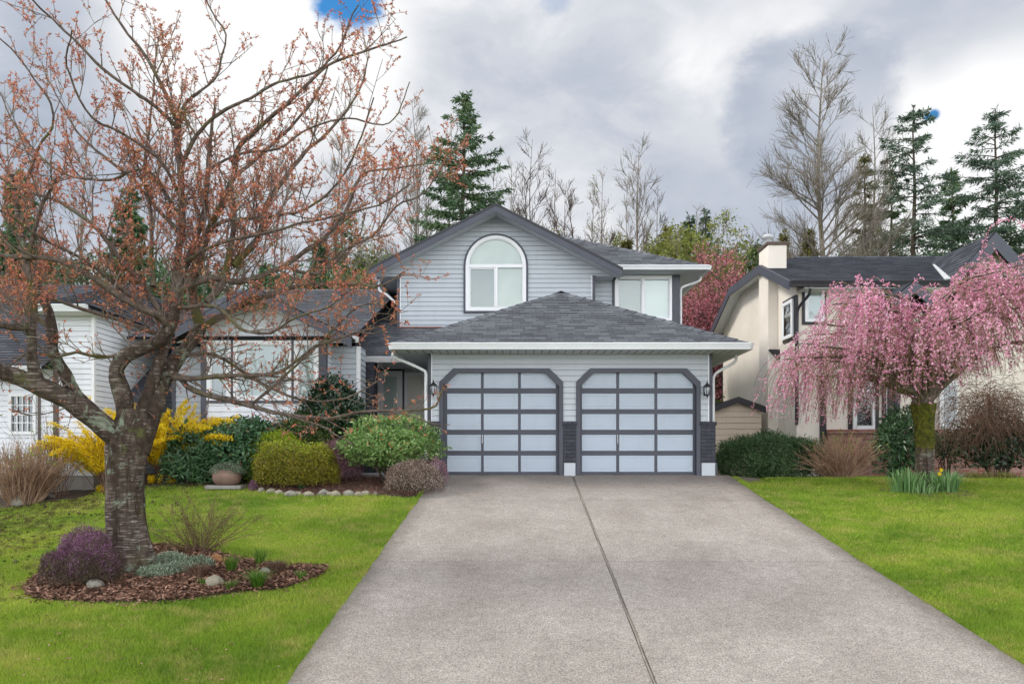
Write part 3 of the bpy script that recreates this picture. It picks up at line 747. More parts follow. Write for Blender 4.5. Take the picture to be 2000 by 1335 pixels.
for i, (a, b_) in enumerate(bx):
    a2 = a+.004; b2 = b_-.004
    uvbox(bk, a2, b2, GY-.05, GY+.35 if i != 1 else GY+.1, zb(903), zcap-.075)
    uvbox(cpm, a2-.02, b2+.02, GY-.075, GY+.1, zcap-.075, zcap+.0)
    wb.box(a2+.01, b2-.01, GY-.062, GY+.1, -.05, zb(903)-.004, .006)
bk.build('brick_veneer', M['dbrick'], H); cpm.build('brick_cap', M['dbrick'], H); wb.build('plinth', M['siding'], H)
# door trim + doors
for di, (a, b_) in enumerate(doors):
    tr_ = MB(); o_, i_ = octo(a, b_, 0, -.0), octo(a, b_, .085, -.0)
    # side/top jamb casing, open at the bottom
    seq = [1, 2, 3, 4, 5, 0]
    for k in range(5):
        p, q = seq[k], seq[k+1]
        tr_.prism([(o_[p][0], GY-.035, o_[p][1]), (o_[q][0], GY-.035, o_[q][1]), (i_[q][0], GY-.035, i_[q][1]), (i_[p][0], GY-.035, i_[p][1])], (0, .15, 0))
    tr_.build('door_casing', M['dark'], H)
    dr = MB(); DY = GY+.085
    L0, L1 = a+.03, b_-.03; T1 = zb(722)
    dr.box(L0, L1, DY, DY+.04, .01, T1+.02)
    # raised rails between the five sections
    for py in (763.5, 803.5, 843.5, 884):
        dr.box(L0+.002, L1-.002, DY-.004, DY+.0, Z(py, GY+.1)-.003, Z(py, GY+.1)+.003)
    dob = dr.build('garage_door', M['dark'], H)
    if di == 0: cols = [(873, 939.5), (944.5, 1012), (1017, 1086)]
    else: cols = [(1136, 1203.5), (1209, 1278), (1283.5, 1353)]
    rws = [(727, 758), (768, 799), (808, 839), (848.5, 880), (889, 921)]
    kx = (GY+.08)/1
    for r_, (ya, yb) in enumerate(rws):
        for c_, (xa, xb) in enumerate(cols):
            x0, x1 = X(xa, DY), X(xb, DY); z1, z0 = Z(ya, DY), Z(yb, DY)
            pl = MB(); d0 = DY-.018; s1 = .045
            def rect(x0, x1, z0, z1, y, ch=0, cs=0):
                pts = [(x0, y, z0), (x1, y, z0), (x1, y, z1), (x0, y, z1)]; return pts
            top = 0
            A = rect(x0, x1, z0, z1, DY-.0005); B = rect(x0+.006, x1-.006, z0+.006, z1-.006, d0)
            C_ = rect(x0+s1, x1-s1, z0+s1, z1-s1, d0); D_ = rect(x0+s1+.012, x1-s1-.012, z0+s1+.012, z1-s1-.012, d0+.005)
            E_ = rect(x0+s1+.022, x1-s1-.022, z0+s1+.022, z1-s1-.022, d0+.002)
            fs = []
            for k in range(4):
                for j in range(4): fs.append((4*k+j, 4*k+(j+1) % 4, 4*k+4+(j+1) % 4, 4*k+4+j))
            fs.append((16, 17, 18, 19))
            pl.add(A+B+C_+D_+E_, fs); pl.build('panel', M['panel'], dob)
    hx = X(942 if di == 0 else 1206, DY); hz = Z(857, DY)
    hd = MB(); hd.box(hx-.012, hx+.012, DY-.03, DY-.018, hz-.09, hz+.09, .004); hd.tube([(hx, DY-.02, hz-.075), (hx, DY-.06, hz-.06), (hx, DY-.06, hz+.06), (hx, DY-.02, hz+.075)], .009, 8)
    hd.build('handle', M['handle'], dob, smooth=False)
    lt = MB(); lt.box(hx-.07, hx+.07, DY-.03, DY-.004, .015, .045, .004); lt.build('foot_latch', M['dark'], dob)
# dark corner boards, garage
cb = MB()
cb.box(gx0-.025, X(842, GY)-.0, GY-.03, GY+.08, zcap+.002, ztop, .004); cb.box(X(1385, GY), gx1+.022, GY-.03, GY+.08, zcap+.002, ztop, .004)
cb.build('corner_board', M['dark'], H)
wcb = MB(); wcb.box(X(842, GY)+.003, X(842, GY)+.022, GY-.026, GY-.0, zcap+.003, ztop-.003); wcb.box(X(1385, GY)-.022, X(1385, GY)-.003, GY-.026, GY, zcap+.003, ztop-.003)
wcb.build('corner_bead', M['vinyl'], H)
# garage side walls
sw = MB(); siding(sw, [(GY+.0, 0.15), (22.1, .15), (22.1, ztop), (GY, ztop)], RIGHTF(gx1)); siding(sw, [(GY, .15), (21.9, .15), (21.9, ztop), (GY, ztop)], LEFTF(gx0))
sw.build('side_wall', M['siding'], H)
# garage roof (hipped)
EY = 16.9; ex0, ex1 = X(768, EY), X(1462, EY); ez = 2.63; hw = (ex1-ex0)/2; cx = (ex0+ex1)/2; pit = .478
ap = (cx, EY+hw, ez+pit*hw); ap2 = (cx, 21.55, ap[2])
rf = MB()
shingles(rf, [(ex0, EY, ez), (ex1, EY, ez), ap])
shingles(rf, [(ex1, EY, ez), (ex1, 22.0, ez), (cx, 22.0, ap[2]), ap])
shingles(rf, [(ex0, EY, ez), ap, (cx, 21.6, ap[2]), (ex0, 21.6, ez)])
caps(rf, (ex0+.02, EY+.02, ez), ap); caps(rf, (ex1-.02, EY+.02, ez), ap); caps(rf, (cx, 21.5, ap[2]), (ap[0], ap[1]-.12, ap[2]-.0), .15)
rf.build('garage_roof', M['roof'], H)
so_ = MB(); so_.box(ex0+.02, ex1-.02, EY+.002, GY-.014, 2.50, 2.515); so_.box(gx1+.02, ex1-.02, GY-.014, 22.0, 2.50, 2.515); so_.box(ex0+.02, gx0-.02, GY-.014, 21.85, 2.50, 2.515)
so_.build('soffit', M['soffit'], H)
vt = MB()
for k in range(44):
    xk = ex0+.25+k*.158
    if xk < ex1-.2: vt.box(xk, xk+.03, EY+.015, GY-.02, 2.494, 2.4995)
vt.build('soffit_groove', M['groove'], H)
gt = MB(); gutter(gt, ex0-.02, ex1+.02, EY, 2.505, 2.635); gt.box(ex0-.02, ex0+.0, EY, 21.6, 2.505, 2.63); gt.box(ex1, ex1+.02, EY, 22.0, 2.505, 2.63)
gt.prism([(ex0-.02, EY, 2.505), (ex0-.02, EY, 2.635), (ex0-.12, EY, 2.635), (ex0-.08, EY, 2.505)], (0, 4.6, 0)); gt.prism([(ex1+.02, EY, 2.505), (ex1+.02, EY, 2.635), (ex1+.12, EY, 2.635), (ex1+.08, EY, 2.505)], (0, 5.0, 0))
gt.prism([(ex0-.12, EY, 2.635), (ex0, EY-.115, 2.635), (ex0, EY-.08, 2.505), (ex0-.08, EY, 2.505)], (.01, .005, 0)) ; gt.prism([(ex1+.12, EY, 2.635), (ex1, EY-.115, 2.635), (ex1, EY-.08, 2.505), (ex1+.08, EY, 2.505)], (-.01, .005, 0))
gt.build('gutter', M['white'], H)
# downspouts
def spout(pts, r_=.032, name='downspout'):
    q = catmull(pts, .06) if len(pts) > 2 else np.array(pts)
    m_ = MB(); m_.tube(q, [r_]*len(q), 8); m_.build(name, M['white'], H, smooth=True)
spout([(ex0-.05, GY-.2, 2.5), (ex0-.05, GY-.2, 2.40), (ex0+.15, GY-.12, 2.33), (gx0-.14, GY-.06, 2.17), (gx0-.065, GY-.05, 2.10), (gx0-.06, GY-.05, 1.9), (gx0-.06, GY-.05, 1.2), (gx0-.06, GY-.05, .1)])
spout([(ex1-.05, GY+.15, 2.5), (ex1-.05, GY+.15, 2.38), (ex1-.16, GY+.12, 2.29), (gx1+.22, GY+.07, 2.17), (gx1+.075, GY+.06, 2.05), (gx1+.06, GY+.06, 1.8), (gx1+.06, GY+.06, 1.0), (gx1+.07, GY+.06, .3)])
bs = MB(); bs.box(gx1+.02, gx1+.13, GY+.0, GY+.14, -.08, .27, .006); bs.build('downspout_shoe', M['dark'], H)

# ---- upper gable
UY = 21.5; RY = 20.9
ax, az = X(966, RY), 6.57; rx0, rx1 = X(722, RY), X(1215, RY); rz = 5.0
ax = (rx0+rx1)/2; slope = (az-rz)/((rx1-rx0)/2)
wx0, wx1 = X(781, UY), X(1157, UY); zs = 4.955
archc = (X(968.5, UY)); aw = X(1028, UY)-archc; ztop_a = Z(460, UY); spr = ztop_a-aw; zbt = Z(608, UY)
def arch(rw, zb_, extra=0, n=20):
    return [(archc-rw, zb_), (archc+rw, zb_)]+[(archc+rw*math.cos(PI*k/n), spr+rw*math.sin(PI*k/n)) for k in range(0, n+1)]
uw = MB()
base_v = 3.0
siding(uw, [(wx0, base_v), (wx1, base_v), (wx1, zs), (wx0, zs)], FRONT(UY), [arch(aw-.02, zbt+.02)], base=base_v)
def rake_z(x): return az-slope*abs(x-ax)-.10
tri = [(ax-(az-.10-zs)/slope, zs), (ax+(az-.10-zs)/slope, zs), (ax, az-.10)]
siding(uw, tri, FRONT(UY), [arch(aw-.02, zbt+.02)], base=base_v)
uw.build('gable_wall', M['siding'], H)
g2 = MB(); g2.box(wx0-.075, wx0-.002, UY-.028, UY+.1, 3.0, zs-.002, .004); g2.box(wx1-.002, wx1+.07, UY-.028, UY+.1, 3.0, zs-.002, .004); g2.build('corner_board', M['dark'], H)
g3 = MB(); g3.box(wx0+.002, wx0+.024, UY-.024, UY, 3.27, zs-.01); g3.box(wx1-.024, wx1-.004, UY-.024, UY, 3.2, zs-.01); g3.build('corner_bead', M['vinyl'], H)
s2 = MB(); siding(s2, [(UY, 3.0), (28, 3.0), (28, zs), (UY, zs)], LEFTF(wx0-.01)); s2.build('side_wall', M['siding'], H)
fl = MB(); fl.box(wx0-.06, wx0+1.5, UY-.07, UY+.0, Z(641, UY), Z(641, UY)+.035); fl.build('flashing', paint('red_flashing', (.20, .07, .05), .6, .2, 5, 0), H)
# underside boxes of the gable eaves
ub = MB(); ub.box(tri[0][0], wx0-.08, UY+.0, 27.5, zs-.02, zs-.004); ub.box(wx1+.075, tri[1][0], UY+.0, 22.1, zs-.02, zs-.004)
ub.box(tri[0][0], wx0-.08, UY-.018, UY-.002, zs-.03, zs+.0); ub.build('soffit', M['soffit'], H)
lg = MB(); lg.box(rx0-.03, rx0+.07, RY+.22, 27.4, rz-.16, rz-.03); lg.build('gutter', M['white'], H)
# roof planes of the gable
ur = MB(); shingles(ur, [(rx0, RY, rz), (ax, RY, az), (ax, 28, az), (rx0, 28, rz)]); shingles(ur, [(rx1, RY, rz), (rx1, 28, rz), (ax, 28, az), (ax, RY, az)])
caps(ur, (ax, 27.8, az), (ax, RY+.05, az), .13)
ur.build('gable_roof', M['roof'], H)
# rake boards
def rake(mb, xa, za, xb, zb_, Y, h=.21, th=.035, dz=-.02):
    d = 1/math.cos(math.atan2(za-zb_, abs(xb-xa)))
    mb.prism([(xa, Y, za+dz), (xb, Y, zb_+dz), (xb, Y, zb_+dz-h*d), (xa, Y, za+dz-h*d)], (0, th, 0))
rk = MB(); rake(rk, ax, az, rx0-.01, rz-.005, RY-.03, .155); rake(rk, ax, az, rx1+.01, rz-.005, RY-.03, .155); rk.build('rake_board', M['dark'], H)
rk = MB(); rake(rk, ax, az, rx0-.02, rz-.01, RY-.045, .05, .02, .02); rake(rk, ax, az, rx1+.02, rz-.01, RY-.045, .05, .02, .02); rk.build('rake_edge', M['blacktrim'], H)
rs = MB()
for sx, xe in ((-1, rx0), (1, rx1)):
    dd = .15
    rs.add([(ax, RY+.005, az-dd), (xe, RY+.005, rz-dd), (xe, UY+.0, rz-dd), (ax, UY+.0, az-dd)], [(0, 1, 2, 3)])
rs.build('soffit', M['soffit'], H)
# ---- arched window
def yz(pts, y): return [(x, y, z) for x, z in pts]
wn_ = root('window', (0, 0, 0), None, None); wn_.parent = H; ORG[wn_.name] = Vector((archc, UY, zbt)); wn_.location = ORG[wn_.name]-ORG[H.name]
a_ = MB(); a_.ring(yz(arch(aw+.045, zbt-.045), UY-.05), yz(arch(aw-.005, zbt+.005), UY-.05), (0, .06, 0)); a_.build('trim', M['dark'], wn_)
a_ = MB(); a_.ring(yz(arch(aw-.008, zbt+.008), UY-.065), yz(arch(aw-.085, zbt+.085), UY-.065), (0, .09, 0))
a_.ring(yz(arch(aw-.085, zbt+.085), UY-.04), yz(arch(aw-.105, zbt+.105), UY-.04), (0, .06, 0))
zr_ = Z(519.5, UY)
a_.box(archc-aw+.09, archc+aw-.09, UY-.062, UY+.02, zr_-.05, zr_+.04, .005); a_.box(archc-.02, archc+.045, UY-.060, UY+.02, zbt+.1, zr_-.051, .005)
a_.box(archc-aw+.105, archc-aw+.13, UY-.045, UY+.02, zbt+.107, zr_-.053); a_.box(archc-.045, archc-.022, UY-.045, UY+.02, zbt+.107, zr_-.053); a_.box(archc-aw+.13, archc-.045, UY-.045, UY+.02, zr_-.08, zr_-.053)
a_.build('frame', M['vinyl'], wn_)
a_ = MB(); a_.poly(yz(arch(aw-.08, zr_+.03), UY-.02)); a_.build('pane', M['glass'], wn_)
a_ = MB(); a_.poly([(archc-aw+.1, UY-.015, zbt+.1), (archc-.02, UY-.015, zbt+.1), (archc-.02, UY-.015, zr_-.05), (archc-aw+.1, UY-.015, zr_-.05)]); a_.build('pane', M['glass'], wn_)
a_ = MB(); a_.poly([(archc+.04, UY-.02, zbt+.1), (archc+aw-.1, UY-.02, zbt+.1), (archc+aw-.1, UY-.02, zr_-.05), (archc+.04, UY-.02, zr_-.05)]); a_.build('pane', M['glass'], wn_)
a_ = MB(); a_.poly(yz(arch(aw-.07, zbt+.07), UY+.03)); a_.build('blind', paint('sheer_curtain', (.66, .70, .66), .7, .10, 1.6, 0), wn_)
a_ = MB(); a_.poly([(archc-aw+.1, UY+.008, zbt+.1), (archc-.02, UY+.008, zbt+.1), (archc-.02, UY+.008, zr_-.05), (archc-aw+.1, UY+.008, zr_-.05)]); a_.build('insect_screen', M['screen'], wn_)

# ---- right upper section
VY = 22.1; ye = 21.5; rxe = X(1382, ye); rze = 5.19; vx1 = X(1326, VY)
vw = MB(); siding(vw, [(wx1+.02, 2.9), (vx1, 2.9), (vx1, 5.10), (wx1+.02, 5.10)], FRONT(VY), [[(X(1204, VY), Z(622, VY)), (X(1309, VY), Z(622, VY)), (X(1309, VY), Z(541, VY)), (X(1204, VY), Z(541, VY))]]); siding(vw, [(VY, 0.15), (29, 0.15), (29, 5.1), (VY, 5.1)], RIGHTF(vx1))
siding(vw, [(UY, 2.9), (VY, 2.9), (VY, 5.1), (UY, 5.1)], RIGHTF(wx1)); vw.build('upper_wall', M['siding'], H)
vr = MB(); t_ = 3.9
shingles(vr, [(rx1-1.6, ye, rze), (rxe, ye, rze), (rxe-t_, ye+t_, rze+.47*t_), (rx1-1.6, ye+t_, rze+.47*t_)])
shingles(vr, [(rxe, ye, rze), (rxe, ye+2*t_, rze), (rxe-t_, ye+t_, rze+.47*t_)])
caps(vr, (rxe-.02, ye+.02, rze), (rxe-t_, ye+t_, rze+.47*t_), .14)
vr.build('upper_roof', M['roof'], H)
vs_ = MB(); vs_.box(wx1+.1, rxe-.02, ye+.004, VY-.014, 5.085, 5.10); vs_.box(vx1+.02, rxe-.02, VY-.014, 29, 5.085, 5.10); vs_.build('soffit', M['soffit'], H)
vg = MB(); gutter(vg, rx1-.1, rxe+.02, ye, 5.09, 5.20); vg.prism([(rxe+.0, ye, 5.09), (rxe+.0, ye, 5.20), (rxe+.11, ye, 5.20), (rxe+.08, ye, 5.09)], (0, 7.5, 0)); vg.prism([(rxe+.11, ye, 5.2), (rxe, ye-.115, 5.2), (rxe, ye-.08, 5.09), (rxe+.08, ye, 5.09)], (-.01, .005, 0)); vg.build('gutter', M['white'], H)
spout([(rxe-.03, VY+.1, 5.1), (rxe-.03, VY+.1, 5.0), (rxe-.13, VY+.1, 4.93), (vx1+.12, VY+.08, 4.80), (vx1+.06, VY+.06, 4.68), (vx1+.06, VY+.06, 4.3), (vx1+.06, VY+.06, 3.0)])
spout([(rx0+.1, UY+.2, 4.9), (rx0+.12, UY+.2, 4.62), (rx0+.3, UY+.12, 4.5), (wx0-.16, UY+.08, 4.32), (wx0-.09, UY+.06, 4.25)])
d_ = MB(); d_.box(X(1313, VY), vx1+.02, VY-.04, VY+.1, 2.9, 5.08, .004); d_.box(X(1195.5, VY), X(1200, VY), VY-.035, VY+.02, 2.9, 5.0, .003); d_.box(X(1195.5, VY), X(1313, VY)-.003, VY-.036, VY+.02, 5.0, 5.08, .003)
d_.build('corner_board', M['dark'], H)
x0, x1, z0, z1 = X(1200.5, VY), X(1312, VY), Z(626, VY), Z(538, VY)
window(H, FRONT(VY+.0), x0, x1, z0, z1, [(X(1207, VY), X(1253, VY), z0+.07, z1-.09), (X(1258, VY), X(1307, VY), z0+.07, z1-.09)], proud=.05, blind='blind', screen=(0,))

# ---- entry
NY = 21.0
r2 = MB(); ey2 = 19.4; lx = -3.72; rid_y = 24.9; ze2 = 2.65; sl2 = (5.24-ze2)/(rid_y-ey2)
shingles(r2, [(lx, ey2, ze2), (-.5, ey2, ze2), (-.5, rid_y, 5.24), (lx, rid_y, 5.24)])
lx0 = -8.0; lY = 17.7; lz = 2.87
shingles(r2, [(lx0, lY, lz), (-3.30, lY, lz), (-3.30, rid_y, 5.24), (lx0, rid_y, 5.24)])
shingles(r2, [(lx0, 31, 2.8), (-2.8, 31, 2.8), (-2.8, rid_y, 5.24), (lx0, rid_y, 5.24)])
caps(r2, (lx0, rid_y, 5.24), (-2.85, rid_y, 5.24), .14, .28)
# front gable over the bay
by = 17.15; bcx = -5.2; bhw = 1.96; bz0 = 2.78; bza = 3.80
zint = lambda z: lY+(z-lz)/((5.24-lz)/(rid_y-lY))
shingles(r2, [(bcx+bhw, by, bz0), (bcx+bhw, zint(bz0)+.3, bz0), (bcx, zint(bza), bza), (bcx, by, bza)])
shingles(r2, [(bcx-bhw, by, bz0), (bcx, by, bza), (bcx, zint(bza), bza), (bcx-bhw, zint(bz0)+.3, bz0)])
r2.build('main_roof', M['roof'], H)
rk = MB(); rake(rk, bcx, bza, bcx-bhw-.01, bz0, by-.03, .17); rake(rk, bcx, bza, bcx+bhw+.01, bz0, by-.03, .17); rk.build('rake_board', M['dark'], H)
eg = MB(); gutter(eg, lx-.0, -2.42, ey2, 2.53, 2.655); gutter(eg, -3.30, -3.19, lY, lz-.12, lz); eg.build('gutter', M['white'], H)
ge = MB(); ge.box(lx-.035, lx-.004, ey2-.12, ey2+.6, 2.46, 2.66, .004); ge.build('fascia_end', M['dark'], H)
ec = MB(); ec.box(-4.1, gx0-.06, ey2+.002, NY+.02, 2.545, 2.56); ec.build('porch_ceiling', M['white'], H)
ew = MB(); siding(ew, [(-4.2, .1), (gx0, .1), (gx0, 2.545), (-4.2, 2.545)], FRONT(NY), [[(X(737, NY)+.01, .7), (X(786, NY)-.01, .7), (X(786, NY)-.01, 2.5), (X(737, NY)+.01, 2.5)]]); ew.build('entry_wall', M['siding'], H)
x0, x1 = X(738, NY), X(786, NY)
window(H, FRONT(NY), x0, x1, .72, 2.50, [(x0+.11, x1-.11, .82, 2.38)], blind='slats')
dd_ = MB(); dd_.box(X(731, NY), X(737.5, NY), NY-.05, NY+.02, .05, 2.54, .003); dd_.box(X(786.3, NY), X(790, NY), NY-.05, NY+.02, .05, 2.54, .003); dd_.build('trim_board', M['dark'], H)
fd0, fd1 = X(790.5, NY), X(790.5, NY)+1.12
fr = MB(); fr.box(fd0, fd0+.08, NY-.06, NY+.02, .05, 2.46, .004); fr.box(fd1-.08, fd1, NY-.06, NY+.02, .05, 2.46, .004); fr.box(fd0+.08, fd1-.08, NY-.06, NY+.02, 2.36, 2.46, .004)
fr.build('door_frame', M['vinyl'], H)
dl = MB(); dl.box(fd0+.085, fd1-.085, NY-.035, NY+.01, .08, 2.355)
for (a, b_) in ((fd0+.16, (fd0+fd1)/2-.05), ((fd0+fd1)/2+.05, fd1-.16)):
    for (c, e_) in ((.25, .85), (.97, 1.75), (1.86, 2.2)):
        dl.ring([(a, NY-.035, c), (b_, NY-.035, c), (b_, NY-.035, e_), (a, NY-.035, e_)], [(a+.03, NY-.035, c+.03), (b_-.03, NY-.035, c+.03), (b_-.03, NY-.035, e_-.03), (a+.03, NY-.035, e_-.03)], (0, -.012, 0))
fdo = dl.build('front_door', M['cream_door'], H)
kn = MB(); kn.lathe(fd1-.16, NY-.09, [(0, 1.02), (.028, 1.03), (.034, 1.055), (.028, 1.08), (0, 1.09)], 12); kn.tube([(fd1-.16, NY-.035, 1.055), (fd1-.16, NY-.08, 1.055)], .012, 8); kn.build('handle', M['metal'], fdo, smooth=True)
bp = MB(); uvbox(bp, X(704.5, 19.25), X(731, 19.25), 19.25, 19.65, 0, 2.53); bp.build('brick_pillar', M['dbrick'], H)
# ---- left wing
LY = 18.3; lwx1 = X(702.5, LY); lwx0 = X(337, LY)
zb0 = Z(826, 17.8)
lw = MB(); siding(lw, [(lwx0, zb0), (lwx1, zb0), (lwx1, lz-.12), (lwx0, lz-.12)], FRONT(LY)); siding(lw, [(LY, zb0), (19.0, zb0), (19.0, lz-.12), (LY, lz-.12)], RIGHTF(lwx1)); siding(lw, [(LY, .3), (30, .3), (30, lz), (LY, lz)], LEFTF(lwx0))
lw.build('wing_wall', M['siding'], H)
bx0, bx1, bY = X(393, 17.8), X(636, 17.8), 17.8
wz0, wz1 = Z(782, bY), Z(664.5, bY)
bw = MB(); hole = [(bx0+.13, wz0+.02), (bx1-.15, wz0+.02), (bx1-.15, wz1-.02), (bx0+.13, wz1-.02)]
siding(bw, [(bx0, zb0), (bx1, zb0), (bx1, bz0), (bx0, bz0)], FRONT(bY), [hole]); siding(bw, [(bcx-bhw+.15, bz0-.02), (bcx+bhw-.15, bz0-.02), (bcx, bza-.1)], FRONT(bY))
siding(bw, [(bY, zb0), (LY, zb0), (LY, bz0), (bY, bz0)], RIGHTF(bx1)); siding(bw, [(bY, zb0), (LY, zb0), (LY, bz0), (bY, bz0)], LEFTF(bx0))
bw.build('bay_wall', M['wing_white'], H)
cb2 = MB()
cb2.box(bx0-.004, X(404, bY), bY-.035, bY+.05, zb0, bz0-.0, .004); cb2.box(X(623, bY), bx1+.02, bY-.035, bY+.12, zb0, bz0, .004)
cb2.box(X(404, bY)+.002, X(623, bY)-.002, bY-.034, bY+.02, wz1+.0, wz1+.07, .003); cb2.box(X(404, bY)+.002, X(623, bY)-.002, bY-.045, bY+.02, wz0-.05, wz0, .003)
cb2.box(X(452, bY), X(456, bY), bY-.046, bY+.02, wz0+.002, wz1-.002); cb2.box(X(570, bY), X(574.5, bY), bY-.046, bY+.02, wz0+.002, wz1-.002)
cb2.box(lwx0-.01, lwx0+.07, LY-.03, LY+.05, .8, lz-.12, .003)
cb2.build('trim_board', M['dark'], H)
cb3 = MB(); cb3.box(lwx1-.07, lwx1+.02, LY-.03, LY+.03, .2, lz-.12, .003); cb3.build('corner_bead', M['vinyl'], H)
bf = MB(); bf.box(bx0+.0, bx1, bY-.02, LY, .0, zb0-.003); bf.box(lwx0, bx0-.003, LY-.012, LY+.2, -.6, zb0-.003); bf.box(bx1+.003, lwx1, LY-.012, LY+.2, -.1, zb0-.003); bf.build('foundation', M['dark'], H)
for (a, b_) in ((404.3, 451.8), (456.2, 569.8), (574.7, 622.8)):
    x0, x1 = X(a, bY), X(b_, bY)
    window(H, FRONT(bY), x0, x1, wz0+.002, wz1-.002, [(x0+.09, x1-.09, wz0+.09, wz1-.09)], blind='slats', proud=.042, screen=(0,) if a < 420 else None)
# dark cores so that nothing is hollow
core = MB(); core.box(gx0+.12, gx1-.12, GY+.2, 29.5, .02, 2.45); core.box(wx0+.12, wx1-.12, UY+.2, 29, 2.46, 4.9); core.box(wx1-.11, vx1-.12, VY+.15, 29, 2.46, 5.05); core.box(lwx0+.12, -3.95, LY+.2, 30, .0, 2.6); core.box(-3.94, gx0+.1, NY+.1, 30, 0, 2.5)
core.build('interior_core', M['room'], H)

# ---- wall lanterns
def lantern(x, y, z, label):
    L_ = root('wall_lantern', (x, y, z), label, 'wall lamp', 'black lanterns beside the garage doors')
    m_ = MB(); m_.box(x-.045, x+.045, y-.0, y+.03, z-.10, z+.10, .008); m_.tube(catmull([(x, y, z+.05), (x, y-.07, z+.12), (x, y-.12, z+.165), (x, y-.13, z+.13)], .03), .009, 8); m_.build('bracket', M['metal'], L_)
    c_ = y-.13
    m_ = MB(); m_.lathe(x, c_, [(0, z+.20), (.006, z+.19), (.009, z+.165), (.02, z+.15), (.022, z+.135), (.075, z+.085), (.082, z+.072), (.074, z+.066), (0, z+.064)], 12); m_.build('cap', M['metal'], L_, smooth=True)
    m_ = MB(); m_.lathe(x, c_, [(.052, z+.064), (.062, z+.03), (.055, z-.02), (.036, z-.085), (.02, z-.10)], 12); m_.build('lamp_glass', M['lampglass'], L_, smooth=True)
    m_ = MB(); m_.lathe(x, c_, [(.040, z-.085), (.044, z-.095), (.03, z-.11), (.012, z-.125), (.014, z-.14), (.004, z-.155), (0, z-.165)], 12)
    for k in range(6):
        a = k*PI/3; pts = [(x+r_*math.cos(a), c_+r_*math.sin(a), z+h) for r_, h in ((.072, .068), (.070, .03), (.062, -.02), (.042, -.09))]
        m_.tube(pts, .005, 5)
    m_.build('cage', M['metal'], L_)
lantern(X(847, GY-.1), GY-.032, Z(760, GY-.1), 'black wall lantern on the strip of siding left of the left garage door')
lantern(X(1380, GY-.1), GY-.032, Z(762, GY-.1), 'black wall lantern on the siding right of the right garage door')

# ================================================================== stucco neighbour house
B = root('stucco_house', (12, 26, 0), 'cream stucco house with dark roof, square chimney and brick base behind the weeping cherry', 'house')
nx = 7.19; nf = 21.6; nb = 29.2; ne = 4.68; xl = 6.83; xr = 20.0
nyr = 25.2; nzr = 5.90+CZ; yF, yB = 21.0, 29.4; zE = Z(549, 21.0)
slf = (nzr-zE)/(nyr-yF); zE_b = nzr-slf*(yB-nyr)
cl = .95                          # clipped gable: horizontal clip line at +-cl from the ridge
zc = nzr-slf*cl*1.7; yc0, yc1 = nyr-cl*1.7, nyr+cl*1.7
rdg = xl+1.55
rb = MB()
shingles(rb, [(xl, yF, zE), (xr, yF, zE), (xr, nyr, nzr), (rdg, nyr, nzr), (xl, yc0, zc)])
shingles(rb, [(xl, yB, zE_b), (xl, yc1, zc), (rdg, nyr, nzr), (xr, nyr, nzr), (xr, yB, zE_b)])
shingles(rb, [(xl, yc0, zc), (rdg, nyr, nzr), (xl, yc1, zc)])
caps(rb, (xr, nyr, nzr), (rdg, nyr, nzr), .13, .3)
rb.build('roof', M['roof2'], B)
st = MB()
st.prism([(nx, nf, -.2), (nx, nb, -.2), (nx, nb, zE_b+slf*.2-.12), (nx, yc1, zc-.10), (nx, yc0, zc-.10), (nx, nf, zE+slf*.6-.12)], (.2, 0, 0))
st.build('side_wall', M['stucco'], B)
fw_ = MB(); fw_.box(nx+.002, 19.6, nf-.002, nf+.2, -.2, ne-.02); fw_.build('front_wall', M['stucco'], B)
k_ = MB(); k_.box(nx+.21, 19.5, nf+.21, nb, -.2, zE-.1); k_.build('interior_core', M['room'], B)
fb = MB()
def sbeam(mb, y0, z0, y1, z1, h=.22, x=xl):
    mb.prism([(x-.03, y0, z0+.02), (x-.03, y1, z1+.02), (x-.03, y1, z1-h), (x-.03, y0, z0-h)], (.04, 0, 0))
sbeam(fb, yF, zE, yc0, zc); sbeam(fb, yc0, zc, yc1, zc); sbeam(fb, yc1, zc, yB, zE_b)
fb.build('rake_board', M['dark'], B)
sf = MB()
for (y0, z0, y1, z1) in ((yF, zE, yc0, zc), (yc0, zc, yc1, zc), (yc1, zc, yB, zE_b)):
    sf.add([(xl, y0, z0-.14), (xl, y1, z1-.14), (nx+.01, y1, z1-.14), (nx+.01, y0, z0-.14)], [(0, 1, 2, 3)])
sf.box(nx, 19.6, yF+.01, nf, zE-.16, zE-.145); sf.build('soffit', M['white'], B)
gg = MB(); gutter(gg, xl, 19.9, yF, zE-.13, zE-.0); gg.build('gutter', M['blacktrim'], B)
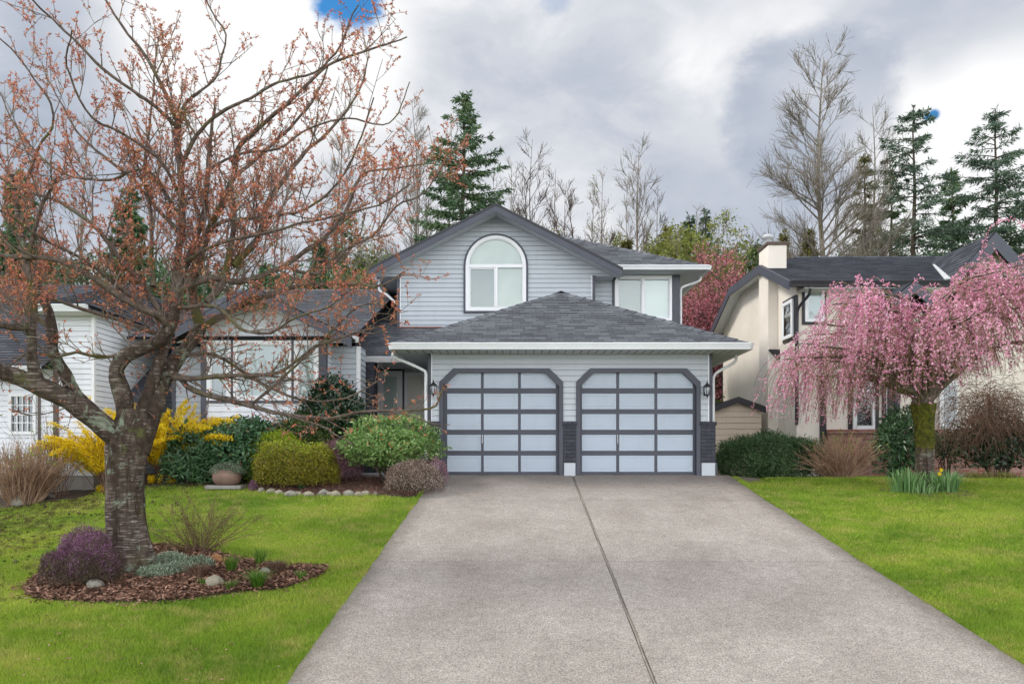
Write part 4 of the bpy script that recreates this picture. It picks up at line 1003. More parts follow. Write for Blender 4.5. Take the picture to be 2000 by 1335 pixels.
# black boards on the walls
bt = MB()
bt.box(nx-.02, nx+.05, nb-.05, nb+.08, -.2, zE_b-.1)
bt.box(X(1553, nf), X(1558.5, nf), nf-.03, nf+.02, 1.2, ne-.2, .004)
bt.box(X(1600.5, nf), X(1613.5, nf), nf-.03, nf+.02, -.1, 2.35, .004)
bt.box(X(1656, nf), X(1664, nf), nf-.03, nf+.02, Z(838, nf), 2.35, .004); bt.box(X(1707.5, nf), X(1716, nf), nf-.03, nf+.02, Z(838, nf), 2.35, .004); bt.box(X(1722.5, nf), X(1730, nf), nf-.03, nf+.02, Z(838, nf), 2.35, .004); bt.box(X(1737, nf), X(1757, nf), nf-.03, nf+.02, Z(838, nf), 2.35, .004)
bt.box(X(1609, nf), X(1614, nf), nf-.032, nf+.02, Z(634, nf), Z(562, nf), .004); bt.box(X(1566, nf), X(1571, nf), nf-.032, nf+.02, Z(634, nf), Z(562, nf), .004); bt.box(X(1571, nf)+.002, X(1609, nf)-.002, nf-.03, nf+.02, Z(634, nf), Z(629, nf)); bt.box(X(1571, nf)+.002, X(1609, nf)-.002, nf-.03, nf+.02, Z(567, nf), Z(562, nf))
bt.build('timber_board', M['blacktrim'], B)
x0, x1, z0, z1 = X(1571.3, nf), X(1608.6, nf), Z(628.8, nf), Z(567.2, nf)
window(B, FRONT(nf-.058), x0, x1, z0, z1, [(x0+.07, x1-.07, z0+.07, z1-.07)], blind='slats', proud=.02)
for (a, b_) in ((1664.5, 1707), (1730.5, 1736.8), (1833, 1870)):
    x0, x1 = X(a, nf), X(b_, nf); z0 = Z(838, nf)
    if b_-a < 10:
        m_ = MB(); m_.box(x0, x1, nf-.04, nf, z0, 2.3, .004); m_.build('window_mullion', M['vinyl'], B)
    else: window(B, FRONT(nf-.058), x0, x1, z0, 2.3, [(x0+.09, x1-.07, z0+.09, 2.2)], blind='room', proud=.02)
# side window on the stucco wall
sy0, sy1 = 21.75, 22.55
TS = LEFTF(nx-.058)
window(B, TS, sy0, sy1, 3.45, 4.42, [(sy0+.09, sy1-.09, 3.54, 4.33)], blind='slats', proud=.02)
m_ = MB(); m_.ring([(nx-.03, sy0-.07, 3.38), (nx-.03, sy1+.07, 3.38), (nx-.03, sy1+.07, 4.49), (nx-.03, sy0-.07, 4.49)], [(nx-.03, sy0, 3.45), (nx-.03, sy1, 3.45), (nx-.03, sy1, 4.42), (nx-.03, sy0, 4.42)], (.04, 0, 0)); m_.build('trim', M['blacktrim'], B)
# downpipe across the corner
m_ = MB(); q = catmull([(xl+.5, yF+.05, zE-.12), (xl+.5, yF+.08, zE-.3), (nx+.02, nf-.12, 4.15), (nx-.0, nf-.06, 3.9), (nx-.0, nf-.06, 3.0), (nx, nf-.06, 1.3)], .1); m_.tube(q, .035, 8); m_.build('downpipe', M['blacktrim'], B, smooth=True)
# brick base
m_ = MB(); uvbox(m_, X(1613.8, nf), 14.0, nf-.12, nf+.0, -.3, Z(846, nf)); m_.build('brick_base', M['rbrick'], B)
m_ = MB(); uvbox(m_, X(1613, nf), 14.0, nf-.17, nf+.0, Z(846, nf)+.002, Z(838.5, nf)); m_.build('brick_sill', M['rbrick'], B)
# chimney
cy0, cy1 = 23.1, 23.95
cx0, cx1 = X(1500, cy0), X(1536.5, cy0)
ch = MB(); ch.box(cx0, cx1, cy0, cy1, -.3, Z(478, cy0), .01)
cho = ch.build('chimney', M['stucco'], B)
m_ = MB(); m_.box(cx0-.04, cx1+.04, cy0-.04, cy1+.04, Z(478, cy0)+.001, Z(472, cy0), .008); m_.build('chimney_cap', M['cap'], cho)
cxx = (cx0+cx1)/2-.12; cyy = cy0+.45
m_ = MB(); m_.lathe(cxx, cyy, [(.10, Z(472, cy0)), (.10, Z(458, cy0)), (.13, Z(457.5, cy0)), (.14, Z(452, cy0)), (.10, Z(450, cy0)), (0, Z(449.5, cy0))], 14); m_.build('flue', M['flash'], cho, smooth=True)
m_ = MB(); m_.prism([(cx0-.0, cy0-.003, Z(683, cy0)), (cx1+.03, cy0-.003, Z(684, cy0)), (cx1+.03, cy0-.003, Z(712, cy0)), (cx0+.22, cy0-.003, Z(700, cy0))], (0, -.16, 0)); m_.build('chimney_underside_shade', M['blacktrim'], cho)  # black slab standing in for the shaded underside of the chimney step
# front gable on the right
gy = 20.95; gxa, gza = X(1945, gy), Z(452, gy); gxl, gzl = X(1861, gy), Z(546, gy); gxr = 2*gxa-gxl
def onroof(z): return yF+(z-zE)/slf
gg = MB()
shingles(gg, [(gxl, gy, gzl), (gxa, gy, gza), (gxa, onroof(gza), gza), (gxl, onroof(gzl)+.05, gzl)]); shingles(gg, [(gxr, gy, gzl), (gxr, onroof(gzl)+.05, gzl), (gxa, onroof(gza), gza), (gxa, gy, gza)])
gg.build('gable_roof', M['roof2'], B)
m_ = MB(); rake(m_, gxa, gza, gxl-.02, gzl, gy-.04, .28, .04); rake(m_, gxa, gza, gxr+.02, gzl, gy-.04, .28, .04); m_.build('rake_board', M['dark'], B)
m_ = MB(); m_.prism([(gxl+.1, gy+.4, gzl), (gxr-.1, gy+.4, gzl), (gxa, gy+.4, gza-.12)], (0, .1, 0)); m_.build('gable_wall', M['stucco'], B)
m_ = MB(); a, b_ = P(1828, 511, 23.6), P(1852, 546, 21.15); m_.beam((a[0], a[1], onroof(0)*0+zE+slf*(a[1]-yF)+.03), (b_[0], b_[1], zE+slf*(b_[1]-yF)+.03), .16, .03); m_.build('valley_flashing', M['flash'], B)
# small porch gable in front
py_ = 19.9; pxa, pza = X(1786, py_), Z(547, py_); pxl, pzl = X(1733, py_), Z(590, py_); pxr = 2*pxa-pxl
m_ = MB(); shingles(m_, [(pxl, py_, pzl), (pxa, py_, pza), (pxa, nf, pza), (pxl, nf, pzl)]); shingles(m_, [(pxr, py_, pzl), (pxr, nf, pzl), (pxa, nf, pza), (pxa, py_, pza)]); m_.build('porch_roof', M['roof2'], B)
m_ = MB(); rake(m_, pxa, pza, pxl, pzl, py_-.04, .22, .04); rake(m_, pxa, pza, pxr, pzl, py_-.04, .22, .04); m_.build('rake_board', M['dark'], B)
m_ = MB(); m_.prism([(pxl+.1, py_+.25, pzl), (pxr-.1, py_+.25, pzl), (pxa, py_+.25, pza-.1)], (0, .1, 0)); m_.box(pxl+.15, pxl+.3, py_+.2, py_+.35, -.1, pzl); m_.box(pxr-.3, pxr-.15, py_+.2, py_+.35, -.1, pzl); m_.build('porch_post', M['blacktrim'], B)
# electricity meter box
m_ = MB(); my = 24.3; m_.box(nx-.12, nx-.002, my-.25, my+.2, Z(822, 24), Z(797, 24), .01); mb_ = m_.build('meter_box', M['flash'], B)
m_ = MB(); m_.box(nx-.20, nx-.122, my-.17, my+.08, Z(819, 24)+.02, Z(801, 24), .01); m_.build('meter_cover', M['metal'], mb_)

# ================================================================== garden shed between the houses
S = root('garden_shed', (6.1, 23.2, 0), 'small beige garden shed with dark gable trim in the gap between the two houses', 'shed')
sY = 23.0; sx0, sx1 = X(1392, sY), X(1487, sY); sxa = X(1440, sY); szr = Z(781, sY); sze = Z(796, sY)
m_ = MB(); siding(m_, [(sx0, -.1), (sx1, -.1), (sx1, sze), (sxa, szr), (sx0, sze)], FRONT(sY), e=.155); m_.build('wall', M['shed'], S)
m_ = MB(); m_.box(sx0, sx0+.05, sY+.01, sY+1.8, -.1, sze-.02); m_.box(sx1-.05, sx1, sY+.01, sY+1.8, -.1, sze-.02); m_.build('side_wall', M['shed'], S)
m_ = MB(); shingles(m_, [(sx0-.08, sY-.1, sze), (sxa, sY-.1, szr+.06), (sxa, sY+1.9, szr+.06), (sx0-.08, sY+1.9, sze)]); shingles(m_, [(sx1+.08, sY-.1, sze), (sx1+.08, sY+1.9, sze), (sxa, sY+1.9, szr+.06), (sxa, sY-.1, szr+.06)]); m_.build('roof', M['roof2'], S)
m_ = MB(); rake(m_, sxa, szr+.06, sx0-.09, sze, sY-.13, .16, .04, .03); rake(m_, sxa, szr+.06, sx1+.09, sze, sY-.13, .16, .04, .03); m_.build('rake_board', M['blacktrim'], S)

# ================================================================== left neighbour
kzA = Z(716, 16.3)
K = root('white_house', (-11, 20, -.5), 'white clapboard house with gridded window and dark roof at the far left edge', 'house')
kY = 16.75; kx1 = X(181, kY); kz0 = Z(929, kY); kze = Z(604, kY); kxA = X(108, kY)
m_ = MB(); wh = [(X(18, kY), Z(848, kY)), (X(72, kY), Z(848, kY)), (X(72, kY), Z(768, kY)), (X(18, kY), Z(768, kY))]
siding(m_, [(-15, kz0), (kxA, kz0), (kxA, kzA), (-15, kzA)], FRONT(kY), [wh], e=.105, base=kz0); siding(m_, [(kxA, kz0), (kx1, kz0), (kx1, kze), (kxA, kze)], FRONT(kY), (), e=.105, base=kz0); siding(m_, [(kY, kz0), (29, kz0), (29, kze), (kY, kze)], RIGHTF(kx1), e=.105)
m_.build('wall', M['wing_white'], K)
m_ = MB(); m_.box(-15, kx1+.03, kY-.03, kY+.2, kz0-.5, kz0-.003); m_.box(kx1-.2, kx1+.03, kY+.201, 29, kz0-.5, kz0-.003); m_.build('foundation', M['foundation'], K)
m_ = MB(); m_.box(X(106, kY), X(115, kY), kY-.05, kY+.0, kz0-.02, kzA+.25, .004); m_.box(X(75, kY), X(80, kY), kY-.03, kY+.0, kz0, kzA, .004); m_.build('trim_board', paint('brown_trim', (.12, .095, .085), .7, .3, 5, .1), K)
m_ = MB(); m_.box(kx1-.02, kx1+.045, kY-.035, kY+.06, kz0, kze, .004); m_.build('corner_bead', M['vinyl'], K)
x0, x1, z0, z1 = wh[0][0], wh[1][0], wh[0][1], wh[2][1]
gr = []
nxp, nzp = 4, 4
for i in range(nxp):
    for j in range(nzp):
        a = x0+.06+(x1-x0-.12)*i/nxp; b_ = x0+.06+(x1-x0-.12)*(i+1)/nxp; c = z0+.06+(z1-z0-.12)*j/nzp; d = z0+.06+(z1-z0-.12)*(j+1)/nzp
        gr.append((a+.008, b_-.008, c+.008, d-.008))
kw = root('window', (0, 0, 0), None, None); kw.parent = K; ORG[kw.name] = Vector((x0, kY, z0)); kw.location = ORG[kw.name]-ORG[K.name]
m_ = MB(); m_.ring([(x0, kY-.05, z0), (x1, kY-.05, z0), (x1, kY-.05, z1), (x0, kY-.05, z1)], [(x0+.06, kY-.05, z0+.06), (x1-.06, kY-.05, z0+.06), (x1-.06, kY-.05, z1-.06), (x0+.06, kY-.05, z1-.06)], (0, .07, 0))
for i in range(1, nxp): a = x0+.06+(x1-x0-.12)*i/nxp; m_.box(a-.009, a+.009, kY-.03, kY-.008, z0+.06, z1-.06)
for j in range(1, nzp): c = z0+.06+(z1-z0-.12)*j/nzp; m_.box(x0+.06, x1-.06, kY-.029, kY-.007, c-(.022 if j == 2 else .009), c+(.022 if j == 2 else .009))
m_.build('frame', M['vinyl'], kw)
m_ = MB(); m_.poly([(x0+.05, kY+.0, z0+.05), (x1-.05, kY+.0, z0+.05), (x1-.05, kY+.0, z1-.05), (x0+.05, kY+.0, z1-.05)]); m_.build('pane', M['glass'], kw)
m_ = MB(); m_.box(x0, x1, kY+.05, kY+.3, z0, z1); m_.build('interior', M['room'], kw)
m_ = MB(); kE = kY-.5; kxe = kx1+.16; kr = Z(556, 20.6); kry = 20.6; kry0 = kE
shingles(m_, [(-16, kE, kzA), (kxA+.02, kE, kzA), (kxA+.02, kry, kr), (-16, kry, kr)]); shingles(m_, [(kxA-.3, kE, kze), (kxe, kE, kze), (kxe-1.2, kry, kr), (kxA-.3, kry, kr)]); shingles(m_, [(kxe, kE, kze), (kxe, 28, kze), (kxe-1.2, 26, kr), (kxe-1.2, kry, kr)])
m_.build('roof', M['roof2'], K)
m_ = MB(); gutter(m_, kxA-.3, kxe, kE, kze-.13, kze); gutter(m_, -16, kxA, kE, kzA-.12, kzA); m_.box(kxA-.3, kxe-.01, kE+.01, kY-.03, kze-.13, kze-.11); m_.box(kx1+.03, kxe, kY-.03, 28, kze-.13, kze-.11); m_.build('gutter', M['white'], K)
m_ = MB(); m_.box(-15, kxA, kY+.35, 20, kz0-.3, kzA-.1); m_.box(kxA+.01, kx1-.1, kY+.35, 28, kz0-.3, kze-.15); m_.build('interior_core', M['room'], K)
# lean-to side roof with a dark rake on the side wall
q0, q1 = (kx1+.02, 20.4, Z(680, 20.4)), (kx1+.02, 18.2, Z(772, 18.6))
m_ = MB(); m_.prism([(q0[0], q0[1], q0[2]), (q1[0], q1[1], q1[2]), (q1[0], q1[1], q1[2]-.18), (q0[0], q0[1], q0[2]-.18)], (.35, 0, 0)); m_.prism([(q0[0], q0[1]+.01, q0[2]), (q0[0], q0[1]+1.8, q1[2]), (q0[0], q0[1]+1.8, q1[2]-.18), (q0[0], q0[1]+.01, q0[2]-.18)], (.35, 0, 0)); m_.build('side_canopy', M['dark'], K)

# ------------------------------------------------------------------ vegetation tools
def nz1(a, s, seed=0.0):
    "cheap smooth noise on (n,3)"
    a = np.asarray(a)*s+seed
    return (np.sin(a[:, 0]*1.7+np.sin(a[:, 1]*2.3+1))+np.sin(a[:, 1]*1.9+np.sin(a[:, 2]*2.1+2))+np.sin(a[:, 2]*2.2+np.sin(a[:, 0]*1.6+4)))/3
def shrub(name, label, cat, x, y, w_, d_, h_, mat, n=6000, L_=.05, W_=.028, stems=8, stem_mat='bark_brown', z=None, lift=0.0, lump=.16, seed=1.0, flat=1.0, updir=.35, fill=.35, group=None, droop=.2, dome=True, top=None, twigs=0, part='foliage', stem_r=.014):
    z0 = gz(x, y) if z is None else z
    r_ = root(name, (x, y, z0), label, cat, group)
    d = rdir(n); d[:, 2] = np.abs(d[:, 2]) if dome else d[:, 2]
    rad = 1+lump*nz1(d, 2.4, seed)+lump*.6*nz1(d, 6, seed+3)+.05*rng.normal(size=n)
    sh = np.where(rng.random(n) < fill, rng.random(n)**.5, 1-.10*rng.random(n)**2)
    rad = rad*sh
    if dome:
        hh = h_-lift
        c = np.stack([x+d[:, 0]*w_/2*rad, y+d[:, 1]*d_/2*rad, z0+lift+hh*np.clip(d[:, 2], 0, 1)**.62*rad], 1)
    else:
        hh = (h_-lift)/2; c = np.stack([x+d[:, 0]*w_/2*rad, y+d[:, 1]*d_/2*rad, z0+lift+hh+hh*d[:, 2]*rad], 1)
    dd = unit(d*.7+rdir(n)*.9+np.array([0, 0, updir])); nn = unit(d+rdir(n)*.7)
    V, Fa = cards(c, dd, L_*(.6+.8*rng.random(n)), W_*(.7+.6*rng.random(n)), nn, droop)
    rr = np.clip(rng.normal(.5, .2, n)+.10*(sh-.7), 0, 1)
    if isinstance(mat, (list, tuple)): m1, m2, fn = mat; sel = fn(c, d)
    else: m1, sel = mat, None
    if sel is None: nmesh(part, V, Fa, M[m1], r_, rnd=rr)
    else:
        Vr = V.reshape(-1, 4, 3)
        for mm, ss, nm in ((m1, ~sel, part), (m2, sel, part)):
            k = int(ss.sum())
            if k: nmesh(nm, Vr[ss].reshape(-1, 3), np.arange(4*k).reshape(k, 4), M[mm], r_, rnd=rr[ss])
    if stems:
        parts = []
        for i in range(stems+twigs):
            a = rng.random()*2*PI; e = .35+.5*rng.random()
            p0 = np.array([x+math.cos(a)*w_*.06, y+math.sin(a)*d_*.06, z0-.03]); p3 = np.array([x+math.cos(a)*w_*.42*e, y+math.sin(a)*d_*.42*e, z0+lift+(h_-lift)*(.5+.35*rng.random())])
            p1 = p0+np.array([math.cos(a)*w_*.08, math.sin(a)*d_*.08, max(lift*.7, h_*.25)])+rng.normal(size=3)*.03
            q = catmull([p0, p1, (p1+p3)/2+rng.normal(size=3)*.05, p3], .08); parts.append(tube_arr(q, np.linspace(stem_r, stem_r*.4, len(q)), 5))
        V, Fa = merge(parts); nmesh('stems', V, Fa, M[stem_mat], r_, smooth=True)
    return r_
def wand(p0, dir_, length, n=6, bend=0.0, wig=.05, gravity=0.0):
    d = np.array(dir_, float); d /= np.linalg.norm(d); p = np.array(p0, float); out = [p.copy()]; s_ = length/n
    w_ = rng.normal(size=3)*wig
    for i in range(n):
        w_ = w_*.6+rng.normal(size=3)*wig
        d = d+w_+np.array([0, 0, bend-gravity*(i/n)]); d /= np.linalg.norm(d)
        p = p+d*s_; out.append(p.copy())
    return np.array(out)

def conifer(x, y, h, r, label, mat='conifer', seed=0, z0=0.0, whorl=.42, base=.10, droop=.25, dens=1.0, bark='bark_con', name='conifer_tree', group='trees behind the houses', gappy=.12, lean=0.0, card=(.30, .075), power=.85, hang=.6):
    R_ = np.random.default_rng(seed+100)
    t_ = root(name, (x, y, z0), label, 'tree', group)
    zz = np.linspace(0, h, 14); tr_ = np.stack([x+lean*zz/h+.05*np.sin(zz), y+0*zz, z0+zz], 1)
    V, Fa = tube_arr(tr_, np.linspace(h*.013+.03, .02, 14), 8); nmesh('trunk', V, Fa, M[bark], t_, smooth=True)
    bp, C_, D_ = [], [], []
    k = 0; z = base*h
    while z < h*.985:
        f = z/h; rr = r*(1-f)**power*(1.0+.12*math.sin(z*1.3+seed))+.12
        nb = int(R_.integers(4, 7))
        for i in range(nb):
            if R_.random() < gappy: continue
            a = R_.random()*2*PI; Lb = rr*(.38+.80*R_.random()); el_ = .35*f+.10-.25*(1-f)+R_.normal()*.08
            p0 = np.array([x+lean*f, y, z0+z+R_.normal()*.08]); nseg = 7
            s_ = np.linspace(0, 1, nseg)
            q = np.stack([p0[0]+math.cos(a)*Lb*s_, p0[1]+math.sin(a)*Lb*s_, p0[2]+Lb*(el_*s_-droop*s_**2+.35*droop*s_**4)], 1)
            bp.append(tube_arr(q, np.linspace(.028+.01*Lb*.5, .006, nseg), 3))
            m_ = max(6, int(Lb*22*dens)); sv_ = R_.random(m_)**.75*.92+.08
            pt = np.stack([np.interp(sv_, s_, q[:, j]) for j in range(3)], 1)
            tg = unit(q[-1]-q[0]); sd_ = np.array([-tg[1], tg[0], 0]); wside = R_.choice([-1, 1], m_)[:, None]
            # side twigs of the branch, longest in the middle
            Ls = .30*Lb*(1-sv_)**.6*(.4+.8*R_.random(m_))+.06
            td = unit(tg*.75+sd_*wside*(.6+.4*R_.random((m_, 1)))+np.array([0, 0, -.12])+R_.normal(size=(m_, 3))*.18)
            for kk in range(4):
                e_ = pt+td*(Ls*(kk+.4*R_.random(m_))/3.4)[:, None]
                C_.append(e_); D_.append(unit(td*.7+sd_*R_.normal(size=(m_, 1))*.5+np.array([0, 0, -hang])*R_.random((m_, 1))+R_.normal(size=(m_, 3))*.28))
        z += whorl*(.55+.75*R_.random())*(1.1-.5*f)
    # leader
    C_.append(np.stack([np.full(40, x+lean), np.full(40, y), z0+h*(.93+.07*R_.random(40))], 1)); D_.append(unit(R_.normal(size=(40, 3))+np.array([0, 0, .6])))
    C_ = np.concatenate(C_); D_ = np.concatenate(D_); n = len(C_)
    V, Fa = merge(bp); nmesh('branches', V, Fa, M[bark], t_)
    V, Fa = cards(C_, D_, card[0]*(.6+.7*R_.random(n)), card[1]*(.7+.7*R_.random(n)), None, .1)
    nmesh('crown', V, Fa, M[mat], t_, rnd=np.clip(R_.normal(.48, .2, n)+.15*nz1(C_, .9), 0, 1))
    return t_

def bare(x, y, h, spread, label, seed=0, z0=0.0, trunk=.18, stems=1, first=.25, nb=26, up=.9, mat='bark_grey', leaves=None, name='bare_tree', group='trees behind the houses', lev3=7, lt=500, curve=.10, tw=.010, ll=.10):
    R_ = np.random.default_rng(seed+500)
    t_ = root(name, (x, y, z0), label, 'tree', group)
    T_, Bm, tips = [], [], []
    def br(p0, d, Lb, r0, lev):
        n = max(4, int(Lb/.55)) if lev < 2 else (5 if lev == 2 else 3)
        p = p0.copy(); q = [p.copy()]; d = d/np.linalg.norm(d); w_ = R_.normal(size=3)*.05
        for i in range(n):
            w_ = w_*.7+R_.normal(size=3)*(.010 if lev == 0 else .022 if lev == 1 else .05)
            if lev == 0: d[0] *= .93; d[1] *= .93
            d = d+w_+np.array([0, 0, curve*(.8 if lev else .3)]); d /= np.linalg.norm(d); p = p+d*Lb/n; q.append(p.copy())
        q = np.array(q); rad = np.linspace(r0, max(tw*.7, r0*(.06 if lev == 0 else .22)), len(q)); (T_ if lev == 0 else Bm).append(tube_arr(q, rad, 8 if lev == 0 else (5 if lev == 1 else 3)))
        if lev >= 2: tips.append(q[1:])
        return q, rad
    for s_ in range(stems):
        off = np.array([R_.normal()*.25*(stems > 1), R_.normal()*.25*(stems > 1), 0]); d0 = np.array([R_.normal()*.02+off[0]*.25, off[1]*.2, 1])
        hh = h*(.97 if s_ == 0 else .70+.2*R_.random())
        q, rad = br(np.array([x, y, z0-.1])+off, d0, hh, trunk/(stems**.4), 0)
        zs_ = np.linspace(0, 1, len(q))
        m1 = int(nb/(stems**.5))
        for i in range(m1):
            f = first+(1-first)*(i+.8*R_.random())/m1*.97
            p0 = np.array([np.interp(f, zs_, q[:, j]) for j in range(3)]); a = R_.random()*2*PI
            Lb = spread*(1.0-.78*((f-first)/(1-first))**.9)*(.75+.45*R_.random())+.2
            d = np.array([math.cos(a), math.sin(a), up*(.65+.5*R_.random())])
            q1, r1 = br(p0, d, Lb, max(tw*1.3, np.interp(f, zs_, rad)*.45), 1)
            z1 = np.linspace(0, 1, len(q1))
            for k in range(int(2+Lb*4.2)):
                g = .18+.8*R_.random(); pp = np.array([np.interp(g, z1, q1[:, j]) for j in range(3)])
                dd = unit(q1[-1]-q1[0])+R_.normal(size=3)*.45+np.array([0, 0, .10]); L2 = (.24+.30*R_.random())*Lb*(1.15-.7*g)+.2
                q2, r2_ = br(pp, dd, L2, tw*1.2, 2)
                z2 = np.linspace(0, 1, len(q2))
                for kk in range(int(2+lev3*min(1.0, L2*.75))):
                    g2 = .2+.8*R_.random(); p3 = np.array([np.interp(g2, z2, q2[:, j]) for j in range(3)])
                    br(p3, unit(q2[-1]-q2[0])+R_.normal(size=3)*.38+np.array([0, 0, .12]), .22+.50*R_.random()*min(1.6, Lb*.5), tw*.55, 3)
    V, Fa = merge(T_); nmesh('trunk', V, Fa, M[mat], t_, smooth=True)
    V, Fa = merge(Bm); nmesh('branches', V, Fa, M[mat], t_)
    if leaves:
        P_ = np.concatenate(tips); idx = R_.integers(0, len(P_), lt); c = P_[idx]+R_.normal(size=(lt, 3))*.12
        V, Fa = cards(c, unit(R_.normal(size=(lt, 3))), ll*(.6+.8*R_.random(lt)), ll*.6*(.6+.8*R_.random(lt)), None, .2)
        nmesh('crown', V, Fa, M[leaves], t_, rnd=np.clip(R_.normal(.5, .22, lt), 0, 1))
    return t_

# ================================================================== old cherry tree in the lawn
CYY = 10.8
cx_, cy_ = X(248, CYY), CYY
T1 = root('cherry_tree', (cx_, cy_, gz(cx_, cy_)), 'spreading old cherry tree with orange buds and lichen covered trunk in the mulch bed', 'tree')
# trunk
nt_, ns_ = 46, 40
zs = np.linspace(-.15, 2.02, nt_); cols_ = []
zg = gz(cx_, cy_)
pyc = np.array([1120, 1060, 1000, 950, 900, 870, 845, 800]); cxp = np.array([252, 248, 243, 242, 247, 251, 255, 262]); hwp = np.array([47, 39, 34, 33, 37, 40, 37, 25])
V = []
for z in zs:
    py = 893-(zg+z-CZ)*F/CYY
    c = np.interp(-py, -pyc, cxp); hw_ = np.interp(-py, -pyc, hwp)*CYY/F
    for k in range(ns_):
        a = 2*PI*k/ns_
        flare = .22*math.exp(-max(0, z+.0)*5.5)*(.6+.4*math.cos(4*a+.3))
        rr = hw_*(1+.07*math.sin(3*a+1.1*z+.4)+.06*math.sin(5*a-1.4*z)+.055*math.sin(9*a+2.3*math.sin(z*1.7))+.03*math.sin(14*a+z*2)+.018*math.sin(23*a+z*11)+.02*math.sin(z*7+2*a)+flare)
        rr += -.035*math.exp(-((((a-4.9+PI) % (2*PI))-PI)/.22)**2)   # furrow on the face
        V.append((X(c, CYY)+rr*math.cos(a), CYY+rr*.95*math.sin(a), zg+z))
Fa = [(i*ns_+k, i*ns_+(k+1) % ns_, (i+1)*ns_+(k+1) % ns_, (i+1)*ns_+k) for i in range(nt_-1) for k in range(ns_)]
nmesh('trunk', V, Fa, M['bark_cherry'], T1, smooth=True)
# hand placed limbs: (px,py) waypoints, depth offset at the end, radii in m
LB = [
 ([(250,868),(205,832),(160,795),(115,768),(60,742),(0,722),(-70,705)], -.9, .155, .09),
 ([(225,850),(190,812),(150,770),(128,730),(110,690),(104,640),(92,590),(60,530),(40,440),(22,340)], -.3, .105, .022),
 ([(75,748),(62,705),(60,660),(52,640),(20,640),(-40,625)], -1.1, .075, .03),
 ([(60,655),(66,600),(52,520),(75,420),(112,345)], -1.2, .05, .016),
 ([(255,875),(246,820),(240,770),(228,735),(236,702),(268,682),(308,668),(330,640),(342,600)], .1, .135, .075),
 ([(268,880),(290,830),(305,780),(322,735),(345,700),(375,665),(392,640)], .7, .150, .08),
 ([(268,860),(282,800),(292,755),(312,705),(325,660),(336,620)], .3, .10, .06),
 ([(336,620),(341,560),(348,487),(352,400),(350,320),(347,240)], .3, .065, .035),
 ([(340,600),(352,540),(372,500),(392,440),(404,380),(408,300),(420,210)], .6, .062, .018),
 ([(392,640),(380,600),(376,560),(398,460),(430,400),(455,340),(460,292),(510,240),(570,187),(636,127),(700,101),(760,82),(795,72)], 1.0, .07, .010),
 ([(347,240),(337,210),(315,161),(277,101),(240,56),(206,4),(185,-40)], .4, .030, .010),
 ([(348,250),(320,222),(270,180),(202,131),(101,37),(71,11),(50,-20)], -.8, .028, .009),
 ([(349,260),(354,210),(378,183),(423,150),(434,105),(442,67),(404,4),(398,-30)], .2, .022, .008),
 ([(352,330),(371,281),(400,245),(431,221),(487,191),(543,161),(614,139),(655,105),(675,60),(700,10)], -.5, .030, .008),
 ([(404,590),(440,545),(457,460),(460,400),(455,348),(524,288),(575,235),(614,187),(640,130)], 1.3, .05, .012),
 ([(345,575),(378,552),(417,542),(450,545),(487,542),(550,520),(600,487),(637,462),(680,400),(705,340),(760,330),(845,318)], .2, .052, .008),
 ([(550,520),(620,530),(680,480),(730,450),(770,400),(830,372),(880,300)], .8, .026, .008),
 ([(455,520),(500,470),(520,400),(560,340),(600,290),(640,260),(700,180),(720,110)], 1.6, .045, .010),
 ([(392,640),(430,620),(480,590),(540,575),(600,560),(680,556),(740,560),(790,530)], 1.2, .05, .010),
 ([(322,735),(360,742),(400,741),(454,737),(526,734),(560,722),(610,680),(680,655),(745,636)], -.5, .042, .010),
 ([(340,728),(363,754),(394,768),(441,779),(486,793),(528,803),(580,813),(643,816),(686,805),(717,803),(776,802),(839,798),(857,782),(866,748)], -.9, .040, .009),
 ([(717,803),(760,802),(800,812),(840,826),(878,829)], -.9, .013, .006),
 ([(486,793),(520,765),(555,730),(600,690),(650,640),(700,600),(740,590)], -.5, .024, .008),
 ([(560,812),(600,822),(640,838),(690,868)], -.8, .014, .006),
 ([(345,700),(400,690),(440,700),(500,740),(560,770),(620,782),(690,770),(745,738)], 1.0, .030, .008),
 ([(330,640),(311,620),(260,600),(200,563),(150,530),(90,508),(0,498),(-60,470)], -1.4, .050, .020),
 ([(338,655),(300,648),(250,630),(190,608),(130,590),(70,578),(0,562),(-50,560)], .8, .034, .014),
 ([(335,640),(280,560),(230,500),(180,440),(120,400),(60,380),(0,345),(-40,320)], -.6, .045, .012),
 ([(104,650),(75,620),(30,590),(-40,580)], .5, .035, .018),
 ([(40,440),(75,300),(108,258),(105,210),(71,157),(20,95),(-20,60)], -1.0, .022, .008),
 ([(345,450),(300,400),(262,350),(200,300),(150,255),(120,200),(90,150)], .9, .030, .008),
 ([(350,380),(310,310),(240,260),(180,230),(130,130),(140,60)], -1.2, .024, .008),
 ([(300,560),(296,500),(298,430),(280,340),(290,240),(300,150),(310,70)], 1.0, .036, .008),
 ([(408,330),(470,300),(540,290),(600,250),(680,230),(760,240),(800,160)], .5, .022, .007),
 ([(398,460),(440,430),(520,420),(600,400),(660,350),(700,280),(730,190)], -1.0, .028, .008),
 ([(245,690),(200,700),(150,690),(110,700),(60,690),(10,720)], -.6, .026, .010),
 ([(350,520),(420,480),(500,460),(580,440),(660,420),(740,400),(800,360)], -1.5, .028, .008),
 ([(355,600),(420,600),(470,640),(530,650),(580,620),(640,600),(690,560)], -1.3, .030, .008),
 ([(330,640),(240,560),(160,500),(80,460),(20,420),(-30,400)], -1.8, .034, .010),
 ([(350,420),(280,330),(200,350),(110,330),(30,250),(0,180)], 1.4, .028, .008),
]
tubes0, tubes_big = [], []
limbs = []
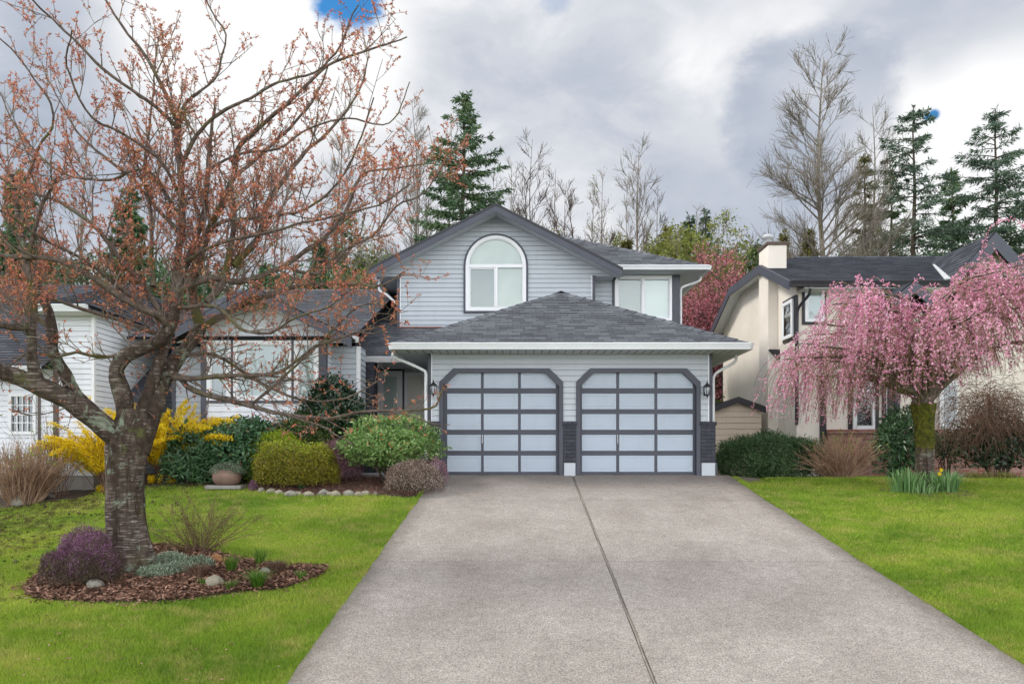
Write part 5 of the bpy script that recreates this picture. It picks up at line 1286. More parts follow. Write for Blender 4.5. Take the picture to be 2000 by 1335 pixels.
for pts, dd_, r0, r1 in LB:
    P3 = []; n = len(pts)
    # depth continues from wherever it left the tree
    start = 0.0
    for q, rr_ in limbs:
        d2 = np.hypot((q[:, 0]/q[:, 1]*F+1001)-pts[0][0], (893-(q[:, 2]-CZ)/q[:, 1]*F)-pts[0][1])
        k = int(d2.argmin())
        if d2[k] < 14: start = q[k, 1]-CYY; break
    for i, (a, b_) in enumerate(pts):
        f = i/(n-1); Y = CYY+start+(dd_-start)*f
        P3.append(P(a, b_, Y))
    q = catmull(P3, .10)
    wl = np.cumsum(rng.normal(size=q.shape)*.006, axis=0); wl -= np.linspace(0, 1, len(q))[:, None]*wl[-1]; q = q+wl
    rad = np.linspace(0, 1, len(q)); rad = r0+(r1-r0)*rad**.8
    rad = rad*(1+.06*np.sin(np.arange(len(q))*1.3+r0*90)+.03*rng.normal(size=len(q)))
    limbs.append((q, rad)); (tubes_big if r0 > .07 else tubes0).append(tube_arr(q, rad, 14 if r0 > .07 else 8))
V, Fa = merge(tubes_big); nmesh('limbs', V, Fa, M['bark_cherry'], T1, smooth=True)
V, Fa = merge(tubes0); nmesh('branches', V, Fa, M['bark_limb'], T1, smooth=True)
tw, budp, budd = [], [], []
cen = np.array([X(330, CYY), CYY, 1.3])
def spawn(p0, d, Lb, r0, lev, lowz):
    n = max(3, int(Lb/.16)); q = wand(p0, d, Lb, n, bend=.055 if not lowz else .0, wig=.095 if lev == 1 else .07)
    if r0 < .002: r0 = .002
    tw.append(tube_arr(q, np.linspace(r0, .0028, len(q)), 4 if r0 < .008 else 5))
    zl = np.linspace(0, 1, len(q))
    if lev < 3:
        m_ = int(Lb*(5.2 if lev == 1 else 4.2)+rng.random()*1.5)
        for _ in range(m_):
            g = .12+.86*rng.random(); pp = np.array([np.interp(g, zl, q[:, j]) for j in range(3)])
            t_ = q[min(len(q)-1, int(g*len(q))+1)]-q[max(0, int(g*len(q))-1)]; t_ /= np.linalg.norm(t_)+1e-9
            dd = t_*.55+rng.normal(size=3)*.55+np.array([0, 0, .42 if not lowz else .12]); spawn(pp, dd, Lb*(.30+.30*rng.random())*(1.1-.4*g)+.08, r0*.55, lev+1, lowz)
    if lev >= 2 or Lb < .5:
        nb_ = int(Lb/.055)+2
        for k in range(nb_):
            g = .25+.75*(k+1)/nb_
            if rng.random() < (.80 if lowz else .34)+.25*(g < .6): continue
            budp.append([np.interp(g, zl, q[:, j]) for j in range(3)]); budd.append(unit(rng.normal(size=3)+np.array([0, 0, .25])))
        budp.append(q[-1]); budd.append(unit(q[-1]-q[-2]))
def px_of(p): return (p[0]/p[1]*F+1001, 893-(p[2]-CZ)/p[1]*F)
for li, (q, rad) in enumerate(limbs):
    seg = np.linalg.norm(np.diff(q, axis=0), axis=1); Ltot = seg.sum()
    u_, v_ = px_of(q[-1])
    s = .45 if rad[0] > .06 else .16
    if li in (0, 4, 5): s = 1.1
    while s < Ltot:
        f = s/Ltot; k = min(len(q)-2, int(f*(len(q)-1))); r_ = rad[k]
        ppx, ppy = px_of(q[k])
        low = ppy > 690
        fine = li in (20, 21, 23)
        t_ = unit(q[k+1]-q[k]); o_ = unit(q[k]-cen)
        dd = rdir(1)[0]*.9+t_*.55+o_*.35+np.array([0, 0, .35 if not low else .0])
        Lb = (.30+.75*rng.random())*(1.0-.35*f)
        if fine: Lb *= .35
        if low and not fine: Lb *= .8
        if not fine or rng.random() < .5: spawn(q[k], dd, Lb, min(.012, r_*.5), 1 if Lb > .4 else 2, low)
        s += (.18 if not low else .125)*(.6+.8*rng.random())*(1.0 if ppy > 330 else 1.55)
V, Fa = merge(tw); nmesh('twigs', V, Fa, M['twig'], T1)
bp_ = np.array(budp); bd_ = np.array(budd)
print('buds', len(bp_), 'twigs', len(tw))
cs_, ds_, rs_ = [], [], []
for k in range(4):
    cs_.append(bp_+rng.normal(size=bp_.shape)*.006); ds_.append(unit(bd_*.9+rng.normal(size=bp_.shape)*.75)); rs_.append(np.clip(rng.normal(.5, .24, len(bp_)), 0, 1))
c = np.concatenate(cs_); d = np.concatenate(ds_); n = len(c)
V, Fa = cards(c, d, .037*(.6+.8*rng.random(n)), .016*(.7+.6*rng.random(n)), None, .1)
nmesh('buds', V, Fa, M['bud'], T1, rnd=np.concatenate(rs_))

# ================================================================== weeping cherry
WY = 16.4; wx = X(1805, WY)
T2 = root('weeping_cherry', (wx, WY, gz(wx, WY)), 'pink blossoming weeping cherry with mossy trunk on the right lawn', 'tree')
zg = gz(wx, WY); zt = Z(800, WY)
zz = np.linspace(zg-.1, zt+.12, 18); q = np.stack([wx+.02*np.sin(zz*3), np.full(18, WY), zz], 1)
rad = np.interp(zz, [zg-.1, zg+.15, zg+.5, zt-.3, zt+.12], [.235, .185, .172, .185, .24])*(1+.02*rng.normal(size=18))
V, Fa = tube_arr(q, rad, 20); nmesh('trunk', V, Fa, M['bark_weep'], T2, smooth=True)

# crown surface
def wtop(x, y):
    px = x/y*F+1001
    zt_ = np.interp(px, [1500, 1540, 1600, 1650, 1700, 1760, 1800, 1860, 1900, 1950, 2000, 2080, 2160], [712, 674, 618, 574, 578, 602, 592, 584, 556, 534, 512, 570, 690])
    edge = max(0, (abs(y-WY)-.6)/2.4)
    return CZ+(893-zt_)*WY/F-1.2*edge**2
wl_, wb_, wp, wd = [], [], [], []
R2 = np.random.default_rng(11)
hub = np.array([wx, WY, zt+.05])
ends = []
for i in range(46):
    a = 2*PI*i/46+R2.normal()*.1; rx_, ry_ = (2.95+.3*R2.random()), 2.8
    f = .35+.65*R2.random()**.6
    ex, ey_ = wx+math.cos(a)*rx_*f, WY+math.sin(a)*ry_*f
    ez_ = wtop(ex, ey_)-.06-.15*R2.random()
    mid = hub+(np.array([ex, ey_, 0])-np.array([wx, WY, 0]))*.45; mid[2] = max(ez_, hub[2]+.5)+.05-.25*R2.random()
    q = catmull([hub+R2.normal(size=3)*.06, hub*.72+mid*.28+np.array([0, 0, .12]), mid, [ex, ey_, ez_]], .12)
    q = q+np.cumsum(R2.normal(size=q.shape)*.01, axis=0)
    wl_.append(tube_arr(q, np.linspace(.045+.03*R2.random(), .010, len(q)), 6)); ends.append(q)
V, Fa = merge(wl_); nmesh('limbs', V, Fa, M['bark_limb'], T2, smooth=True)
for i in range(1800):
    q = ends[R2.integers(len(ends))]; k = int(len(q)*(.42+.58*R2.random()))-1; p0 = q[max(1, k)]+R2.normal(size=3)*.10
    o_ = p0-hub; o_[2] = 0; o_ /= np.linalg.norm(o_)+1e-6
    dd = o_*(.25+.65*R2.random())+R2.normal(size=3)*.42+np.array([0, 0, .35*R2.random()]); 
    px_, py2 = px_of(p0)
    zend = Z(np.interp(px_, [1500, 1560, 1650, 1750, 1800, 1850, 1950, 2050], [800, 815, 825, 805, 775, 745, 735, 745]), WY)
    Lb = (.55+1.15*R2.random()); n = 11; dv = dd/np.linalg.norm(dd); p = p0.copy(); out = [p.copy()]
    for s in range(n):
        dv = dv+np.array([0, 0, -.30])+R2.normal(size=3)*.07; dv /= np.linalg.norm(dv); p = p+dv*Lb/n
        if p[2] < zend: break
        out.append(p.copy())
    if len(out) < 4: continue
    out = np.array(out); wb_.append(tube_arr(out, np.linspace(.0065, .003, len(out)), 3))
    # blossoms: thick on the outer skin of the crown, thin in the shaded middle
    depth = wtop(p0[0], p0[1])-p0[2]
    keep = 1.05 if depth < .4 else .60
    rr_ = math.hypot(p0[0]-wx, p0[1]-WY)
    if rr_ < 1.3 and depth > .25: keep *= .35
    if out[-1][1] > WY+1.2: keep *= .5
    m_ = int(Lb*35*keep*(.5+.9*R2.random())); 
    if R2.random() < .16: m_ = int(m_*.15)
    g = R2.random(m_); zl = np.linspace(0, 1, len(out))
    wp.append(np.stack([np.interp(g, zl, out[:, j]) for j in range(3)], 1)+R2.normal(size=(m_, 3))*.022)
V, Fa = merge(wb_); nmesh('twigs', V, Fa, barkmat('weeping_twig', (.12, .08, .045), (.34, .26, .15), 0, bands=(1, 1, 1), scale=2), T2)
c = np.concatenate(wp); n = len(c); c = np.repeat(c, 2, axis=0); n *= 2
V, Fa = cards(c, rdir(n), .036*(.6+.8*rng.random(n)), .030*(.7+.6*rng.random(n)), None, .15)
nmesh('blossoms', V, Fa, M['pinkbloom'], T2, rnd=np.clip(rng.normal(.52, .22, n)+.12*nz1(c, 1.5), 0, 1)); print('bloom', n)

# ================================================================== background trees
def zt_at(py, Y): return (893-py)*Y/F+CZ
def bx_(px, Y): return X(px, Y)
conifer(bx_(905, 38), 38, zt_at(182, 38), 4.7, 'tall dark conifer rising behind the left slope of the blue house gable', seed=3, whorl=.36, droop=.06, dens=1.0, power=.80, card=(.25, .055), gappy=.2)
conifer(bx_(1785, 44), 44, zt_at(205, 44), 5.0, 'thin tall conifer just right of the big bare tree behind the stucco house', mat='conifer_b', seed=5, whorl=.52, droop=.30, dens=.80, power=.64, gappy=.30, card=(.26, .05))
conifer(bx_(1945, 44), 44, zt_at(212, 44), 5.6, 'full blue green conifer above the front gable of the stucco house', mat='conifer_b', seed=8, whorl=.50, droop=.28, dens=.85, power=.64, gappy=.26, card=(.26, .05))
conifer(bx_(2075, 46), 46, zt_at(260, 46), 5.5, 'conifer cut off by the right edge of the photo', mat='conifer_b', seed=9, whorl=.5, dens=.8, power=.7)
conifer(bx_(1688, 46), 46, zt_at(300, 46), 1.6, 'narrow sparse conifer directly right of the big bare tree trunk', mat='cedar', seed=12, whorl=.6, dens=.7, gappy=.4)
conifer(bx_(1740, 48), 48, zt_at(330, 48), 3.0, 'short conifer between the narrow sparse one and the thin tall one', seed=13, whorl=.5, dens=.8, gappy=.3)
conifer(bx_(1860, 50), 50, zt_at(330, 50), 3.6, 'dark conifer low between the two tall ones on the right', seed=14, whorl=.5, dens=.9, gappy=.15)
conifer(bx_(1345, 52), 52, zt_at(420, 52), 1.9, 'small dark conifer behind the right end of the blue house roof', mat='conifer_b', seed=15, whorl=.5)
conifer(bx_(1377, 54), 54, zt_at(408, 54), 1.5, 'slim dark conifer right of the small dark one behind the blue house', mat='conifer_b', seed=16, whorl=.5)
conifer(bx_(1300, 48), 48, zt_at(440, 48), 1.9, 'yellow green cedar above the upper roof of the blue house', mat='cedar', seed=17, whorl=.4)
conifer(bx_(1225, 50), 50, zt_at(462, 50), 1.4, 'low yellow cedar peeking over the ridge of the blue house', mat='cedar', seed=18, whorl=.4)
conifer(bx_(1578, 50), 50, zt_at(448, 50), 2.3, 'bushy yellow cedar right of the chimney', mat='cedar', seed=19, whorl=.35, dens=1.2)
conifer(bx_(1532, 52), 52, zt_at(452, 52), 1.0, 'slim cedar just behind the chimney', mat='cedar', seed=20, whorl=.4)
conifer(bx_(1478, 52), 52, zt_at(470, 52), 1.0, 'small conifer left of the chimney', seed=21, whorl=.4)
conifer(bx_(252, 36), 36, zt_at(372, 36), 2.3, 'dark conifer seen through the middle of the cherry branches', seed=22, whorl=.34, dens=1.3, gappy=.05)
conifer(bx_(38, 34), 34, zt_at(330, 34), 2.6, 'dark conifer behind the white house at the left edge', seed=23, whorl=.34, dens=1.3, gappy=.05)
conifer(bx_(625, 40), 40, zt_at(468, 40), 2.6, 'rounded green conifer above the left roof of the blue house', mat='conifer', seed=24, whorl=.34, dens=1.3)
conifer(bx_(700, 44), 44, zt_at(500, 44), 2.2, 'conifer touching the left end of the gable roof', mat='cedar', seed=25, whorl=.34, dens=1.3)
conifer(bx_(520, 44), 44, zt_at(510, 44), 2.4, 'dark conifer behind the small left gable', seed=26, whorl=.34, dens=1.2)
conifer(bx_(400, 46), 46, zt_at(520, 46), 2.6, 'low dark conifer behind the thick right limbs of the cherry', seed=27, whorl=.4, dens=1.2)
conifer(bx_(130, 44), 44, zt_at(520, 44), 2.6, 'low dark conifer behind the roof of the white house', seed=28, whorl=.4, dens=1.2)
bare(bx_(1622, 42), 42, zt_at(100, 42), 4.3, 'very tall bare tree standing behind the stucco house', seed=1, trunk=.26, first=.34, nb=52, up=1.05, lev3=9, tw=.0115, curve=.05)
bare(bx_(1702, 46), 46, zt_at(185, 46), 3.0, 'bare tree right of the very tall one, partly overlapping it', seed=2, trunk=.18, first=.35, nb=30, up=1.1, tw=.010)
bare(bx_(1262, 44), 44, zt_at(258, 44), 2.5, 'bare tree with a straight trunk above the ridge of the blue house roof', seed=3, trunk=.17, first=.35, nb=36, up=1.2, tw=.010)
bare(bx_(1190, 46), 46, zt_at(315, 46), 1.9, 'bare tree with budding twigs left of the straight trunked one', seed=4, trunk=.14, stems=2, nb=30, up=1.3, leaves='spring', lt=900, ll=.08, tw=.0095)
bare(bx_(1045, 40), 40, zt_at(262, 40), 2.2, 'multi stemmed bare tree right of the tall dark conifer', seed=5, trunk=.15, stems=5, nb=56, up=1.2, mat='bark_brown', tw=.0095)
bare(bx_(1105, 41), 41, zt_at(335, 41), 1.9, 'lower bare tree behind the right slope of the gable', seed=6, trunk=.12, stems=4, nb=46, up=1.2, mat='bark_brown', tw=.0095)
bare(bx_(758, 40), 40, zt_at(160, 40), 2.3, 'bare tree with a fine fan of twigs left of the tall dark conifer', seed=7, trunk=.15, first=.35, nb=36, up=1.2, tw=.0095)
bare(bx_(838, 42), 42, zt_at(195, 42), 1.7, 'slim bare tree leaning beside the tall dark conifer', seed=8, trunk=.13, nb=28, up=1.4, tw=.010)
bare(bx_(655, 44), 44, zt_at(165, 44), 2.4, 'bare tree behind the upper right cherry twigs', seed=9, trunk=.15, nb=32, up=1.2, tw=.0095)
bare(bx_(575, 46), 46, zt_at(230, 46), 2.2, 'bare tree seen between the middle cherry branches', seed=10, trunk=.15, nb=28, up=1.2, tw=.0095)
bare(bx_(400, 44), 44, zt_at(135, 44), 2.2, 'bare tree behind the top of the cherry', seed=11, trunk=.15, nb=28, up=1.2, tw=.0095)
bare(bx_(170, 44), 44, zt_at(215, 44), 2.2, 'bare tree left of the cherry top', seed=12, trunk=.15, nb=28, up=1.2, tw=.0095)
for i_, (px, pt, Y_, s_, ld) in enumerate([(975, 330, 56, 1.7, 'far bare tree touching the right side of the tall dark conifer'), (1005, 285, 52, 1.9, 'far thin bare tree left of the multi stemmed one'), (1085, 300, 54, 2.0, 'far bare tree just right of the multi stemmed one'), (1130, 345, 56, 1.7, 'far low bare tree over the gable right slope'), (1160, 330, 52, 1.5, 'far slender bare tree left of the two budding stems'),
        (1225, 330, 54, 1.5, 'far slender bare tree between the budding stems and the straight trunk'), (1300, 350, 56, 1.8, 'far bare tree right of the straight trunked one'), (1330, 385, 54, 1.4, 'low far bare tree above the yellow green cedar'), (720, 260, 54, 2.0, 'far bare tree left of the fan shaped one'), (800, 260, 54, 1.8, 'far bare tree between the fan shaped and the leaning one'),
        (860, 320, 50, 1.6, 'far bare tree directly behind the tall dark conifer'), (500, 215, 52, 2.2, 'far bare tree behind the upper middle of the cherry'), (240, 240, 52, 2.2, 'far bare tree behind the upper left cherry limbs'), (110, 290, 52, 2.0, 'far bare tree low behind the left cherry limbs'), (20, 230, 52, 2.0, 'far bare tree at the very left edge'), (455, 300, 50, 2.0, 'far bare tree behind the right hand cherry leaders'), (1480, 430, 54, 1.3, 'small far bare tree left of the chimney'), (1530, 400, 56, 1.6, 'faint bare tree behind the chimney'), (1740, 300, 54, 1.8, 'faint bare tree behind the thin tall conifer')]):
    bare(bx_(px, Y_), Y_, zt_at(pt, Y_), s_, ld, seed=60+i_, trunk=.12, first=.3, nb=30, up=1.15, lev3=5, tw=.011, mat='bark_grey' if i_ % 2 else 'bark_brown')
for i_, (px, pt, Y_, s_, lf, ld) in enumerate([(1255, 455, 46, 2.0, 'spring', 'low yellow green tree under the straight trunked bare tree'), (1215, 440, 48, 1.6, 'spring', 'pale budding tree behind the peak of the right roof'), (1170, 430, 50, 1.8, 'spring', 'pale budding tree behind the gable right slope'), (800, 430, 44, 2.0, 'spring', 'pale budding tree close to the left slope of the gable'), (745, 470, 42, 2.2, 'midgreen', 'low green tree at the left end of the gable'),
        (660, 470, 42, 2.4, 'midgreen', 'dark green loose tree above the left wing ridge'), (1460, 455, 46, 1.8, 'spring', 'olive tree just left of the chimney'), (460, 500, 42, 2.4, 'midgreen', 'loose green tree behind the cherry centre'), (330, 490, 44, 2.4, 'midgreen', 'loose green tree behind the left cherry leader')]):
    bare(bx_(px, Y_), Y_, zt_at(pt, Y_), s_, ld, seed=90+i_, trunk=.10, stems=2, nb=30, up=.9, leaves=lf, lt=5500, ll=.13, name='leafing_tree', tw=.009)
bare(bx_(62, 44), 44, zt_at(160, 44), 2.0, 'bare tree near the left edge', seed=13, trunk=.15, nb=28, up=1.2, tw=.0095)
bare(bx_(300, 46), 46, zt_at(270, 46), 2.2, 'bare tree between the cherry limbs, left of the one at its top', seed=14, trunk=.14, nb=24, up=1.2, tw=.0095)
bare(bx_(760, 36), 36, zt_at(395, 36), 2.3, 'wispy tree in first pale leaf beside the left slope of the gable', seed=15, trunk=.10, stems=3, nb=30, up=.9, leaves='spring', lt=2600, ll=.10, name='leafing_tree', tw=.009)
bare(bx_(1385, 40), 40, zt_at(420, 40), 2.6, 'spring green tree above the right corner of the blue house', seed=16, trunk=.12, stems=3, nb=44, up=.8, leaves='spring', lt=14000, ll=.14, name='leafing_tree', tw=.009)
bare(bx_(1320, 42), 42, zt_at(425, 42), 2.0, 'yellow green leafing tree behind the hip of the blue house roof', seed=17, trunk=.10, stems=3, nb=30, up=.9, leaves='spring', lt=6000, ll=.13, name='leafing_tree', tw=.009)
bare(bx_(1425, 48), 48, zt_at(405, 48), 1.6, 'thin pale tree between the two houses', seed=18, trunk=.10, nb=26, up=1.2, leaves='spring', lt=1500, ll=.10, name='leafing_tree', tw=.010)
bare(bx_(690, 38), 38, zt_at(430, 38), 2.0, 'loose green tree over the left roof of the blue house', seed=19, trunk=.10, stems=2, nb=26, up=.9, leaves='midgreen', lt=7000, ll=.15, name='leafing_tree', tw=.009)
bare(bx_(1428, 31), 31, zt_at(482, 31), 2.7, 'rose pink blossoming tree in the gap between the two houses', seed=20, trunk=.14, stems=3, nb=50, up=.9, leaves='pinkbloom2', lt=26000, ll=.085, name='blossoming_tree', mat='bark_brown', tw=.008, first=.08)
bare(bx_(1345, 33), 33, zt_at(520, 33), 2.2, 'rose blossoming tree hidden behind the blue house corner', seed=21, trunk=.12, stems=3, nb=40, up=.9, leaves='pinkbloom2', lt=14000, ll=.085, name='blossoming_tree', mat='bark_brown', tw=.008, first=.1)
for i, (px, Y, w_, h_, mt, lb) in enumerate([(1405, 30, 2.6, 2.6, 'midgreen', 'overgrown brownish green bush behind the shed'), (745, 38, 5.5, 8.3, 'midgreen', 'round crowned green tree behind the porch roof'),
                                        (560, 38, 6, 8.2, 'conifer', 'dark round crowned tree behind the left wing roof'), (1345, 44, 5.2, 11.3, 'spring', 'olive round crowned tree behind the upper right roof'), (1440, 46, 5, 10.9, 'midgreen', 'mid green tree far behind the gap between the houses'),
                                        (1715, 50, 7, 12.9, 'conifer', 'dark round crowned tree behind the stucco house ridge'), (1890, 50, 8, 13.4, 'conifer', 'dark round crowned tree behind the front gable of the stucco house'), (330, 40, 6, 9.0, 'conifer', 'dark round crowned tree behind the cherry trunk'), (80, 38, 7, 9.4, 'conifer', 'dark round crowned tree behind the white house')]):
    shrub('large_bush' if i == 0 else 'leafy_tree', lb, 'bush' if i == 0 else 'tree', bx_(px, Y), Y, w_, 4 if i else 2, h_, mt, n=9000 if i == 0 else 26000, L_=.20, W_=.10, stems=5, z=0, lump=.34, seed=i*1.7, fill=.5, lift=0 if i == 0 else h_*.3, dome=i == 0, stem_r=.02 if i == 0 else .09, group=None if i == 0 else 'leafy trees behind the houses', part='foliage' if i == 0 else 'crown')

# ================================================================== garden shrubs by the blue house
G = 'garden shrubs in front of the houses'
y = 16.35
shrub('golden_shrub', 'rounded golden green shrub with bronze tips behind the edging stones', 'shrub', X(578, y), y, 1.62, 1.25, .83, ('gold', 'lime', lambda c, d: (d[:, 2] > .45) & (rng.random(len(c)) < 1.1*(d[:, 2]-.35))), n=26000, L_=.034, W_=.020, stems=10, lump=.11, seed=2, fill=.25, group=G, lift=.02)
shrub('lime_shrub', 'feathery lime green shrub at the left end of the stone edged bed', 'shrub', X(536, 16.75), 16.75, 1.15, .8, .90, 'lime', n=14000, L_=.055, W_=.012, stems=5, lump=.10, seed=4, fill=.25, group=G)
y = 16.5
shrub('azalea_shrub', 'light green leafy shrub with bare lower stems beside the left garage door', 'shrub', X(765, y), y, 1.68, 1.3, 1.27, ('azalea', 'azalea', lambda c, d: np.zeros(len(c), bool)), n=7600, L_=.076, W_=.040, stems=22, stem_mat='bark_brown', lift=.30, lump=.24, seed=7, fill=.45, dome=False, group=G, stem_r=.016)
y = 15.75
shrub('faded_heather', 'low faded white and brown heather spilling onto the driveway corner', 'shrub', X(808, y), y, 1.06, .95, .56, ('heather_w', 'heather_g', lambda c, d: (rng.random(len(c)) < .30)), n=17000, L_=.030, W_=.010, stems=10, lump=.12, seed=9, fill=.25, updir=.8, group=G)
shrub('bronze_heather', 'reddish brown heather just behind the faded white heather', 'shrub', X(838, 16.35), 16.35, .7, .5, .52, 'heather_p', n=4000, L_=.035, W_=.008, stems=8, lump=.12, seed=11, updir=.9, group=G, stem_mat='bark_brown')
y = 17.0
shrub('pink_heather', 'spiky mauve pink heather between the golden shrub and the light green shrub', 'shrub', X(660, y), y, .95, .7, .72, ('heather_p', 'heather', lambda c, d: rng.random(len(c)) < .18), n=9000, L_=.07, W_=.008, stems=12, lump=.1, seed=13, updir=1.2, group=G, stem_mat='bark_brown')
shrub('camellia_bush', 'big dark glossy camellia left of the brick pillar', 'shrub', X(650, 17.55), 17.55, 1.30, .9, 1.93, 'camellia', n=9000, L_=.085, W_=.045, stems=6, lift=.1, lump=.16, seed=15, fill=.45, dome=False, group=G)
shrub('green_shrub', 'mid green shrub behind the golden shrub', 'shrub', X(612, 17.3), 17.3, 1.6, .8, 1.32, 'midgreen', n=12000, L_=.05, W_=.026, stems=6, lump=.14, seed=17, fill=.3, group=G)
y = 17.0
shrub('viburnum_hedge', 'broad dark green leathery shrub under the left bay window', 'shrub', X(470, y), y, 2.05, 1.1, 1.12, 'laurel', n=8500, L_=.115, W_=.040, stems=10, lump=.10, seed=19, fill=.35, group=G, droop=.35)
shrub('rhododendron_bush', 'dark rhododendron leaning out from under the yellow forsythia', 'shrub', X(372, 16.6), 16.6, .95, .8, .92, 'rhodo', n=2600, L_=.14, W_=.035, stems=8, lump=.2, seed=21, fill=.4, group=G, droop=.3)
shrub('small_heather_ball', 'tiny round purple heather at the lawn edge left of the golden shrub', 'shrub', X(494, 15.9), 15.9, .16, .16, .19, 'heather', n=900, L_=.02, W_=.008, stems=4, lump=.05, seed=23, group=G, stem_r=.004)
# forsythia: arching wands set with yellow flowers
def forsythia(px, Y, n, spread, hmax, label, seed, lean=0.0, fl=60):
    x, z0 = X(px, Y), gz(X(px, Y), Y); R_ = np.random.default_rng(seed)
    t_ = root('forsythia_bush', (x, Y, z0), label, 'shrub', G); st_, fp = [], []
    for i in range(n):
        a = R_.random()*2*PI; o_ = np.array([math.cos(a)*(.4+.6*R_.random())+lean, math.sin(a)*.5, 1.25+R_.random()*.9]); Lb = hmax*(.85+.5*R_.random())
        d = o_/np.linalg.norm(o_); p = np.array([x+R_.normal()*.12, Y+R_.normal()*.1, z0]); out = [p.copy()]
        for k in range(12):
            d = d+np.array([math.cos(a)*.05*spread+lean*.03, 0, -.20*(k/11)*spread])+R_.normal(size=3)*.045; d /= np.linalg.norm(d); p = p+d*Lb/12; out.append(p.copy())
            if p[2] < z0+.1: break
        q = np.array(out); st_.append(tube_arr(q, np.linspace(.009, .003, len(q)), 4))
        m_ = int(fl*Lb*(.4+.8*R_.random())); g = .28+.72*R_.random(m_); zl = np.linspace(0, 1, len(q))
        fp.append(np.stack([np.interp(g, zl, q[:, j]) for j in range(3)], 1)+R_.normal(size=(m_, 3))*.022)
    V, Fa = merge(st_); nmesh('stems', V, Fa, M['straw_dark'], t_)
    c = np.repeat(np.concatenate(fp), 3, axis=0); m_ = len(c)
    V, Fa = cards(c, rdir(m_), .036*(.7+.6*rng.random(m_)), .017, None, .2); nmesh('flowers', V, Fa, M['forsythia'], t_, rnd=rng.random(m_))
forsythia(330, 16.9, 120, .95, 1.42, 'yellow forsythia right of the cherry trunk, against the blue house', 3, fl=190)
forsythia(222, 16.2, 90, .95, 1.36, 'yellow forsythia left of the cherry trunk, against the white house', 4, lean=-.38, fl=170)
# hydrangea stems
def stems_bush(px, Y, n, w_, h_, label, seed, mat='straw', z0=None, lean=(0, 0), side=.5, r0=.008, buds=60, brn=3, name='hydrangea_bush'):
    x = X(px, Y); z0 = gz(x, Y) if z0 is None else z0; R_ = np.random.default_rng(seed); t_ = root(name, (x, Y, z0), label, 'shrub', G); st_, tp = [], []
    for i in range(n):
        a = R_.random()*2*PI; r_ = R_.random()**.6
        p0 = np.array([x+math.cos(a)*w_*.16*r_, Y+math.sin(a)*.2*r_, z0-.02]); d = np.array([math.cos(a)*side*r_+lean[0], math.sin(a)*side*.7*r_+lean[1], 1.0])
        Lb = h_*(.65+.5*R_.random()); q = [p0]; p = p0; d = d/np.linalg.norm(d)
        for k in range(6): d = d+R_.normal(size=3)*.11; d /= np.linalg.norm(d); p = p+d*Lb/6; q.append(p)
        q = np.array(q); st_.append(tube_arr(q, np.linspace(r0, r0*.45, 7), 4)); tp.append(q[-1])
        for k in range(brn):
            j = int(R_.integers(2, 6)); dd = d+R_.normal(size=3)*.6; dd /= np.linalg.norm(dd); e = np.array([q[j], q[j]+dd*.12*h_, q[j]+dd*.24*h_*(.6+R_.random())+[0, 0, .03]]); st_.append(tube_arr(e, np.array([r0*.6, r0*.5, r0*.35]), 3)); tp.append(e[-1])
    V, Fa = merge(st_); nmesh('stems', V, Fa, M[mat], t_)
    if buds:
        tp = np.array(tp); tp = tp[tp[:, 2] > np.quantile(tp[:, 2], .45)]; c = tp[R_.integers(0, len(tp), buds*3)]+R_.normal(size=(buds*3, 3))*.02
        V, Fa = cards(c, unit(R_.normal(size=c.shape)+[0, 0, .5]), .045, .03); nmesh('leaves', V, Fa, M['whitepale'], t_, rnd=R_.random(len(c)))
stems_bush(45, 15.6, 300, 1.7, 1.05, 'dense brown leafless hydrangea in front of the white house window', 1, side=.62, buds=60)
stems_bush(112, 16.0, 26, .8, 1.5, 'tall thin twiggy shrub by the brown post of the white house', 2, mat='straw_dark', side=.35, buds=20, r0=.006)
stems_bush(1640, 19.2, 150, 1.7, 1.02, 'tangled tan leafless hydrangea in front of the brick base of the stucco house', 3, side=1.05, lean=(-.12, -.1), buds=60, r0=.010, z0=-.12)
shrub('yew_hedge', 'dark green spreading yew beside the shed', 'shrub', X(1500, 20.0), 20.0, 2.55, 1.4, 1.02, 'yew', n=26000, L_=.075, W_=.018, stems=12, lump=.16, seed=31, fill=.3, z=-.14, updir=.3, group=G)
shrub('rhododendron_bush', 'rhododendron just left of the weeping cherry trunk', 'shrub', X(1757, 19.4), 19.4, 1.05, .9, 1.42, 'rhodo', n=2600, L_=.15, W_=.04, stems=8, lump=.24, seed=33, fill=.4, z=-.14, group=G, droop=.3, lift=.1)
shrub('rhododendron_bush', 'small open rhododendron just right of the weeping cherry trunk', 'shrub', X(1850, 19.6), 19.6, 1.0, .8, 1.05, 'rhodo', n=1100, L_=.13, W_=.035, stems=12, lump=.25, seed=35, fill=.5, z=-.14, lift=.5, group=G, droop=.3)
shrub('dark_shrub', 'dark twiggy evergreen at the right edge under the drooping brown twigs', 'shrub', X(1950, 19.0), 19.0, 1.9, 1.2, 1.35, 'camellia', n=4200, L_=.09, W_=.045, stems=26, lump=.22, seed=37, fill=.5, z=-.14, lift=.25, group=G, stem_r=.02)
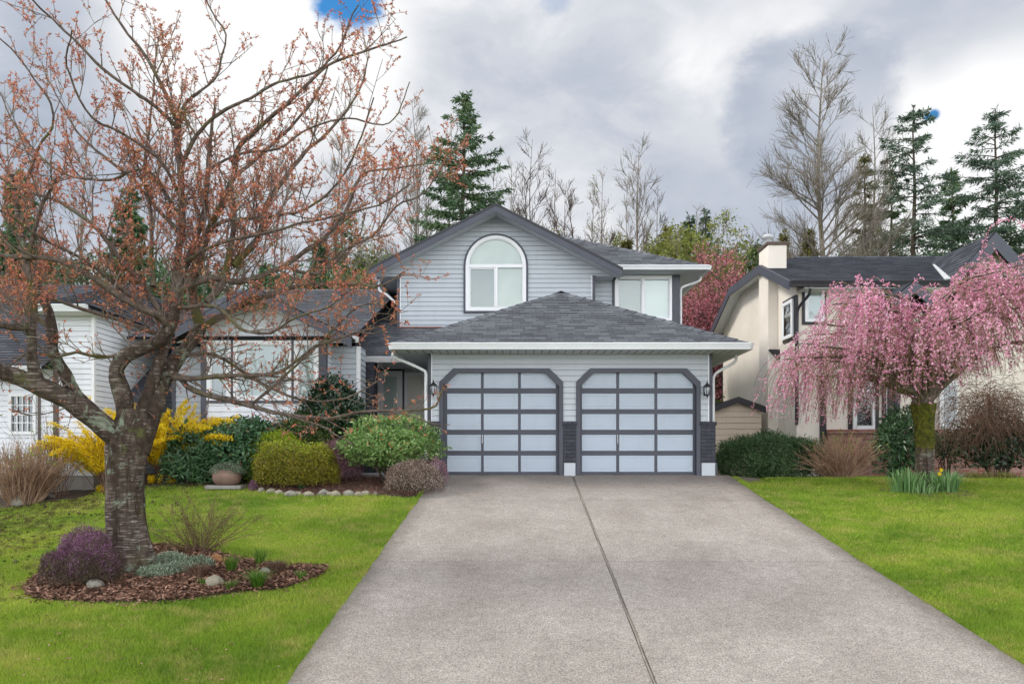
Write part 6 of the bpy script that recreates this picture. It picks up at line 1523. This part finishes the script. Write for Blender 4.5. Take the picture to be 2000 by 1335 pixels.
# weeping brown shrub on the right
t_ = root('weeping_shrub', (X(1935, 18.6), 18.6, -.14), 'brown leafless weeping shrub hanging over the dark evergreen on the far right', 'shrub', G); st_ = []; R_ = np.random.default_rng(5)
hx_ = np.array([X(1935, 18.6), 18.6, -.14]); st_.append(tube_arr(catmull([hx_, hx_+[.1, .1, .8], hx_+[-.05, 0, 1.9]], .15), np.linspace(.06, .035, len(catmull([hx_, hx_+[.1, .1, .8], hx_+[-.05, 0, 1.9]], .15))), 7))
for i in range(1000):
    a = R_.random()*2*PI; hh_ = R_.random(); p = hx_+np.array([R_.normal()*.42, R_.normal()*.3, 1.0+.95*hh_+.2*R_.normal()]); d = np.array([math.cos(a), math.sin(a)*.8, .3+.7*R_.random()]); d /= np.linalg.norm(d); Lb = .5+.8*R_.random(); out = [p]
    for k in range(9): d = d+np.array([0, 0, -.30])+R_.normal(size=3)*.07; d /= np.linalg.norm(d); p = p+d*Lb/9; out.append(p)
    st_.append(tube_arr(np.array(out), np.linspace(.005, .002, 10), 3))
V, Fa = merge(st_); nmesh('branches', V, Fa, M['straw_dark'], t_)

# soil strips under the planting
def bed(name, pts, h=.035, mat='soil', zf=None):
    m_ = MB(); n = len(pts); cx0_ = sum(p[0] for p in pts)/n; cy0_ = sum(p[1] for p in pts)/n; zf = zf or gz
    rings = [1, .93, .7, .35]; vs = []
    for k, f in enumerate(rings):
        for (x, y) in pts: xx, yy = cx0_+(x-cx0_)*f, cy0_+(y-cy0_)*f; vs.append((xx, yy, zf(xx, yy)-.02+(0 if k == 0 else h)+.012*math.sin(xx*9+yy*7)*(k > 0)))
    vs.append((cx0_, cy0_, zf(cx0_, cy0_)+h)); fs = [(k*n+i, k*n+(i+1) % n, (k+1)*n+(i+1) % n, (k+1)*n+i) for k in range(len(rings)-1) for i in range(n)]+[((len(rings)-1)*n+i, (len(rings)-1)*n+(i+1) % n, len(vs)-1) for i in range(n)]
    m_.add(vs, fs); return tag(m_.build(name, M[mat], smooth=True), kind='structure')
def smooth_loop(pts, step=.2):
    return [(p[0], p[1]) for p in catmull([(x, y, 0) for x, y in pts]+[(*pts[0], 0)], step)[:-1]]
hb = smooth_loop([(X(500, 16.0), 16.0), (X(560, 15.6), 15.6), (X(640, 15.45), 15.45), (X(720, 15.5), 15.5), (X(800, 15.3), 15.3), (-1.72, 15.6), (-1.72, 16.6), (-2.0, 17.0), (-3.1, 17.3), (-4.0, 17.2), (-4.9, 16.9), (-5.1, 16.4)])
bed('soil', hb)
bed('soil', [(X(300, 16.6), 16.35), (X(420, 16.4), 16.3), (-5.2, 16.4), (-3.9, 17.6), (-3.2, 18.28), (-8.1, 18.28), (-8.1, 17.3), (-7.6, 16.6)])
bed('soil', smooth_loop([(-12, 15.3), (-9.6, 15.25), (X(130, 15.7), 15.6), (X(185, 16.5), 16.5), (-8.2, 16.7), (-12.4, 16.72)]))
bed('soil', [(5.3, 19.5), (6.4, 18.75), (8.3, 18.5), (14.5, 18.5), (14.5, 21.5), (5.3, 21.9)], zf=lambda x, y: -.12)
# edging stones
def stone(x, y, z, rx, ry, rz_, label, grp=None, mat='stone', seed=0, name='stone'):
    R_ = np.random.default_rng(seed+40); n1_, n2_ = 26, 16; vs = []
    ph = R_.random(6)*6
    for i in range(n2_+1):
        t_ = PI*i/n2_
        for j in range(n1_):
            a = 2*PI*j/n1_; k = 1+.12*math.sin(2*a+ph[0])+.08*math.sin(3*a+ph[1]+t_*2)+.06*math.sin(5*a+ph[2]-t_*3)
            k += .05*math.sin(7*a+4*t_+ph[4])+.04*math.sin(11*a-6*t_+ph[5]); vs.append((x+rx*k*math.sin(t_)*math.cos(a), y+ry*k*math.sin(t_)*math.sin(a), z+rz_*(1+.08*math.sin(a*2+ph[3]))*math.cos(t_)))
    fs = [(i*n1_+j, i*n1_+(j+1) % n1_, (i+1)*n1_+(j+1) % n1_, (i+1)*n1_+j) for i in range(n2_) for j in range(n1_)]
    m_ = MB(); m_.add(vs, fs); o = m_.build(name, M[mat], None, (x, y, z), True); return tag(o, label, 'stone', grp)
es = [(510, 942, 9), (528, 952, 11), (545, 956, 9), (563, 957, 12), (583, 960, 8), (606, 961, 11), (628, 961, 12), (644, 959, 8), (662, 962, 10), (684, 961, 11), (704, 962, 8), (713, 959, 11), (733, 960, 7)]
lab = ['first edging stone, at the far left end of the row by the lime shrub', 'second edging stone of the row, grey and rounded', 'third edging stone of the row, half sunk under the golden shrub', 'large pale edging stone fourth from the left end', 'small low edging stone fifth from the left end',
       'edging stone sixth from the left, cream and domed', 'widest whitish edging stone, seventh from the left', 'small upright edging stone eighth from the left', 'grey edging stone ninth from the left', 'greenish edging stone tenth from the left', 'small dark edging stone eleventh from the left', 'large tan edging stone near the faded heather', 'last small edging stone at the right end of the row']
for i, (px, py, rp) in enumerate(es):
    Y = 15.52+.35*(1-min(1, (px-500)/70)) ; x = X(px, Y); r_ = rp*Y/F
    rv = np.random.default_rng(i); stone(x+.03*rv.normal(), Y+.03*rv.normal(), gz(x, Y)+.005, r_*(.85+.35*rv.random()), r_*(.7+.3*rv.random()), r_*(.62+.25*rv.random()), lab[i], 'edging stones along the garden bed', 'stone2' if i % 3 else 'stone', i)
# planter
pY = 16.2; px0 = X(443, pY); pz = gz(px0, pY)
m_ = MB(); m_.box(px0-.34, px0+.34, pY-.24, pY+.24, pz-.02, pz+.05, .01); tag(m_.build('paving_slab', M['foundation'], None, (px0, pY, pz)), 'flat concrete slab under the clay planter', 'slab')
PT = root('planter', (px0, pY, pz+.05), 'low bulging brown clay planter overflowing with grey green plants', 'planter')
m_ = MB(); m_.lathe(px0, pY, [(0, pz+.052), (.18, pz+.052), (.235, pz+.10), (.27, pz+.18), (.265, pz+.26), (.235, pz+.31), (.245, pz+.33), (.22, pz+.335), (.20, pz+.30), (0, pz+.30)], 24); m_.build('pot', M['pot'], PT, smooth=True)
n = 2600; a = rng.random(n)*2*PI; r_ = .30*rng.random(n)**.5; c = np.stack([px0+np.cos(a)*r_*1.05, pY+np.sin(a)*r_*.8, pz+.44-.45*(r_/.30)**2.5*.32+rng.normal(size=n)*.02], 1)
V, Fa = cards(c, unit(rng.normal(size=(n, 3))+[0, 0, -.3]), .04, .014, None, .3); nmesh('plants', V, Fa, M['silver'], PT, rnd=rng.random(n)*.8)

# ================================================================== mulch bed round the cherry
def pg(px, py):
    Y = 5139/(py-634.6); return (X(px, Y), Y)
mb_pts = smooth_loop([pg(42, 1150), pg(60, 1168), pg(140, 1175), pg(280, 1176), pg(400, 1166), pg(480, 1155), pg(560, 1148), pg(635, 1120), pg(632, 1106), pg(560, 1106), pg(470, 1092), pg(400, 1075), pg(300, 1065), pg(180, 1085), pg(80, 1120)], .15)
bed('soil', mb_pts, .03)
def inside(x, y, poly):
    x = np.asarray(x); y = np.asarray(y); c = np.zeros(x.shape, bool); n = len(poly); j = n-1
    for i in range(n):
        xi, yi = poly[i]; xj, yj = poly[j]
        k = ((yi > y) != (yj > y)) & (x < (xj-xi)*(y-yi)/(yj-yi+1e-12)+xi); c ^= k; j = i
    return c
vgz = np.vectorize(gz)
def litter(name, poly, n, L_, W_, mat, zo=.03, up_=.22, h=.035):
    xs, ys = [p[0] for p in poly], [p[1] for p in poly]; x = rng.uniform(min(xs), max(xs), n*2); y = rng.uniform(min(ys), max(ys), n*2); k = inside(x, y, poly); x, y = x[k][:n], y[k][:n]; n = len(x)
    d = rng.normal(size=(n, 3)); d[:, 2] *= up_; d = unit(d); c = np.stack([x, y, vgz(x, y)+zo+rng.random(n)*h], 1)-d*L_*.5; nn = unit(np.stack([rng.normal(size=n)*.5, rng.normal(size=n)*.5, np.ones(n)], 1))
    V, Fa = cards(c, d, L_*(.5+rng.random(n)), W_*(.6+.8*rng.random(n)), nn, .12); o = nmesh(name, V, Fa, M[mat], rnd=rng.random(n)); return tag(o, kind='stuff')
litter('bark_mulch', mb_pts, 13000, .062, .027, 'chips', .02, .35)
litter('spilled_mulch', [((x-np.mean([q[0] for q in mb_pts]))*1.07+np.mean([q[0] for q in mb_pts]), (y-np.mean([q[1] for q in mb_pts]))*1.13+np.mean([q[1] for q in mb_pts])) for x, y in mb_pts], 1500, .055, .024, 'chips', .012, .25, .012)
litter('leaf_litter', hb, 9000, .07, .008, 'needles_brown', .02, .5)
# plants in the mulch bed
x, y = pg(142, 1150)
shrub('purple_heather', 'mounded purple flowering heather at the left foot of the cherry trunk', 'shrub', x, y+.25, .88, .74, .53, ('heather_g', 'heather', lambda c, d: rng.random(len(c)) < np.clip(-.05+.9*d[:, 2]+.3*nz1(d, 5), 0, .85)), n=26000, L_=.026, W_=.008, stems=14, lump=.20, seed=41, fill=.25, updir=.9, stem_r=.006)
x, y = pg(330, 1128)
def mound(name, label, cat, spots, mat, n, L_, W_, h):
    cs_ = []
    for (a, b_, rx, ry) in spots:
        x, y = pg(a, b_); k = int(n/len(spots)); t_ = rng.random(k)*2*PI; r_ = rng.random(k)**.5; xx = x+np.cos(t_)*r_*rx; yy = y+np.sin(t_)*r_*ry; cs_.append(np.stack([xx, yy, vgz(xx, yy)+.02+h*np.sqrt(np.clip(1-r_**2, 0, 1))*rng.random(k)], 1))
    c = np.concatenate(cs_); V, Fa = cards(c, unit(rng.normal(size=c.shape)+[0, 0, .9]), L_*(.5+rng.random(len(c))), W_, None, .15); o = nmesh(name, V, Fa, M[mat], None, (c[:, 0].mean(), c[:, 1].mean(), c[:, 2].min()), rnd=rng.random(len(c)))
    return o
tag(mound('silver_groundcover', '', '', [(300, 1126, .22, .12), (350, 1118, .28, .14), (385, 1108, .22, .15), (290, 1108, .2, .12), (330, 1100, .25, .15)], 'silver', 9000, .045, .013, .11), kind='stuff')
# thin upright shrub
Yt = 11.6; tx = X(385, Yt)
def thin_shrub(px, Y, label):
    x = X(px, Y); z0 = gz(x, Y); t_ = root('thin_shrub', (x, Y, z0), label, 'shrub'); R_ = np.random.default_rng(77); st_, tp = [], []
    for i in range(44):
        a = R_.random()*2*PI; d = np.array([math.cos(a)*(.4+1.3*R_.random()), math.sin(a)*.5, .75+.5*R_.random()]); q = wand([x+R_.normal()*.05, Y+R_.normal()*.05, z0], d, .50+.5*R_.random(), 7, 0, .08); st_.append(tube_arr(q, np.linspace(.006, .002, 8), 4)); tp.append(q[2:])
        for k in range(5):
            j = int(R_.integers(2, 7)); e = wand(q[j], unit(q[-1]-q[0])+R_.normal(size=3)*.5, .12+.15*R_.random(), 3, .05, .08); st_.append(tube_arr(e, np.linspace(.003, .0015, 4), 3)); tp.append(e)
    V, Fa = merge(st_); nmesh('stems', V, Fa, M['straw_dark'], t_); tp = np.concatenate(tp); c = np.repeat(tp, 4, axis=0)+R_.normal(size=(len(tp)*4, 3))*.015
    V, Fa = cards(c, rdir(len(c)), .022, .010); nmesh('leaves', V, Fa, M['sprig'], t_, rnd=rng.random(len(c)))
thin_shrub(392, 11.5, 'thin twiggy shrub with tiny yellowish leaves behind the mulch bed right of the cherry trunk')
def tuft(px, py, n, h, label, mat='tuft', spread=.5, w_=.006, dy=0.0, name='grass_clump', cat='plant', grp='grass clumps in the mulch bed', wide=.06):
    x, y = pg(px, py); y += dy; z0 = gz(x, y)+.01; V, Fs = [], []
    for i in range(n):
        a = rng.random()*2*PI; t_ = spread*rng.random()**.6; Lb = h*(.6+.5*rng.random()); b0 = np.array([x+math.cos(a)*wide*rng.random(), y+math.sin(a)*wide*rng.random(), z0]); s_ = np.array([-math.sin(a), math.cos(a), 0])*w_/2
        o_ = np.array([math.cos(a), math.sin(a), 0]); b = len(V)
        for k, f in enumerate((0, .45, .8, 1)):
            p = b0+o_*Lb*t_*f**1.8*1.3+np.array([0, 0, 1])*Lb*(f*(1-.45*t_*f)); ww = (1, .9, .55, .08)[k]; V += [p-s_*ww, p+s_*ww]
        for k in range(3): Fs.append((b+2*k, b+2*k+1, b+2*k+3, b+2*k+2))
    o = nmesh(name, V, Fs, M[mat], None, (x, y, z0), rnd=np.repeat(rng.random(n), 3)); return tag(o, label, cat, grp)
tuft(452, 1118, 200, .24, 'dark green grassy clump at the top of the mulch bed')
tuft(503, 1150, 280, .29, 'largest bright green grassy clump at the front of the mulch bed', spread=.8)
tuft(508, 1105, 120, .27, 'upright thin grassy clump at the back edge of the mulch bed', spread=.45)
tuft(588, 1133, 110, .14, 'small pale grassy clump at the right tail of the mulch bed', spread=.8)
tuft(450, 1152, 90, .15, 'short grassy clump left of the largest one', spread=.8)
tuft(398, 1146, 60, .13, 'small grassy sprout left of the round boulder', spread=.6)
tuft(285, 1112, 80, .13, 'mossy green tuft at the right foot of the cherry trunk', spread=.6)
tuft(388, 1128, 420, .20, 'dry brown tuft behind the round boulder', mat='browntuft', spread=.7, grp='dry tufts in the mulch bed', wide=.12)
tuft(540, 1118, 300, .19, 'dry brown tuft near the tail of the mulch bed', mat='browntuft', spread=.7, grp='dry tufts in the mulch bed', wide=.10)
tuft(615, 935, 60, .16, 'dark green seedling clump in the garden bed', mat='rhodo', spread=.8, grp='small plants in the garden bed', w_=.02, dy=-1.1)
def sb(px, py, rp, label, i, mat='stone2', fl=.85):
    x, y = pg(px, py); r_ = rp*y/F; stone(x, y, gz(x, y)+r_*.55, r_, r_*.9, r_*fl, label, 'stones in the mulch bed', mat, i+60, 'boulder')
sb(419, 1146, 17, 'round yellowish boulder in the middle of the mulch bed', 1)
sb(185, 1150, 15, 'flattish pale boulder in front of the purple heather', 2, 'stone', .75)
sb(518, 1121, 10, 'small grey boulder behind the largest grassy clump', 3, 'stone')
sb(24, 1330, 1, 'pebble', 4) if False else None
def shard(px, py, s, label, i):
    x, y = pg(px, py); z0 = gz(x, y)+.01; R_ = np.random.default_rng(i+9); m_ = MB(); n = 7; a0 = R_.random()*6
    rings = []
    for k, (h, r_) in enumerate(((0, .8), (.5, 1.0), (1.0, .85))):
        for off_ in (0, 1):
            rings.append([(x+math.cos(a0+j*.42)*s*(r_-.12*off_), y+math.sin(a0+j*.42)*s*(r_-.12*off_), z0+s*1.5*h*(1-.25*abs(j-3)/3*(k > 1))) for j in range(n)])
    vs = [p for r_ in rings for p in r_]; fs = []
    for k in (0, 2):
        for off_ in (0, 1):
            for j in range(n-1): a, b_ = (k+off_)*n+j, (k+2+off_)*n+j; fs.append((a, a+1, b_+1, b_))
    for j in range(n-1): fs.append((4*n+j, 4*n+j+1, 5*n+j+1, 5*n+j))
    m_.add(vs, fs); tag(m_.build('pot_shard', M['terracotta'], None, (x, y, z0)), label, 'broken pot', 'broken terracotta pieces')
shard(406, 1104, .055, 'broken terracotta piece, leftmost of the three behind the brown tuft', 1)
shard(424, 1102, .085, 'tallest broken terracotta piece, middle of the three', 2)
shard(448, 1106, .075, 'broken terracotta piece beside the dark green grassy clump', 3)
# stones by the left hydrangea
for i, (px, Y, r_, lb) in enumerate([(38, 15.5, .15, 'dark rough boulder under the brown hydrangea'), (98, 15.95, .10, 'small pale flat stone right of the brown hydrangea')]):
    x = X(px, Y); stone(x, Y, gz(x, Y)+.05, r_, r_*.8, r_*(.8 if i == 0 else .35), lb, None, 'stone', 80+i, 'boulder')
x = X(1872, 18.4); m_ = MB(); m_.box(x-.14, x+.14, 18.35, 18.5, -.10, .02, .015); tag(m_.build('stone_block', M['stone'], None, (x, 18.4, -.1)), 'squared tan stone block right of the weeping cherry trunk', 'stone')

# daffodils round the weeping cherry
def daff(px, Y, n, h, label, flowers=(), wide=.3):
    x = X(px, Y); z0 = gz(x, Y)+.0; r_0 = root('daffodil_clump', (x, Y, z0), label, 'plant', 'daffodil clumps under the weeping cherry'); V, Fs = [], []
    for i in range(n):
        a = rng.random()*2*PI; t_ = .55*rng.random(); Lb = h*(.55+.5*rng.random()); b0 = np.array([x+math.cos(a)*wide*rng.random(), Y+math.sin(a)*wide*.5*rng.random(), z0]); s_ = unit(rng.normal(size=3)*[1, 1, 0])*.011; o_ = np.array([math.cos(a), math.sin(a), 0]); b = len(V)
        for k, f in enumerate((0, .5, .85, 1)): p = b0+o_*Lb*t_*f**1.8+np.array([0, 0, Lb*f*(1-.35*t_*f)]); ww = (.8, 1, .8, .1)[k]; V += [p-s_*ww, p+s_*ww]
        for k in range(3): Fs.append((b+2*k, b+2*k+1, b+2*k+3, b+2*k+2))
    nmesh('leaves', V, Fs, M['daff'], r_0, rnd=np.repeat(rng.random(n), 3))
    for (fx, fy) in flowers:
        p = P(fx, fy, Y-.1); m_ = MB(); m_.tube(catmull([(x+.05, Y, z0), (p[0], p[1]+.02, (p[2]+z0)/2), (p[0], p[1]+.01, p[2])], .08), .005, 5); s_ = m_.build('flower_stem', M['daff'], r_0)
        c = np.array([p]*10); dd = np.array([[math.cos(k*PI/3), -.25, math.sin(k*PI/3)] for k in range(6)]+[[.2*math.cos(k*PI/2), -1, .2*math.sin(k*PI/2)] for k in range(4)]); V2, F2 = cards(c, unit(dd), .042, .034, np.tile([0, -1.0, 0.1], (10, 1)), .05)
        nmesh('flower', V2, F2, M['forsythia'], r_0, rnd=rng.random(10))
daff(1775, 15.9, 130, .50, 'daffodil leaves left of the weeping cherry trunk', wide=.32)
daff(1805, 15.75, 40, .25, 'short daffodil leaves right in front of the weeping cherry trunk', wide=.25)
daff(1848, 15.95, 130, .46, 'daffodil clump with two yellow flowers right of the weeping cherry trunk', [(1838, 917), (1835, 925)], wide=.30)
x = X(1808, 15.95)
bed('soil', smooth_loop([(x-.95, 15.85), (x-.4, 15.5), (x+.4, 15.5), (x+1.0, 15.8), (x+.5, 16.6), (x-.5, 16.6)]), .02)
for i, (px, Y, n, lb) in enumerate([(1905, 17.9, 70, 'yellowish grass clump along the bed right of the stone block'), (1960, 17.9, 80, 'yellowish grass clump nearer the right edge of the photo'), (1790, 18.0, 60, 'yellowish grass fringe behind the daffodils')]):
    x = X(px, Y); z0 = gz(x, Y); a = rng.random(n*3)*2*PI; c = np.stack([x+rng.normal(size=n*3)*.15, Y+rng.normal(size=n*3)*.08, np.full(n*3, z0)], 1); V, Fa = cards(c, unit(np.stack([np.cos(a)*.6, np.sin(a)*.6, np.ones(n*3)], 1)), .15*(.5+rng.random(n*3)), .012, None, .3)
    tag(nmesh('grass_clump', V, Fa, M['sprig'], None, (x, Y, z0), rnd=rng.random(n*3)), lb, 'plant', 'grass clumps along the right bed')

# ================================================================== grass
def blades(n, y0, y1, xf0, xf1, seed):
    R_ = np.random.default_rng(seed)
    y = y0*np.exp(R_.random(n)*math.log(y1/y0)); y = y0+(y1-y0)*((np.sqrt(1+R_.random(n)*((y1/y0)**1.0-1)*2)-1)/(math.sqrt(1+((y1/y0)-1)*2)-1)) if False else y
    u = R_.random(n); a = xf0(y); b_ = xf1(y); x = a+(b_-a)*u; return x, y
def lawnblades(n, side, seed):
    R_ = np.random.default_rng(seed)
    if side < 0: x, y = blades(n, 5.2, 18.0, lambda y: -.80*y, lambda y: np.vectorize(drive_l)(y)+.01, seed)
    else: x, y = blades(n, 5.2, 19.3, lambda y: np.vectorize(drive_r)(y)-.01+np.where(y > 17.0, .75+.2*(y-17), 0), lambda y: .80*y, seed)
    k = ~inside(x, y, mb_pts) & ~inside(x, y, hb) if side < 0 else ~((x > 5.2) & (y > 18.7)) & ~inside(x, y, [(4.1, 17.2), (4.42, 17.0), (5.1, 17.6), (5.25, 18.6), (5.2, 22.5), (4.1, 22.5)])
    if side < 0: k &= ~((y > 16.6) & (x > -8.1)) & ~((y > 17.3)) & ~((y > 15.7) & (x < X(150, 15.7)))
    x, y = x[k], y[k]; n = len(x); z = vgz(x, y)-.02
    P0 = np.stack([x, y, z], 1); big = nz1(P0, 1.3)*.5+nz1(P0, 5.0, 2)*.5
    # sparse, short turf in the worn patches on the far left
    h = (.034+.032*R_.random(n))*(1+.45*big)*(1+(y-7)*.01); w_ = (.0055+.0050*R_.random(n))*(1+(y-7)*.11)
    a = R_.random(n)*2*PI; t_ = .25+.75*R_.random(n); o_ = np.stack([np.cos(a)*t_, np.sin(a)*t_, np.ones(n)], 1); o_ = unit(o_); b2 = R_.random(n)*2*PI; s_ = np.stack([np.cos(b2), np.sin(b2), 0*b2], 1)*w_[:, None]/2
    V = np.stack([P0-s_, P0+s_, P0+o_*h[:, None]], 1).reshape(-1, 3)
    return V, np.arange(3*n).reshape(n, 3), np.clip(R_.normal(.5, .22, n), 0, .96)
for sd_, n in ((-1, 560000), (1, 430000)):
    V, Fa, rr = lawnblades(n, sd_, 31+sd_); tag(nmesh('grass', V, Fa, M['blade'], rnd=rr), kind='stuff')
# longer blades leaning over the driveway edges
for sd_, fn in ((-1, drive_l), (1, drive_r)):
    n = 9000; y = 6.6+rng.random(n)**1.2*(8.9 if sd_ < 0 else 10.2); e_ = np.vectorize(fn)(y); x = e_+sd_*(.014*rng.normal(size=n)+.012); P0 = np.stack([x, y, vgz(x, y)-.01], 1)
    tall = (.5+1.1*np.clip(nz1(P0, 4.0, 5)+.3, 0, 1))[:, None]; o_ = unit(np.stack([-sd_*(.1+.7*rng.random(n)), rng.normal(size=n)*.5, np.ones(n)], 1)); b2 = rng.random(n)*2*PI; s_ = np.stack([np.cos(b2), np.sin(b2), 0*b2], 1)*.0045*(1+(y-7)*.1)[:, None]
    V = np.stack([P0-s_, P0+s_, P0+o_*.036*tall], 1).reshape(-1, 3); tag(nmesh('edge_grass', V, np.arange(3*n).reshape(n, 3), M['blade'], rnd=np.clip(rng.normal(.5, .22, n), 0, .96)), kind='stuff')
# fallen leaves and petals on the lawn
def fall(n, fx, L_, mat, seed, name):
    R_ = np.random.default_rng(seed); y = 7+9*R_.random(n)**1.3; x = fx(R_.random(n), y); d = R_.normal(size=(n, 3)); d[:, 2] *= .15; d = unit(d); c = np.stack([x, y, vgz(x, y)+.022], 1)
    k = (x < np.vectorize(drive_l)(y)-.05) | (x > np.vectorize(drive_r)(y)+.05); c, d = c[k], d[k]; n = len(c)
    V, Fa = cards(c, d, L_*(.5+R_.random(n)), L_*.5, unit(np.stack([R_.normal(size=n)*.3, R_.normal(size=n)*.3, np.ones(n)], 1)), .1); return tag(nmesh(name, V, Fa, M[mat], rnd=R_.random(n)), kind='stuff')
fall(260, lambda u, y: -.6*y+(.6*y-1.9)*u, .05, 'chips', 3, 'fallen_leaves')
# soil lumps (worm casts) on the left lawn
n = 700; y = 11+5*rng.random(n); x = -.62*y+rng.random(n)**1.4*3.4; d = rng.normal(size=(n, 3)); d[:, 2] *= .3; d = unit(d); c = np.stack([x, y, vgz(x, y)+.004], 1)
kk = ~inside(x, y, mb_pts); V, Fa = cards(c[kk], d[kk], .07*(.4+rng.random(kk.sum())), .05, unit(np.stack([rng.normal(size=kk.sum())*.5, rng.normal(size=kk.sum())*.5, np.ones(kk.sum())], 1)), .3)
tag(nmesh('soil_crumbs', V, Fa, M['soil']), kind='stuff')
